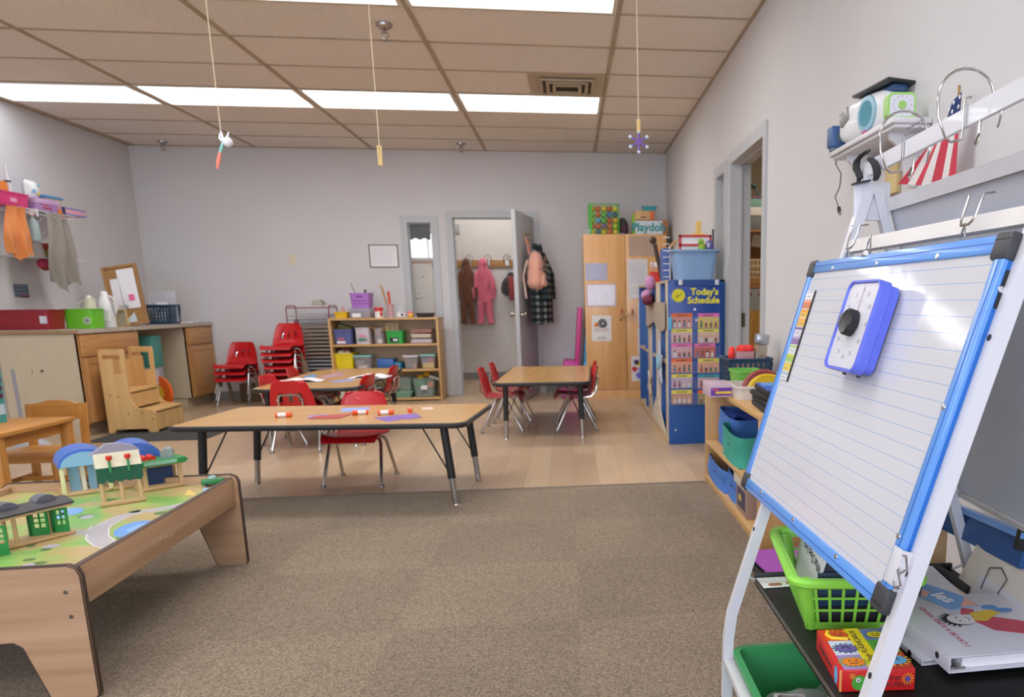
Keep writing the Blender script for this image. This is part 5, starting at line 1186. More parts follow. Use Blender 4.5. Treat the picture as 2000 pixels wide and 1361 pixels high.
# canvas banner and stars on its front
t=thing('canvas_banner','beige canvas strip hung across the front of the blue cubby shelf','banner',(UX0-.026,6.35,.98))
MB(mt('#a89a89',rough=.9,bump=.2)).sheet(16,6,lambda u,v:(.006+.009*math.sin(u*14),-.72+1.42*u,.08-(.19+.03*math.sin(u*9))*v),.008).build('canvas',t)
def star(label,px,py,r,hexc,y,rot_):
    p=at(px,py,X=UX0-.02); t=thing('star_cutout',label,'star',(UX0-.022,p.y,p.z),0,'paper stars on the blue cubby shelf')
    pts=[((r if k%2==0 else r*.45)*math.cos(R(rot_)+k*PI/5),(r if k%2==0 else r*.45)*math.sin(R(rot_)+k*PI/5)) for k in range(10)]
    MB(mt(hexc,rough=.6)).t(Rz(90),Rx(90)).prism(pts,-.005,.005).build('star_body',t); return t
t=star('large white and pale blue star on the front of the blue cubby shelf',1289,712,.19,'#c2cede',0,80); MB(mt('#8fc4d8',rough=.6)).ball((-.012,.02,.02),(.012,.09,.06)).build('blue_patch',t)
star('cream star lower down at the far end of the blue cubby shelf',1269,752,.15,'#cfc2ae',0,60)
p=at(1285,800,X=UX0-.012); t=thing('shark_drawing','cream paper fin with a drawn eye low on the blue cubby shelf','drawing',(UX0-.0075,p.y,.06)); MB(mt('#cfc3b1',rough=.7)).t(Rz(90),Rx(90)).prism([(-.5,0),(.45,0),(.35,.10),(.12,.22),(.05,.36),(-.02,.22),(-.2,.12)],-.003,.003).build('paper_shape',t)
MB(mt('#3a3a3c',rough=.7)).ball((-.004,.05,.2),(.003,.02,.015)).build('drawn_eye',t)
# schedule chart on the near end
SY=UY0-.03
a=at(1309,546,Y=SY); b=at(1408,546,Y=SY); c_=at(1353,790,Y=SY); d_=at(1303,788,Y=SY)
t=thing('schedule_chart','blue pocket schedule chart hanging on the near end of the blue cubby shelf','chart',(a.x,SY,a.z)); CWd=b.x-a.x; CHh=a.z-c_.z; dx=0
CB=mt('#23489a',rough=.35,coat=.3)
MB(CB).box(-.005,CWd,0,.006,-CHh,0,.002).build('chart_back',t)
MB(mt('#1c4488',rough=.4)).box(.03,CWd-.02,-.004,0,-.045,-.004).build('header_strip',t)
for x in (.075,CWd-.03): MB(mt('#d9dde6',rough=.2)).box(x-.014,x+.014,-.012,-.003,-.04,-.002,.004).build('clip',t)
def fpx(px,py): q=at(px,py,Y=SY); return q.x-a.x,q.z-a.z
x,z=fpx(1325,577); m=MB(mt('#d9d328',rough=.5)).t(Tr(x,-.0015,z),Rx(90)).lathe([(.0001,0),(.048,0),(.048,.002),(.0001,.002)],36); m.t().m(mt('#6a7a1c',rough=.6)).bar((x-.02,-.004,z-.015),(x+.022,-.004,z+.012),.003,.004).bar((x-.02,-.004,z-.015),(x-.004,-.004,z+.006),.003,.004); m.build('clock_disc',t)
m=MB(mt('#e7e04a',rough=.5)); x,z=fpx(1376,570); m.text("Today's",.066,Tr(x,-.002,z)@Rx(90),.0012,bold=.0022); x,z=fpx(1374,586.5); m.text('Schedule',.066,Tr(x,-.002,z)@Rx(90),.0012,bold=.0022); m.build('lettering',t)
OR,YE,PI_,TE='#df6a2e','#dfd45a','#e070b0','#3f9fb0'
rows=[(612,640),(642,669),(671,698),(700,727),(731,757),(762,788)]
cols=[((1311,1352),[OR,YE,PI_,OR,YE,YE],['#c98a80','#d8b0aa','#c9a0a8','#d99a78','#b9a9c4','#b98a70']),((1363,1404),[PI_,YE,PI_,YE,TE,OR],['#d6c24e','#d8b39a','#c2543a','#d9a07a','#c9a8b0','#8a8a4a'])]
rn=random.Random(11)
for (xa,xb),heads,pics in cols:
    for k,(ya,yb) in enumerate(rows):
        sh=-7 if (xa>1350 and k==2) else 0
        x0,z1=fpx(xa+sh,ya); x1,z0=fpx(xb+sh,yb); w=x1-x0; h=z1-z0
        cdt=MB(mt(pics[k],rough=.5)).box(x0,x1,-.003,0,z0,z1-h*.26)
        cdt.m(mt(heads[k],rough=.5)).box(x0,x1,-.0034,0,z1-h*.26,z1)
        cdt.m(mt('#5a4a3a',rough=.6)).box(x0+w*.25,x0+w*.75,-.004,-.003,z1-h*.17,z1-h*.11)
        for q in range(4):
            cx=x0+w*(.16+.23*q); hx=rn.choice(['#7a4a3a','#5a6a8a','#3f6a4a','#c8d0d8','#8a3a3a','#d8c0b0','#4a3a3a'])
            cdt.m(mt(hx,rough=.6)).box(cx-w*.06,cx+w*.06,-.0042,-.003,z0+h*.05,z0+h*.36)
            cdt.m(mt(rn.choice(['#c99a80','#8a5a44','#d8b09a','#4a3028']),rough=.6)).t(Tr(cx,-.003,z0+h*.46),Rx(90)).lathe([(.0001,0),(w*.055,0),(w*.055,.0014),(.0001,.0014)],12); cdt.t()
        cdt.build('picture_card',t)
m=MB(mt('#cfe0f4',alpha=.05,rough=.08))
for ya,yb in rows: x0,z1=fpx(1306,ya+6); x1,z0=fpx(1407,yb+2); m.box(x0,x1,-.0062,-.0056,z0,z1)
m.build('clear_pocket',t)
m=MB(mt('#f2f5fa',rough=.2))
for px,py in ((1357,604),(1360,625)): x,z=fpx(px,py); m.ball((x,-.006,z),(.009,.004,.009),10,6)
m.build('stud',t)
p=at(1309,628,Y=SY-.01); one(MB(mt('#4fb4e0',rough=.5)).box(-.012,.012,-.006,.006,-.06,.03,.003),'blue_clip','light blue clip at the left edge of the schedule chart','clip',(p.x,SY-.012,p.z))
# blue tub on top and what is in it
x0,x1,z0,z1=span(1311,487,1410,540,5.62)
TB=mt('#88aad2',rough=.4)
t=tub('blue_tub','large dusty blue plastic tub on top of the blue cubby shelf','tub',x0,min(x1,1.155),5.60,5.95,UZ+.001,z1,TB,None,.84,lip=.022,r=.05)
zt=z1
x0,x1,za,zb=span(1327,458,1391,495,5.68)
m=MB(mt('#cf3337',rough=.5)); m.box(x0,x1,5.70,5.716,zb-.016,zb).box(x0,x0+.016,5.70,5.716,UZ+.03,zb).box(x1-.016,x1,5.70,5.716,UZ+.03,zb).box(x0,x1,5.70,5.716,za+.055,za+.07); m.m(PAPER).box(x0+.01,x1-.01,5.708,5.714,UZ+.03,zb-.01)
t=thing('message_board','red framed white board standing in the blue tub','board',(0,0,0)); m.build('frame',t)
p=at(1364,480,Y=5.84); q=at(1364,432,Y=5.84)
t=thing('yellow_toy','yellow plastic toy with a tall post standing in the blue tub','toy',(p.x,5.84,UZ+.01)); MB(mt('#e2c06a',rough=.5)).box(-.02,.02,-.02,.02,.12,q.z-UZ-.01,.006).box(-.05,.05,-.03,.03,.0,at(1364,456,Y=5.84).z-UZ-.01,.008).build('body',t)
p=at(1371,480,Y=5.66); one(MB(mt('#8fb83f',rough=.8)).ball((0,0,.0),(.03,.03,.045)).ball((-.01,-.01,.05),(.022,.02,.022)),'green_toy','small green soft toy in the blue tub','toy',(p.x,5.66,p.z-.02))
p=at(1386,478,Y=5.66); m=MB(mt('#5b5a96',rough=.8)).ball((0,0,0),(.032,.03,.05)); m.m(mt('#c8c6d8',rough=.8)).ball((-.012,-.024,.01),(.012,.008,.02)); one(m,'purple_toy','purple and white soft toy in the blue tub','toy',(p.x,5.66,p.z-.015))
p=at(1408,490,Y=5.99); one(MB(mt('#3a3740',rough=.7)).box(-.012,.012,-.01,.01,-.17,.17),'dark_strip','narrow dark board on the wall behind the blue tub','board',(XR-.0125,6.06,p.z))
# items at the far end of the blue shelf top
x0,x1,z0,z1=span(1298,484,1314,553,6.0)
t=thing('rack_of_boards','blue slotted rack with white edges on the blue cubby shelf left of the tub','rack',((x0+x1)/2-.01,6.05,UZ+.001))
m=MB(mt('#4a66a8',rough=.5)).box(-.03,.02,-.02,.18,0,z1-UZ,.004); m.build('rack_body',t); m=MB(mt('#d8d8de',rough=.5)).box(.02,.028,-.025,.185,0,z1-UZ+.01)
for k in range(7): m.box(-.031,.02,-.023,-.02,.03+.05*k,.038+.05*k)
m.build('white_edge',t)
x0,x1,z0,z1=span(1271,512,1297,556,6.9)
t=thing('red_gift_bag','red bag with white tissue on the blue cubby shelf','bag',((x0+x1)/2-.005,6.9,UZ+.001)); hw=.066; hz=at(1284,531,Y=6.9).z-UZ
MB(mt('#d22e28',rough=.5)).box(-hw,hw,-.05,.05,0,hz,.004).build('bag_body',t); MB(mt('#dcd6d8',rough=.7)).sheet(8,6,lambda u,v:(-hw*.85+2*hw*.85*u,-.03+.06*v,hz*.8+(z1-UZ-hz*.8)*(.75+.25*math.sin(u*11+v*4))),.006).build('tissue',t)
one(MB(mt('#c42a2a',rough=.6)).ball((0,0,.13),(.03,.05,.13)),'red_balloon_toy','red rounded toy between the gift bag and the blue rack','toy',(UX0+.10,6.55,UZ))
p=at(1290,485,Y=6.4); t=thing('toy_hammer','dark wooden stick toy poking up above the blue rack','toy',(UX0+.06,6.4,UZ)); m=MB(mt('#4a332a',rough=.6)).cyl((0,0,.0),(-.06,0,.31),.018,n=10).ball((-.075,0,.34),.03); m.m(mt('#c9a070',rough=.6)).cyl((-.02,0,.2),(.12,0,.34),.012,n=8); m.build('body',t)
p=at(1267,577,X=UX0-.03); t=thing('pink_plush','pink and plum plush hanging over the front of the blue cubby shelf','plush toy',(UX0-.05,p.y,p.z)); MB(mt('#c285b4',rough=.9,sheen=.3)).ball((0,-.05,.0),(.05,.12,.05)).ball((.01,-.22,.10),(.045,.1,.06)).build('body',t); MB(mt('#6d2740',rough=.9)).ball((.0,-.12,-.04),(.05,.2,.045)).build('dark_patch',t)

# ------------------------------------------------------------------ low shelf in front of it
LX0,LX1,LY0,LY1,LZ=.778,1.13,3.05,4.335,.597
t=thing('low_bookshelf','low light wood shelf with blue and teal cloth bins by the right wall','bookshelf',(LX0,LY0,0)); W=LX1-LX0; L=LY1-LY0
LWy=wood('#d9b079','#c59a60','Y',rough=.4,scale=.6); LWz=wood('#d4a872','#c2925a','Z',rough=.4,scale=.6)
MB(LWz).box(0,W,0,.02,0,LZ-.02,.002).build('side_panel',t); MB(LWz).box(0,W,L-.02,L,0,LZ-.02,.002).build('side_panel',t)
MB(LWy).box(-.003,W,0,L,LZ-.022,LZ,.003).build('top',t); zm=at(1378,858,X=LX0).z
MB(LWy).box(.002,W-.012,.02,L-.02,zm-.02,zm,.002).build('shelf',t); MB(LWy).box(.002,W-.012,.02,L-.02,.03,.055,.002).build('shelf',t); MB(LWy).box(.012,.03,.02,L-.02,0,.03).build('kick_board',t); MB(LWz).box(W-.012,W-.004,.02,L-.02,.03,LZ-.022).build('back_panel',t)
CBL=mt('#4a78c4',rough=.85,bump=.15,bscale=120); CTE=mt('#3fa590',rough=.85,bump=.15,bscale=120)
def clothbin(label,px0,px1,py0,X,hexm,zb,dep,slump=.0,name='cloth_bin'):
    a=at(px0,py0+30,X=X); b=at(px1,py0+30,X=X); z1=min(at(px0,py0,X=X).z,zb+.25); y0,y1=b.y,a.y; t=thing(name,label,'bin',(X+dep/2,(y0+y1)/2,zb))
    w,d,h=dep/2,(y1-y0)/2,z1-zb
    def fn(u,v):
        th=2*PI*u; c,s=math.cos(th),math.sin(th); k=(abs(c)**5+abs(s)**5)**(-.2)
        return (w*c*k*(1-.03*math.sin(v*7+u*20))-slump*v*v*(.5 if c<0 else .1),d*s*k*(1-.04*math.sin(v*5+u*9)),h*v*(1-.05*math.sin(u*12)*v))
    m=MB(hexm).sheet(48,8,fn,.004); m.box(-w*.96,w*.96,-d*.96,d*.96,0,.004); m.build('bin_body',t)
    MB(mt('#2a4a88' if hexm is CBL else '#2f8576',rough=.9)).box(-w-.006,-w-.001,-.02,.02,h*.50,h*.56,.002).build('handle_tab',t); return t
clothbin('blue cloth bin at the far end of the low shelf, lower tier',1378,1414,882,LX0+.01,CBL,.056,.26)
clothbin('blue cloth bin in the middle of the lower tier of the low shelf',1417,1441,912,LX0+.03,CBL,.056,.26)
t=clothbin('blue cloth bin behind the teal one on the upper tier of the low shelf',1399,1432,795,LX0+.06,CBL,zm+.001,.24)
MB(mt('#1d3f9a',rough=.8)).sheet(10,6,lambda u,v:(-.1+.2*u,-.12+.24*v,.17+.02*math.sin(u*9+v*7)),.01).build('blue_cloth',t)
clothbin('slumped teal cloth bin on the upper tier of the low shelf',1408,1443,826,LX0+.012,CTE,zm+.001,.2,.02)
one(MB(mt('#a8b83f',rough=.6)).box(-.05,.05,-.012,.012,0,.2,.003).m(mt('#4a7fc4',rough=.6)).box(-.05,.05,.014,.03,0,.18,.003),'green_book','green and blue books at the near end of the upper tier of the low shelf','book',(LX0+.12,3.13,zm+.001))
ya=at(1434,945,X=LX0+.02).y; yb=at(1456,960,X=LX0+.02).y
t=thing('photo_box','box with a dark photo print standing at the near end of the lower tier','box',(LX0+.13,(ya+yb)/2-.02,.056)); m=MB(mt('#a0867a',rough=.5)).box(-.11,.11,-(ya-yb)/2,(ya-yb)/2-.03,0,.135,.002); m.m(mt('#4a3f5a',rough=.5)).box(-.112,-.11,-(ya-yb)*.40,(ya-yb)*.25,.03,.12).m(mt('#c9b45a',rough=.5)).box(-.113,-.112,-.02,.03,.06,.09); m.build('box_body',t)
one(MB(mt('#d3c6b6',rough=.6)).box(-.11,.11,-.10,.10,0,.05,.002).m(mt('#8a5f50',rough=.6)).box(-.11,.11,-.10,.10,.05,.056,.001),'book','thick cream book lying on the photo box','book',(LX0+.12,(ya+yb)/2-.01,.193))
# on top of the low shelf
TZ2=LZ+.001
p=at(1386,776,Z=TZ2); q=at(1433,776,Z=TZ2); zt=at(1410,750,Y=p.y).z
t=thing('game_box','purple game box with a yellow title strip at the far end of the low shelf','box',(p.x,p.y,TZ2)); w=q.x-p.x; h=zt-TZ2
MB(mt('#cdb2c2',rough=.45)).box(0,w,0,.2,0,h,.002).build('box_body',t); m=MB(mt('#6a3aa0',rough=.45)).box(.006,w-.004,-.002,0,.008,h*.72); m.m(mt('#e8c84a',rough=.45)).box(w*.25,w-.006,-.0032,-.002,h*.26,h*.44).m(mt('#d8566a',rough=.45)).box(w*.1,w*.38,-.0032,-.002,h*.52,h*.62); m.build('title_strip',t)
x0,x1,z0,z1=span(1419,700,1502,755,4.12)
t=holed_basket('navy_basket','navy slatted basket with red flowers and a jar on the low shelf',x0,min(x1,1.14),4.05,4.30,TZ2,z1,NAVY,None,8,4,.45)
cx=(x0+x1)/2
p=at(1452,680,Y=4.17); t=thing('red_flower_box','pink clear box with red paper flowers in the navy basket','box',(p.x,4.17,TZ2+.02)); MB(mt('#e2a9ae',alpha=.6,rough=.2)).box(-.05,.05,-.05,.05,0,at(1452,685,Y=4.17).z-TZ2-.02,.004).build('box_body',t); m=MB(mt('#ef3a34',rough=.7)); zz=at(1455,681,Y=4.17).z-TZ2-.02
for k in range(6): m.ball((.03*math.cos(k*1.05)+.01,.03*math.sin(k*1.05),zz),.022,8,6)
m.ball((-.075,-.03,zz-.03),(.02,.02,.03),8,6).ball((-.07,-.02,zz-.005),.02,8,6); m.build('flower',t)
p=at(1479,690,Y=4.17); t=thing('clear_jar','clear jar with a silver lid in the navy basket on the low shelf','jar',(p.x,4.17,TZ2+.02),0,None,(0,R(6),0)); zz=at(1479,672,Y=4.17).z-TZ2-.02; z2=at(1479,652,Y=4.17).z-TZ2-.02
MB(mt('#b9a58c',alpha=.55,rough=.1)).box(-.034,.034,-.034,.034,0,zz,.012).build('jar_body',t); MB(mt('#b0b6bc',rough=.25,metal=.7)).box(-.036,.036,-.036,.036,zz,z2,.006).build('lid',t)
x0,x1,z0,z1=span(1433,723,1490,745,3.86); tub('green_tub','light green tub behind the white basket on the low shelf','tub',x0,x1,3.82,4.02,TZ2+.0,z1,mt('#76bf4f',rough=.4),None,.86)
p=at(1435,777,Z=TZ2); x0,x1,z0,z1=span(1427,750,1525,776,3.62)
t=tub('white_basket','white plastic basket holding red and yellow discs on the low shelf','basket',x0+.01,min(x1,1.13),3.52,3.80,TZ2,z1,mt('#dcd4cb',rough=.5),None,.94)
MB(mt('#8a8a90',rough=.6)).box(.0,.006,-.139,-.134,.03,.036).box(.02,.026,-.139,-.134,.03,.036).box(.04,.046,-.139,-.134,.03,.036).box(-.02,-.014,-.139,-.134,.03,.036).build('vent_hole',t)
for lab,px,py,hx,h2,yy in (('dark red frisbee disc standing in the white basket',1492,768,'#8a3434','#a04a44',3.70),('yellow frisbee disc in front of the red one in the white basket',1500,778,'#c9a40f','#dfbf1a',3.62)):
    p=at(px,py,Y=yy); top=at(px,724 if yy>3.65 else 733,Y=yy).z; r=.115
    t=thing('frisbee',lab,'disc',(p.x,yy,top-r*.92),0,'discs in the white basket',(R(76),0,0)); MB(mt(hx,rough=.4)).lathe([(.0001,.012),(r*.75,.014),(r*.95,.008),(r,-.006),(r*.96,-.006),(r*.92,.004),(r*.75,.009),(.0001,.008)],36).build('disc_body',t); MB(mt(h2,rough=.4)).lathe([(r*.9,.0125),(r*1.0,.002),(r*1.01,-.006)],36,cap=False).build('rim',t)
p=at(1470,818,Z=TZ2)
BK=mt('#2c2b2b',rough=.8)
for k in range(4):
    m=MB(BK).box(-.13,.13,-.16,.16,0,.024,.008)
    o=thing('folded_mat',['lowest folded black mat in the pile on the low shelf','second lowest folded black mat in the pile on the low shelf','second highest folded black mat in the pile on the low shelf','topmost folded mat on the low shelf, printed blue and yellow'][k],'folded mat',(LX0+.165+.006*(k%2),3.22-.01*k,TZ2+.0255*k),R(-4+3*(k%3)),'folded mats on the low shelf'); m.build('mat_body',o)
    if k==3:
        m=MB(mt('#2c5fc0',rough=.6)).box(-.125,.128,-.155,.158,.0235,.0255); m.m(mt('#5b9fe0',rough=.6)).t(Tr(-.02,.06,.0256)).prism([(-.1,-.02),(.0,-.05),(.12,.02),(.12,.09),(-.08,.09)],0,.001).m(mt('#d8d84a',rough=.6)).t(Tr(.06,.09,.0262)).prism(rrect(-.055,.055,-.03,.045,.028),0,.001); m.build('printed_cover',o)
# floor level things between the low shelf and the easel
t=thing('picture_folder','black edged folder with a purple and pink cover standing behind the easel leg','folder',(.70,2.55,.0),R(6),None,(0,R(0),R(6)))
m=MB(mt('#2b2a2c',rough=.6)).box(.0,.30,-.30,.30,.03,.05,.004).box(.02,.32,-.30,.3,.055,.075,.004); m.build('black_edge',t); m=MB(mt('#a04fae',rough=.5)).box(.0,.30,-.28,.28,.078,.082); m.m(mt('#d39bc6',rough=.5)).t(Tr(.15,0,.0825)).prism([(-.15,-.28),(.15,-.28),(.15,.1),(-.02,-.02)],0,.001); m.build('cover',t)
MB(mt('#a08a70',rough=.8)).box(.02,.28,-.27,.27,0,.028,.004).build('lower_board',t)

# ------------------------------------------------------------------ easel
P0=Vector((.6451,1.9846,1.1663)); U=Vector((.0354,-.99937,0)).normalized(); V=Vector((-.2959,-.0105,-.9552)).normalized(); NN=U.cross(V).normalized()
if NN.x<0: NN=-NN
BW,BH=.88,.625
def onb(px,py,off=0.0):
    d=AX.transposed() @ Vector(((px-CXP)/F_PX,(py-CYP)/F_PX,1)); o=P0+NN*off; k=((o-EYE).dot(NN))/d.dot(NN); X=EYE+d*k; return (X-o).dot(U),(X-o).dot(V)
def E(s,v,off=0.0): return P0+U*s+V*v+NN*off
# local board frame: x along U, y along -V (up), z towards the room (-NN)
BM=Matrix(((U.x,-V.x,-NN.x,P0.x),(U.y,-V.y,-NN.y,P0.y),(U.z,-V.z,-NN.z,P0.z),(0,0,0,1)))
BEUL=BM.to_euler()
WT=mt('#dcdde3',rough=.3,var=.02,coat=.2)
t=thing('easel','white metal teaching easel with shelf and hook bar standing by the right wall','easel',(.735,1.45,0))
OFF=Vector((.735,1.45,0))
def L_(p): return Vector(p)-OFF
def mir(p): return Vector((2*.735-p.x,p.y,p.z))
SL,SR=.165,.890; TB_=.025; o_=.022
legs={}
for nm,s in (('far',SL),('near',SR)):
    top=E(s+ (0 if nm=='far' else 0),-.045,o_); knee=E(s,.962,o_); foot=Vector((knee.x-.004,knee.y,0))
    apex=top+(top-knee).normalized()*.13
    m=MB(WT).sqtube([L_(apex),L_(knee+(top-knee)*.03),L_(knee+Vector((0,0,-.04))),L_(foot)],TB_); lg=m.build('leg',t,sharp=20)
    for v in ((.16,.55,.73) if nm=='near' else (.70,)): q=E(s+.0,v,o_-.0115); MB(mt('#2a2b30',rough=.5)).cyl(L_(q),L_(q-NN*.002),.0055,n=12).build('bolt_hole',lg)
    m=MB(WT).sqtube([L_(mir(apex)),L_(mir(knee+(top-knee)*.03)),L_(mir(knee+Vector((0,0,-.04)))),L_(mir(foot))],TB_); m.build('leg',t,sharp=20)
    for f_ in (foot,mir(foot)): MB(BLACKP).box(L_(f_).x-.016,L_(f_).x+.016,L_(f_).y-.016,L_(f_).y+.016,.0045,.03,.003).build('rubber_foot',t)
    # apex bracket and knob
    ap=(apex+mir(apex))/2
    MB(WT).box(L_(ap).x-.045,L_(ap).x+.045,L_(ap).y-.004,L_(ap).y+.004,ap.z-.07,ap.z+.02,.003).build('apex_plate',t)
    MB(CHROME).cyl(L_(ap)+Vector((-.02,.03 if nm=='far' else -.03,-.03)),L_(ap)+Vector((-.02,-.01,-.03)),.006,n=10).build('knob',t)
    legs[nm]=(apex,top,knee,foot,ap)
# rails on the front legs
ra=E(SL,-.035,o_-.002); rb=E(SR,-.035,o_-.002)
m=MB(mt('#dedad6',rough=.4)).bar(L_(ra),L_(rb),.030,.014,-NN); m.build('front_rail',t)
aL,aR=legs['far'][4],legs['near'][4]
# rear panel and its rails
MP=mt('#c9cdd8',rough=.35,var=.02)
m=MB(MP); q=[mir(E(SL,-.13,o_-.02)),mir(E(SR,-.13,o_-.02)),mir(E(SR,.615,o_-.02)),mir(E(SL,.615,o_-.02))]; nr=Vector((-NN.x,NN.y,NN.z)); 
m.add([L_(x)[:] for x in q]+[L_(x-nr*.006)[:] for x in q],[(0,1,2,3),(7,6,5,4),(0,4,5,1),(1,5,6,2),(2,6,7,3),(3,7,4,0)]); m.build('metal_panel',t)
m=MB(WT).bar(L_(mir(E(SL,-.135,o_-.02))),L_(mir(E(SR,-.135,o_-.02))),.03,.022,-nr); m.build('rear_rail',t)
m=MB(mt('#cfcbc8',rough=.4)).bar(L_(mir(E(SL,.625,o_-.02))),L_(mir(E(SR,.625,o_-.02))),.014,.012,-nr); m.build('lower_rail',t)
# telescopic hook bar
def barpt(px,py): return at(px,py,X=.735)
b0=barpt(1688,335); b1=barpt(2000,172); bd=(b1-b0).normalized(); b1=b0+bd*.86
m=MB(WT).bar(L_(b0),L_(b1),.010,.034,(0,0,1)); hb=m.build('hook_bar',t)
m=MB(mt('#77777f',rough=.6))
for k,(tx,sz) in enumerate((('Please keep hands clear',.0085),('of moving parts',.0085))):
    c0=barpt(1792,243+11*k); m.text(tx,sz,frame(L_(c0)+Vector((-.0056,0,0)),bd,(0,0,1)),.0003)
m.build('lettering',hb)
for nm,bp in (('far',b0+bd*.03),('near',b0+bd*.80)):
    ap=legs[nm][4]; m=MB(WT).sqtube([L_(Vector((bp.x,bp.y,ap.z-.06))),L_(Vector((bp.x,bp.y,bp.z-.01)))],.022); m.build('post',t,sharp=20)
m=MB(mt('#2b2d33',rough=.5)); ap=legs['far'][4]; m.bar(L_(ap)+Vector((-.050,-.006,.014)),L_(ap)+Vector((-.012,-.006,.021)),.03,.004); m.build('rubber_cap',t)
# shelf and tub racks
SHZ=.352
a=at(1470,1128,Z=SHZ); m=MB(mt('#131211',rough=.5,var=.05,spec=.3)).box(.463-.735,1.01-.735,1.08-1.45,a.y-1.45,SHZ-.018,SHZ,.003); m.m(BLACKP).box(.463-.735,1.01-.735,a.y-.012-1.45,a.y-1.45,SHZ,SHZ+.014,.003); sh=m.build('shelf',t)
m=MB(mt('#6f6a64',rough=.3,metal=.6)).box(.461-.735,.4635-.735,1.08-1.45,a.y-1.45,SHZ-.006,SHZ+.0015); m.build('edge_strip',sh)
k1=legs['far'][2]; top=legs['far'][1]
m=MB(WT)
w0=k1+(top-k1)*((SHZ+.02-k1.z)/(top.z-k1.z)); m.cyl(L_(w0),L_(Vector((.466,a.y-.01,SHZ-.004))),.0035,n=8); m.cyl(L_(mir(w0)),L_(Vector((1.005,a.y-.01,SHZ-.004))),.0035,n=8)
k2=legs['near'][2]; w1=k2+(legs['near'][1]-k2)*((SHZ+.02-k2.z)/(legs['near'][1].z-k2.z)); m.cyl(L_(w1),L_(Vector((.466,1.085,SHZ-.004))),.0035,n=8); m.build('shelf_rod',t)
RZ_=.150; fx=legs['far'][3].x
for x in (fx+.004,2*.735-fx-.004): MB(mt('#d3d4d8',rough=.4)).box(x-.735-.014,x-.735+.014,k2.y-1.45,k1.y-1.45,RZ_-.02,RZ_,.002).build('rack_rail',t)
for y in (k1.y,k2.y): MB(WT).bar((fx-.735,y-1.45,RZ_-.03),(-(fx-.735),y-1.45,RZ_-.03),.018,.018).build('cross_rail',t)
# green tub on the racks
TG=mt('#3c9c5c',rough=.4)
tx0,tx1=fx+.022,2*.735-fx-.35; ty1=k1.y-.012; ty0=k1.y-.36
tt=thing('green_tub','deep green plastic tub on the lower rack of the easel','tub',((tx0+tx1)/2,(ty0+ty1)/2,.004))
v,f=open_bin(tx1-tx0,ty1-ty0,.175,.9,.004,.03,.012); MB(TG).add(v,f).build('tub_body',tt)
g=thing('picture_bag','clear plastic bag with a striped label lying in the green tub','bag',((tx0+tx1)/2+.0,(ty0+ty1)/2-.03,.008),R(20))
MB(mt('#c9c5c8',alpha=.35,rough=.12)).sheet(14,10,lambda u,v:(-.12+.24*u,-.15+.30*v,.075+.025*math.sin(u*8+v*5)+.02*math.sin(v*11)),0).build('bag_film',g)
m=MB(mt('#d6d2d6',rough=.6)).sheet(10,4,lambda u,v:(-.10+.18*u,.00+.05*v,.10+.012*math.sin(u*5+1)),.002); m.build('label',g)
m=MB(mt('#8a4f2c',rough=.7)).ball((-.03,-.06,.04),(.06,.06,.04)); m.m(mt('#4a4038',rough=.7)).ball((.06,-.02,.04),(.05,.06,.04)).m(mt('#2f7fd0',rough=.5)).box(.02,.09,-.13,-.07,.02,.05,.006); m.build('contents',g)
m=MB(mt('#d8d4d0',rough=.6)).t(Tr(-.02,.10,.075),Rz(60)).box(-.018,.018,-.04,.04,0,.012,.004); m.m(mt('#5a4a44',rough=.6)).box(-.006,.006,-.03,.03,.0118,.0135,.003); m.t(); m.build('white_case',g)
# hooks and rings on the bar
def hook_pair(lab,px,py,big):
    c=barpt(px,py); tt=thing('ring_hook',lab,'hook',(c.x,c.y,c.z),0,'wire ring hooks on the easel bar')
    pts=[(0,0,0)]+[(-.002+.054*math.cos(a),.004,.022+.050*math.sin(a)) for a in [R(8+18*k) for k in range(11)]]
    pts+= [(-.054,.003,-.012),(-.040,.0,-.048),(-.030,-.002,-.056),(-.010,-.005,-.052),(-.0085,-.006,-.03),(-.0085,-.006,.019),(.002,-.006,.0205)]
    MB(CHROME).tube(pts[1:],.0026,8).build('ring',tt)
    MB(CHROME).tube([(0,-.05,-.018),(-.004,-.052,-.06),(-.012,-.056,-.075),(-.022,-.075,-.073),(-.022,-.085,-.058)],.0026,8).build('hook_wire',tt)
    MB(CHROME).tube([(.004,-.105,-.005),(.004,-.11,-.02),(.004,-.102,-.045),(.004,-.098,-.05)],.0022,8).build('small_wire',tt)
hook_pair('wire ring hook on the easel bar left of the flag',1768,285,False)
hook_pair('wire ring hook on the easel bar in front of the flag',1890,215,True)
# black strap
c=barpt(1700,318); tt=thing('black_strap','black strap looped over the far end of the easel hook bar','strap',(c.x,c.y,c.z))
BS=mt('#26282b',rough=.85,bump=.2)
def sp_(pts): return [L2-c for L2 in (at(x,y,X=.722) for x,y in pts)]
def strap(pts,w):
    P=sp_(pts); MB(BS).sheet(8,len(P)-1,lambda u,v:(P[round(v*(len(P)-1))].x-.006*math.sin(PI*u),P[round(v*(len(P)-1))].y+(u-.5)*-w[round(v*(len(P)-1))],P[round(v*(len(P)-1))].z),.006).build('strap_band',tt)
strap([(1696,296),(1684,304),(1674,316),(1673,328),(1678,338),(1681,348),(1679,355)],[.03,.034,.036,.036,.03,.026,.012])
strap([(1700,310),(1709,318),(1713,330),(1714,342),(1712,352)],[.02,.032,.034,.032,.02])
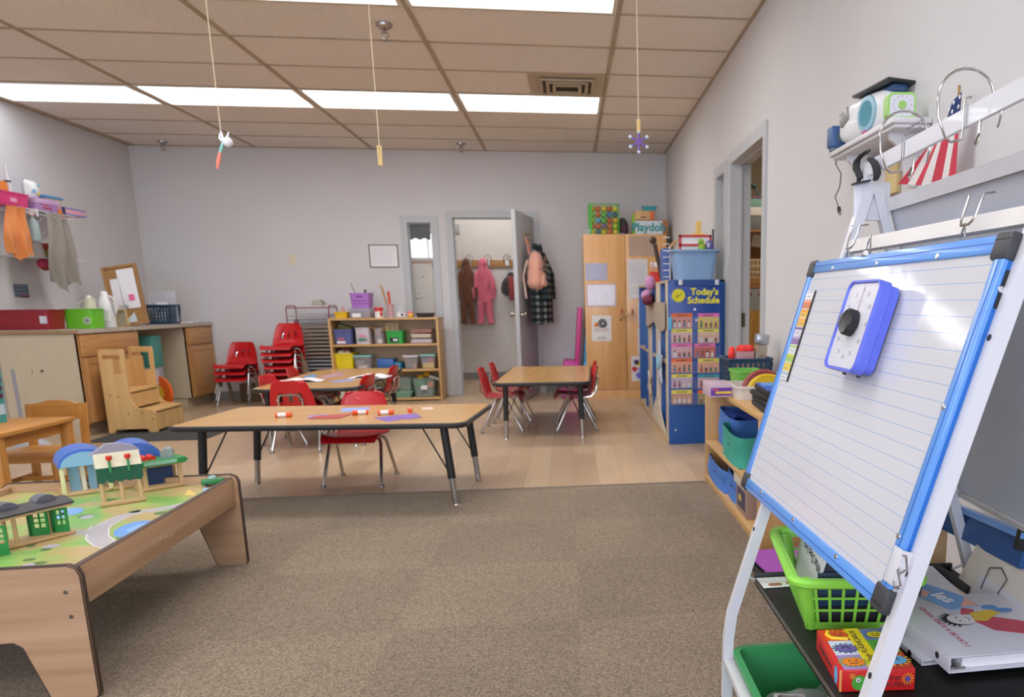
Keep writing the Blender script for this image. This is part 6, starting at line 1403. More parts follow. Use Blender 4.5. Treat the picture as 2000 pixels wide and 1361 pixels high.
# hanging wire hooks for the board
def jhook(lab,px,py):
    s,v=onb(px,py,.0); q=E(s,v,0)
    tt=thing('board_hook',lab,'hook',q,0,'wire hooks holding the lined board'); M_=BM.copy(); M_.translation=Vector((0,0,0))
    w=.02
    m=MB(CHROME).t(M_).tube([(-w-.002,.045,.006),(-w,.042,.004),(-w,.0,.004),(-w*.6,-.010,.006),(w*.6,-.010,.006),(w,0,.004),(w+.004,.042,.004),(w+.004,.05,-.014)],.0024,8); m.build('wire',tt)
    MB(STEEL).t(M_).tube([(-.012,-.03,.0),(0,-.008,.006),(.004,-.03,.0)],.0018,6).build('wire_tie',tt)
jhook('left wire hook on the easel rail above the lined board',1664,478); jhook('right wire hook on the easel rail above the lined board',1894,430)
s,v=onb(1698,480,.0); q=E(s,v,0); tt=thing('binder_clip','silver binder clip at the top edge of the lined board','clip',q); M_=BM.copy(); M_.translation=Vector((0,0,0)); MB(CHROME).t(M_).tube([(-.014,-.012,.0),(0,.022,.004),(.014,-.012,.0)],.0022,6).build('wire',tt); MB(mt('#b9bcc0',rough=.25,metal=.9)).t(M_).box(-.014,.014,-.026,-.012,-.004,.006,.002).build('jaw',tt)

# lined whiteboard
def m_board():
    m,nt,b=base('lined_whiteboard'); tc=N(nt,'ShaderNodeTexCoord'); sp_=N(nt,'ShaderNodeSeparateXYZ'); nt.links.new(tc.outputs['Object'],sp_.inputs['Vector'])
    md=N(nt,'ShaderNodeMath',operation='MODULO'); ad=N(nt,'ShaderNodeMath',operation='ADD'); ad.inputs[1].default_value=2.0; nt.links.new(sp_.outputs['Y'],ad.inputs[0]); nt.links.new(ad.outputs[0],md.inputs[0]); md.inputs[1].default_value=.0283
    g=N(nt,'ShaderNodeMath',operation='LESS_THAN'); g.inputs[1].default_value=.0011; nt.links.new(md.outputs[0],g.inputs[0])
    mx=N(nt,'ShaderNodeMix',data_type='RGBA'); mx.inputs['A'].default_value=lin('#d3d4d9'); mx.inputs['B'].default_value=lin('#8fb2da'); nt.links.new(g.outputs[0],mx.inputs['Factor']); nt.links.new(mx.outputs['Result'],b.inputs['Base Color'])
    b.inputs['Roughness'].default_value=.10; b.inputs['Specular IOR Level'].default_value=.42
    nz=N(nt,'ShaderNodeTexNoise'); nz.inputs['Scale'].default_value=9; nz.inputs['Detail'].default_value=2; nt.links.new(tc.outputs['Object'],nz.inputs['Vector'])
    bp=N(nt,'ShaderNodeBump'); bp.inputs['Strength'].default_value=.13; bp.inputs['Distance'].default_value=.006; nt.links.new(nz.outputs['Fac'],bp.inputs['Height']); nt.links.new(bp.outputs['Normal'],b.inputs['Normal'])
    return m
t=thing('lined_whiteboard','lined whiteboard with a blue frame hanging on the easel','whiteboard',P0,0,None,BEUL)
MB(m_board()).box(.012,BW-.012,-BH+.012,-.012,-.008,0).build('writing_surface',t)
MB(mt('#9aa0a8',rough=.5)).box(.012,BW-.012,-BH+.012,-.012,-.012,-.0085).build('back_sheet',t)
FB=mt('#639de6',rough=.3,var=.02,coat=.3); FB2=mt('#1f6cc4',rough=.35)
fw=.030
def rail(mb,x0,x1,y0,y1,horiz,side):
    mb.m(FB).box(x0,x1,y0,y1,-.016,.005,.003)
    if horiz: yy=y1 if side>0 else y0; mb.m(FB2).box(x0,x1,yy-.013*side-.001,yy-.013*side+.001,.004,.0056); mb.m(FB2).box(x0,x1,yy-.0005,yy+.0005,-.009,-.004)
    else: xx=x1 if side>0 else x0; mb.m(FB2).box(xx-.013*side-.0012,xx-.013*side+.0012,y0,y1,.004,.0056); mb.m(FB2).box(xx-.0004,xx+.0006,y0,y1,-.011,-.003)
for nm,args in (('top_rail',(.03,BW-.03,-fw,0,True,1)),('bottom_rail',(.03,BW-.03,-BH,-BH+fw,True,-1)),('left_rail',(0,fw,-BH+.03,-.03,False,-1)),('right_rail',(BW-fw,BW,-BH+.03,-.03,False,1))):
    m=MB(); rail(m,*args); m.build(nm,t)
CC=mt('#3b3b40',rough=.5)
for cx_,cy_ in ((0,0),(1,0),(0,1),(1,1)):
    x0=-.004 if cx_==0 else BW-.042; y1=.004 if cy_==0 else -BH+.042
    m=MB(CC).box(x0,x0+.046,y1-.046,y1,-.019,.008,.007); 
    m.m(BLACKP).box(x0+.006,x0+.04,(y1-.014) if cy_==0 else y1-.034,(y1-.012) if cy_==0 else y1-.032,.007,.0088); m.build('corner_cap',t)
SM=mt('#d5d8dc',rough=.2,metal=.9)
for s,v in ((.17,.024),(.42,.024),(.67,.024),(.17,BH-.024),(.42,BH-.024),(.67,BH-.024),(BW-.024,.28),(BW-.024,.50)): MB(SM).t(Tr(s,-v,.005)).lathe([(.0001,.002),(.005,.0015),(.0055,0)],12).build('screw',t)
for v in (.085,.585): MB(SM).t(Tr(BW+.001,-v,-.007),Ry(90)).lathe([(.0001,.0015),(.005,.001),(.006,0)],12).build('screw',t)
MB(BLACKP).box(BW+.0002,BW+.002,-.115,-.055,-.011,-.004).build('side_slot',t); MB(BLACKP).box(BW+.0002,BW+.002,-.60,-.565,-.011,-.004).build('side_slot',t)
# magnet schedule strip
a0=onb(1577,570); a1=onb(1592,572); a2=onb(1538,735)
t=thing('label_strip','strip of coloured label cards on the left side of the lined board','label strip',P0,0,None,BEUL)
x0,x1,y0,y1=.033,.092,-.318,-.078
m=MB(mt('#dadbe0',rough=.5)).box(x0,x1,y0,y1,.0006,.0022)
m.build('strip_back',t); MB(BLACKP).box(x1,x1+.006,y0,y1,.0006,.0035).build('black_edge',t)
m=MB(); n_=10; cs=['#dfe0e4','#d97a45','#e2b23a','#e0b040','#d8d6e0','#8a6aa0','#d4d8dc','#a4cc5a','#dfc95a','#d8d8e0']; c2=['#c8c8d0','#e0a080','#e09a2a','#e8a23a','#7a5a98','#b9a9c8','#a8c86a','#c8c83a','#e0c050','#a8bcc8']
for k in range(n_):
    ya=y1-(y1-y0)*k/n_; yb=y1-(y1-y0)*(k+1)/n_; m.m(mt(cs[k],rough=.5)).box(x0+.002,x1,yb+.002,ya-.007,.0022,.003); m.m(mt(c2[k],rough=.5)).box(x0+.002,x1,ya-.007,ya-.001,.0022,.003)
    m.m(mt('#8f94a4',rough=.6)).box(x0+.015,x0+.038,yb+.008,yb+.010,.003,.0033)
m.build('label_card',t)
# visual timer
TD=.05
sA=onb(1661,545,-TD); sB=onb(1724,546,-TD); sC=onb(1607,712,-TD); sD=onb(1662,733,-TD)
tx0=(sA[0]+sC[0])/2; tx1=(sB[0]+sD[0])/2; ty1=-(sA[1]+sB[1])/2; ty0=-(sC[1]+sD[1])/2
t=thing('visual_timer','large purple-blue cased countdown timer on the lined board','timer',P0,0,None,BEUL)
PU=mt('#6372e2',rough=.38,var=.03)
pr=rrect(tx0,tx1,ty0,ty1,.022,7); pi_=rrect(tx0+.007,tx1-.007,ty0+.007,ty1-.007,.016,7)
m=MB(PU).prism(rrect(tx0+.005,tx1-.005,ty0+.005,ty1-.005,.019,7),.0055,.026).prism(pr,.0245,TD-.006)
# raised bezel ring
n=len(pr); vs=[(x,y,TD-.006) for x,y in pr]+[(x*.0+x,y,TD) for x,y in rrect(tx0+.001,tx1-.001,ty0+.001,ty1-.001,.021,7)]+[(x,y,TD) for x,y in rrect(tx0+.005,tx1-.005,ty0+.005,ty1-.005,.018,7)]+[(x,y,TD-.006) for x,y in pi_]
m.add(vs,[(i*n+j,i*n+(j+1)%n,(i+1)*n+(j+1)%n,(i+1)*n+j) for i in range(3) for j in range(n)]); m.build('case',t)
MB(mt('#d9d9e0',rough=.3)).prism(pi_,TD-.0062,TD-.0045).build('face',t)
cx=(tx0+tx1)/2; cy=(ty0+ty1)/2+.004; rr_=.068
m=MB(mt('#a3a3b2',rough=.6))
for k in range(12):
    a_=R(90+30*k); m.text(str(5*k) if k else '0',.0125,Tr(cx+rr_*.86*math.cos(a_),cy+rr_*1.02*math.sin(a_),TD-.0043),.0002)
for k in range(60): 
    if k%5: a_=R(6*k); m.t(Tr(cx,cy,TD-.0044),Rz(6*k)).box(.047,.050,-.0002,.0002,0,.0002)
m.t(); m.build('numeral',t)
MB(mt('#a08ab8',rough=.5)).box(cx-.001,cx+.001,cy+.02,ty1-.012,TD-.0044,TD-.0038).build('hand',t)
kr=.027; m=MB(mt('#232427',rough=.35)).t(Tr(cx,cy,TD-.004)); prof=[]
m.prism([( (kr if k%2 else kr*.955)*math.cos(R(k*5)),(kr if k%2 else kr*.955)*math.sin(R(k*5))) for k in range(72)],0,.017); m.lathe([(kr*.95,.017),(kr*.9,.0195),(kr*.8,.0185),(.0001,.0185)],36); m.t(); m.build('knob',t)
MB(mt('#6f7076',rough=.4)).t(Tr(tx0+.012,cy+.008,TD-.0045)).box(-.008,.006,-.012,.012,0,.004,.001).build('latch',t)
MB(BLACKP).cyl((cx-.03,ty0-.004,.018),(cx-.03,ty0+.001,.018),.004,n=8).cyl((cx+.04,ty0-.004,.018),(cx+.04,ty0+.001,.018),.004,n=8).build('foot',t)
# binder clip at the lower right of the board
s,v=onb(1760,1135,0); q=E(BW-.002,.545,0)
t=thing('binder_clip','white binder clip gripping the lower right edge of the lined board','clip',q); M_=BM.copy(); M_.translation=Vector((0,0,0))
MB(mt('#d8d8de',rough=.3)).t(M_).box(-.018,.012,-.03,.03,-.016,-.0145,.0005).box(-.018,.012,-.03,.03,.0075,.009,.0005).box(.010,.0125,-.03,.03,-.016,.009,.0005).build('clip_body',t)
MB(CHROME).t(M_).tube([(.012,.022,.007),(.03,.026,.012),(.048,.010,.014),(.03,-.004,.012),(.012,.002,.007)],.0018,6).tube([(.012,-.002,.007),(.03,-.004,.014),(.046,-.018,.014),(.03,-.028,.012),(.012,-.022,.007)],.0018,6).build('clip_wire',t)
# second board at the back of the easel: only its blue bottom bar shows
t=thing('rear_board','second blue framed board hung on the back of the easel, its bottom bar showing','whiteboard',(0,0,0))
q0=at(1834,1000,X=1.045); q1=at(2003,1078,X=1.018)
dd=(q1-q0); q1=q0+dd*1.03
m=MB(mt('#24548f',rough=.4,var=.03)).bar(q0,q1,.03,.075,(.2,0,1)); m.m(mt('#6f9fdd',rough=.35)).bar(q0+Vector((-.006,0,.040)),q1+Vector((-.006,0,.040)),.034,.014,(.2,0,1)); m.build('bottom_bar',t); MB(BLACKP).bar(q1-dd*.035+Vector((-.004,0,.03)),q1+Vector((-.004,0,.03)),.044,.05,(.2,0,1)).build('corner_cap',t)

# ------------------------------------------------------------------ on the easel shelf
SZ=SHZ+.0015
# bright green basket
bl=at(1602,1230,Z=SZ); br=at(1780,1240,Z=SZ); fl=at(1530,1150,Z=SZ)
rn_=at(1592,1130,Y=bl.y-.035); rf=at(1503,1037,Y=fl.y+.04)
GB_=mt('#8fd94a',rough=.4,var=.03,coat=.15)
bw=abs(br.x-bl.x)+.07; bdp=abs(fl.y-bl.y)+.12; bh=.128
t=holed_basket('green_basket','bright lime green slatted basket on the easel shelf','%s'%'' or (bl.x+br.x)/2-bw/2,(bl.x+br.x)/2+bw/2,bl.y-.045,bl.y-.045+bdp,SZ,SZ+bh,GB_,None,8,3,.80,taper=.80)
t.rotation_euler.z=R(-8)
MB(GB_).tube([(x,y,bh-.004) for x,y in rrect(-bw/2-.012,bw/2+.012,-bdp/2-.012,bdp/2+.012,.04,6)],[.011]*28,8,True).build('rim',t)
for sx in (-1,1):
    for sy in (-1,1): MB(GB_).tube([(sx*(bw/2*.80-.012),sy*(bdp/2*.80-.012),.002),(sx*(bw/2-.014),sy*(bdp/2-.014),bh-.008)],[.014,.018],10).build('corner_post',t)
tb=t
p=thing('navy_folder','navy and black folders standing inside the lime basket','folder',(t.location.x+.01,t.location.y+.0,SZ+.005),R(-8))
MB(mt('#22405e',rough=.5)).box(-.088,.088,-.142,-.122,.045,.118,.003).box(-.07,-.03,-.08,.10,.0,.105,.004).build('navy_cover',p); MB(mt('#1c1b1e',rough=.5)).box(-.085,.085,-.140,-.10,.0,.044,.003).box(-.02,.07,-.04,.1,.0,.085,.004).build('black_cover',p)
a=at(1516,1020,Y=1.79); 
p=thing('handwritten_sheet','white sheet with handwriting leaning in the lime basket behind the board','paper',(t.location.x-.086,t.location.y+.03,SZ+.012),0,None,(R(0),R(14),R(-8)))
MB(mt('#eeeef4',rough=.4)).box(-.0015,.0015,-.125,.15,0,.225,.0005).build('sheet',p)
m=MB(INK)
for k,(tx,zz) in enumerate((('What Does Little',.105),('Love?',.145))): m.text(tx,.030,frame((-.0019,.0,zz),(0,1,0),(0,0,-1)),.0003)
m.build('handwriting',p,rot=(0,0,0))
# small picture card at the far end of the shelf
p0=at(1492,1146,Z=SZ); p1=at(1525,1146,Z=SZ); c0=(p0+p1)/2
t=thing('picture_card','small white card with brown figures at the far end of the easel shelf','card',(c0.x+.03,c0.y+.03,SZ),R(2)); m=MB(PAPER).box(-.055,.06,-.035,.05,0,.0015); m.m(mt('#a0673e',rough=.6)).t(Tr(-.02,-.018,.0016)).prism(rrect(-.018,.018,-.009,.009,.008),0,.0006).t(Tr(.03,-.014,.0016)).prism(rrect(-.02,.02,-.008,.008,.007),0,.0006); m.m(mt('#5aa05a',rough=.6)).t(Tr(.035,.02,.0016)).prism(rrect(-.014,.014,-.012,.012,.005),0,.0006); m.build('card_body',t)
# flashcard box
n0=at(1640,1352,Z=SZ); n1=at(1786,1347,Z=SZ); f0=at(1579,1268,Z=SZ)
xd=(n1-n0); w=xd.length; yd=(f0-n0); d=yd.length; rzb=math.atan2(xd.y,xd.x)
t=thing('flashcard_box','red box of feelings flashcards with coloured creatures on the easel shelf','box',(n0.x,n0.y,SZ),rzb); h=.043; d=min(d,.19)
RD=mt('#d4201f',rough=.35,coat=.3)
MB(RD).box(0,w,0,d,0,h,.0015).build('box_body',t)
m=MB(mt('#f0a060',rough=.4)).box(-.0006,.003,-.0006,.003,.001,h); m.build('edge_strip',t)
zz=h+.0003
m=MB()
cells=[(0,.36,.70,1,'#e0481f'),(0,.36,.34,.70,'#cfe0ee'),(0,.36,0,.34,'#a78ac8'),(.60,1,.70,1,'#7084b8'),(.60,1,.36,.70,'#5aa83a'),(.60,1,0,.36,'#d0301f')]
for a_,b_,c0_,d0_,hx in cells: m.m(mt(hx,rough=.35)).box(w*(.06+.92*a_),w*(.06+.92*b_),d*(.02+.96*c0_),d*(.02+.96*d0_),h,zz)
m.m(mt('#f2dc1e',rough=.35)).box(w*(.06+.92*.36),w*(.06+.92*.60),0.001,d*.999,h,zz+.0001); m.build('picture_panel',t)
def creature(mb,x,y,rx,ry,hx,spk,extra):
    mb.m(mt(spk,rough=.4))
    for k in range(14): a_=2*PI*k/14; mb.bar((x+rx*.9*math.cos(a_),y+ry*.9*math.sin(a_),zz+.0003),(x+rx*1.35*math.cos(a_),y+ry*1.35*math.sin(a_),zz+.0003),.003,.0008)
    mb.m(INK).t(Tr(x,y,zz)).prism([(rx*1.06*math.cos(a_),ry*1.06*math.sin(a_)) for a_ in [k*PI/12 for k in range(24)]],0,.0006)
    mb.m(mt(hx,rough=.4)).prism([(rx*math.cos(a_),ry*math.sin(a_)) for a_ in [k*PI/12 for k in range(24)]],0,.0009)
    mb.m(INK).tube([(-rx*.4,-ry*.3,.001),(0,-ry*.5*extra,.001),(rx*.4,-ry*.3,.001)],.0008,5)
    for s in (-1,1): mb.prism([(s*rx*.3+.002*math.cos(a_),ry*.25+.002*math.sin(a_)) for a_ in [k*PI/4 for k in range(8)]],.0008,.0012)
    mb.t()
m=MB()
creature(m,w*.25,d*.50,.020,.016,'#6f63a8','#3a3a6a',-1); creature(m,w*.24,d*.18,.022,.016,'#f08a22','#7ab83a',1); creature(m,w*.26,d*.84,.020,.016,'#e05a2a','#f0d020',1)
creature(m,w*.80,d*.82,.018,.014,'#e6d224','#4a6ab0',1); creature(m,w*.80,d*.53,.014,.012,'#8a7aa8','#3f8a2a',1); creature(m,w*.80,d*.20,.024,.018,'#6ab6ea','#e8c02a',-1)
m.m(mt('#f2d020',rough=.4)).tube([(w*.14,d*.93,zz+.001),(w*.10,d*.84,zz+.001),(w*.14,d*.75,zz+.001),(w*.36,d*.72,zz+.001)],.004,6); m.build('creature_print',t)
m=MB(INK); m.text('Feelings FLASHCARDS',.0165,frame((w*.49,d*.5,zz+.0004),(0,1,0),(-1,0,0)),.0002)
m.text('Feelings',.0135,frame((w*.66,-.0004,h*.62),(1,0,0),(0,0,1)),.0002); m.text('FLASHCARDS',.0135,frame((w*.66,-.0004,h*.28),(1,0,0),(0,0,1)),.0002)
m.text('Feelings Flashcards',.012,frame((-.0004,d*.58,h*.5),(0,-1,0),(0,0,1)),.0002); m.build('lettering',t)
m=MB(mt('#4fa83a',rough=.4)).t(Tr(w*.26,-.0004,h*.42),Rx(90)).lathe([(.0001,.0006),(.015,.0006),(.015,0)],24); m.m(PAPER).t(Tr(w*.24,-.001,h*.56),Rx(90)).lathe([(.0001,.0006),(.0045,.0006),(.0045,0)],14); m.m(INK).t(Tr(w*.24,-.0016,h*.56),Rx(90)).lathe([(.0001,.0006),(.0018,.0006),(.0018,0)],10); m.m(mt('#e07a3a',rough=.4)).t(Tr(w*.16,-.0006,h*.74),Rx(90)).lathe([(.0001,.0006),(.006,.0006),(.006,0)],10)
m.m(mt('#e8b03a',rough=.4)).t(Tr(w*.90,-.0004,h*.55),Rx(90)); 
for k in range(12): a_=k*PI/6; m.bar((.006*math.cos(a_),.006*math.sin(a_),.0003),(.012*math.cos(a_),.012*math.sin(a_),.0003),.0015,.0006)
m.m(mt('#5a4a9a',rough=.4)).lathe([(.0001,.0008),(.005,.0008),(.005,0)],14); m.m(mt('#6ab6ea',rough=.4)).t(Tr(-.0004,d*.15,h*.5),Ry(-90)).prism([(.018*math.cos(a_),.010*math.sin(a_)) for a_ in [k*PI/12 for k in range(24)]],0,.0006); m.t(); m.build('side_print',t)
# binder with the cartoon cover
n0=at(1856,1316,Z=SZ+.0125); n1=at(2000,1307,Z=SZ+.0125); f0=at(1797,1222,Z=SZ+.012)
def lying(o0,w,d,rz): return None
def binder(name,label,x,y,rz,w,d,h,z,tilt=0):
    t=thing(name,label,'binder',(x,y,z),0,None,(0,R(tilt),rz)); WB=mt('#d2d2da',rough=.35,var=.02)
    MB(WB).box(0,w,0,d,0,.003,.001).build('back_cover',t); MB(WB).box(0,w,0,d,h-.003,h,.001).build('front_cover',t); m=MB(WB).box(-.003,0.0,0,d,0,h,.001); m.m(BLACKP).t(Tr(-.0034,d*.16,h*.5),Ry(-90)).lathe([(.0001,.0005),(.007,.0005),(.007,0)],14); m.t(); m.build('spine',t)
    m=MB(CHROME).tube(arc((.022,.02,h*.5),h*.36,0,360,16),.0018,6); m.box(.004,.035,.006,.05,.004,.009,.001); m.build('ring_mechanism',t); MB(PAPER).box(.03,w-.008,.012,d-.01,.004,h-.010).build('page_stack',t); return t
rb=math.atan2(n1.y-n0.y,n1.x-n0.x)
binder('ring_binder','plain white ring binder lying under the cartoon one on the easel shelf',n0.x-.025,n0.y+.06,rb+R(6),.24,.29,.012,SZ)
t=binder('ring_binder','white ring binder with a cartoon child on the cover on the easel shelf',n0.x,n0.y,rb+R(3),.27,.285,.034,SZ+.0126); z=.0343
m=MB(mt('#b8405a',rough=.5)); m.text('I CAN BE A SUPER FRIEND!',.0165,frame((.058,.135,z),(0,1,0),(-1,0,0)),.0002); m.build('lettering',t)
m=MB(mt('#c04a5c',rough=.5)).t(Tr(.17,.135,z)).prism([(-.04,.02),(.0,.03),(.05,.0),(.095,-.03),(.09,-.065),(.04,-.07),(-.02,-.04)],0,.0005)
m.m(mt('#c04a5c',rough=.5)).t(Tr(.135,.19,z)).prism([(-.012,-.01),(.02,-.012),(.03,.01),(.008,.022)],0,.0005)
m.m(mt('#d9b93a',rough=.5)).t(Tr(.165,.165,z+.0003)).prism([(-.03,-.02),(-.005,-.026),(.03,.0),(.055,.012),(.05,.026),(.01,.024),(-.02,.018)],0,.0005)
m.m(mt('#5a8ac0',rough=.5)).t(Tr(.225,.185,z+.0005)).prism([(.022*math.cos(a_),.011*math.sin(a_)) for a_ in [k*PI/10 for k in range(20)]],0,.0005).t(Tr(.205,.205,z+.0005)).prism([(.018*math.cos(a_),.011*math.sin(a_)) for a_ in [k*PI/10 for k in range(20)]],0,.0005)
m.m(INK).t(Tr(.105,.155,z+.0006)).prism([(.0315*math.cos(a_),.0275*math.sin(a_)) for a_ in [k*PI/14 for k in range(28)]],0,.0004)
for k in range(9): a_=R(110+17*k); m.prism([(.03*math.cos(a_-.14),.026*math.sin(a_-.14)),(.045*math.cos(a_),.04*math.sin(a_)),(.03*math.cos(a_+.14),.026*math.sin(a_+.14))],0,.0004)
m.m(mt('#e4dede',rough=.5)).prism([(.004+.0285*math.cos(a_),.0255*math.sin(a_)) for a_ in [k*PI/14 for k in range(28)]],0,.0007)
m.m(INK).tube([(.018,-.010,.0008),(.024,0,.0008),(.018,.010,.0008)],.0007,5); 
for y in (-.008,.008): m.prism([(-.002+.002*math.cos(a_),y+.003*math.sin(a_)) for a_ in [k*PI/4 for k in range(8)]],.0006,.001)
m.t(); m.build('cartoon_print',t)
# loose card and papers on and behind the binder
ZT_=SZ+.0126+.0345
tq=[at(x,y,Z=ZT_) for x,y in ((1803,1139),(1872,1162),(1911,1182),(1858,1191),(1798,1166))]; o_c=sum(tq,Vector())/5; loc=lambda x,y:((at(x,y,Z=ZT_)-o_c).x,(at(x,y,Z=ZT_)-o_c).y)
t=thing('title_card','blue and pink picture card lying across the far end of the cartoon binder','card',(o_c.x,o_c.y,ZT_+.0003)); m=MB(mt('#6f9ccc',rough=.5)).prism([(q.x-o_c.x,q.y-o_c.y) for q in tq],0,.0012)
m.m(mt('#d9a08c',rough=.5)).prism([loc(1884,1168),loc(1910,1182),loc(1876,1187)],.0012,.0016).prism([loc(1800,1152),loc(1816,1158),loc(1808,1168),loc(1799,1164)],.0012,.0016)
dv=Vector((*loc(1870,1182),0))-Vector((*loc(1815,1156),0)); m.m(mt('#e9e2e2',rough=.5)).text('les',.05,frame((*loc(1843,1168),.0014),dv,(-dv.y,dv.x,0)),.0004,bold=.001); m.build('card_body',t)
p=at(1850,1118,Z=SZ+.004); t=thing('paper_stack','white papers in a tan folder behind the cartoon binder','paper',(.82,1.71,SZ),R(-6)); m=MB(mt('#d9c7a8',rough=.6)).box(-.10,.13,-.13,.12,0,.006); m.m(mt('#dcdce4',rough=.6)).box(-.11,.11,-.14,.115,.006,.016); m.build('sheets',t); MB(mt('#55575a',rough=.6)).box(-.02,.05,-.09,-.03,.016,.0172).build('grey_card',t)
p=at(1905,1105,Z=SZ+.01); t=thing('black_rod','short black rod lying at the back of the easel shelf','rod',(.955,1.74,SZ),R(0)); MB(RUBBER).box(-.012,.012,-.09,.09,0,.018,.005).build('rod_body',t)
# spiral book leaning at the back
t=thing('spiral_book','big spiral bound picture book with animal drawings leaning at the back of the easel shelf','book',(.945,1.42,SZ),0,None,(0,R(26),R(-3))); PA=mt('#cfc6ba',rough=.6)
MB(PA).box(-.003,.003,-.30,.30,0,.125,.001).build('page',t); m=MB(mt('#c3c0c6',rough=.6)).box(-.0045,-.003,-.30,.22,.0,.062); m.m(mt('#4f3f48',rough=.6)).tube([(-.0055,.19,.03),(-.0055,.20,.085),(-.0055,.16,.10),(-.0055,.12,.085),(-.0055,.125,.03)],.0016,6); m.m(mt('#6a4a9a',rough=.6)).text('farm friends',.04,frame((-.0055,-.10,.035),(0,-1,0),(0,0,1)),.0003); m.build('print',t)
m=MB(mt('#8a8074',rough=.4,metal=.5))
for k in range(24): m.tube([(.002+.006*math.cos(a_),.06-.014*k,.125+.006*math.sin(a_)) for a_ in [q*PI/4 for q in range(8)]],.0012,5,True)
m.build('spiral_wire',t)
# story board with a fence print, and the corn cut-out
t=thing('fence_board','tan board with a dark brown fence print behind the easel shelf','board',(.90,1.965,.0045),R(0)); TN=mt('#d3b084',rough=.6); MB(TN).box(-.14,.16,-.003,.003,.0,.60).build('board_body',t)
m=MB(mt('#3a2a24',rough=.6))
for k in range(7): m.box(-.13+.036*k,-.117+.036*k,-.006,-.003,.35,.46)
m.box(-.135,.12,-.007,-.003,.375,.387).box(-.135,.12,-.007,-.003,.42,.432); m.build('fence_print',t)
p=at(1864,1108,Z=SZ); t=thing('corn_cutout','cream and green corn cut-out standing at the back of the easel shelf','cut-out',(.925,1.865,SZ)); m=MB(mt('#d9d2bc',rough=.6)).t(Rx(90)).prism([(-.03,0),(.03,0),(.036,.05),(.028,.085),(.012,.098),(.0,.085),(-.014,.10),(-.03,.085),(-.036,.05)],-.003,.003); m.build('card_body',t); m=MB(mt('#a2c23a',rough=.6)).t(Rx(90)).prism([(-.008,.0),(.016,.0),(.016,.06),(.006,.08),(-.006,.055)],.003,.0045).prism([(-.026,.05),(-.016,.05),(-.016,.085),(-.024,.08)],.003,.0045); m.build('green_leaf',t)

# ------------------------------------------------------------------ wall shelf with radio, flag
s1=at(1744,227,Y=2.42); s0=at(1618,299,X=s1.x)
HX0,HY0,HY1,HZ=s1.x,2.42,s0.y,(s1.z+s0.z)/2
t=thing('wall_shelf','small white wall shelf high on the right wall above the easel','shelf',(0,0,HZ))
SH=mt('#dcd9db',rough=.4); MB(SH).box(HX0,XR-.001,HY0,HY1,-.018,0,.004).box(HX0+.012,XR-.001,HY0+.012,HY1-.012,-.03,-.018,.003).build('board',t)
for y in (HY0+.10,HY1-.12): 
    m=MB(SH); m.t(Tr(0,y,0),Rx(90)).prism([(XR-.002,-.03),(HX0+.03,-.03),(HX0+.035,-.05),(XR-.06,-.08),(XR-.04,-.16),(XR-.028,-.20),(XR-.002,-.20)],-.009,.009); m.build('bracket',t)
a=at(1733,310,X=XR-.02); b=at(1745,376,X=XR-.02); t=thing('hook_strip','pale wooden strip with a dark peg below the wall shelf','peg strip',(XR,(a.y+b.y)/2,(a.z+b.z)/2)); q=at(1749,376,X=XR-.02)
MB(mt('#d6bd84',rough=.6)).box(-.02,-.001,-.05,.05,-(a.z-b.z)/2,(a.z-b.z)/2,.003).build('strip',t); MB(mt('#6b5a3c',rough=.6)).cyl((-.045,.01,-.04),(-.02,.01,-.04),.006,n=8).build('peg',t)
# radio: facing the room, a rounded body
ry0=HY0+.10; ry1=HY1-.05
t=thing('portable_radio','white portable radio with a round teal speaker on the wall shelf','radio',(XR-.075,(ry0+ry1)/2,HZ+.0005)); RW=mt('#dcdde0',rough=.35,coat=.2); rl=(ry1-ry0)/2
rl=.19; t.rotation_euler.z=R(9)
def rb_(u,v):
    th=2*PI*v; yy=-rl+2*rl*u; e=(1-abs(2*u-1)**4)**.45 if 0<u<1 else 0
    return (.048*e*math.copysign(abs(math.cos(th))**.45,math.cos(th)),yy,.069+.069*e*math.copysign(abs(math.sin(th))**.5,math.sin(th)))
MB(RW).sheet(24,28,rb_).build('radio_body',t)
sy=.02-.0; 
MB(mt('#8fb6c8',rough=.4)).t(Tr(-.045,-.05,.069),Ry(-90)).lathe([(.060,0),(.058,.006),(.042,.008)],36,cap=False).build('speaker_ring',t); MB(mt('#4f8f9f',rough=.7)).t(Tr(-.045,-.05,.069),Ry(-90)).lathe([(.0001,.006),(.03,.0075),(.043,.008),(.044,0)],36).build('speaker_grille',t)
MB(mt('#8f8d88',rough=.3)).t(Tr(-.044,.11,.09),Rx(-20)).box(-.008,.002,-.035,.03,-.025,.025,.006).build('display',t); MB(mt('#c03a7a',rough=.5)).box(-.054,-.04,-.06,-.03,.004,.014,.003).build('button',t); MB(mt('#33557f',rough=.4)).box(-.03,.03,-rl+.01,-rl+.09,.115,.139,.01).build('handle_end',t)
t=thing('black_tablet','black tablet lying on top of the radio','tablet',(XR-.060,(ry0+ry1)/2-.075,HZ+.139),0,None,(R(0),R(3),R(8))); MB(mt('#25272c',rough=.4)).box(-.06,.055,-.12,.12,0,.010,.003).build('tablet_body',t)
x0,x1,z0,z1=span(1737,181,1791,229,HY0+.035)
t=thing('square_timer','small white square timer with a lime green rim on the wall shelf','timer',((x0+x1)/2-.005,HY0+.05,HZ+.0005),R(-4)); w=(x1-x0)/2; h=z1-HZ
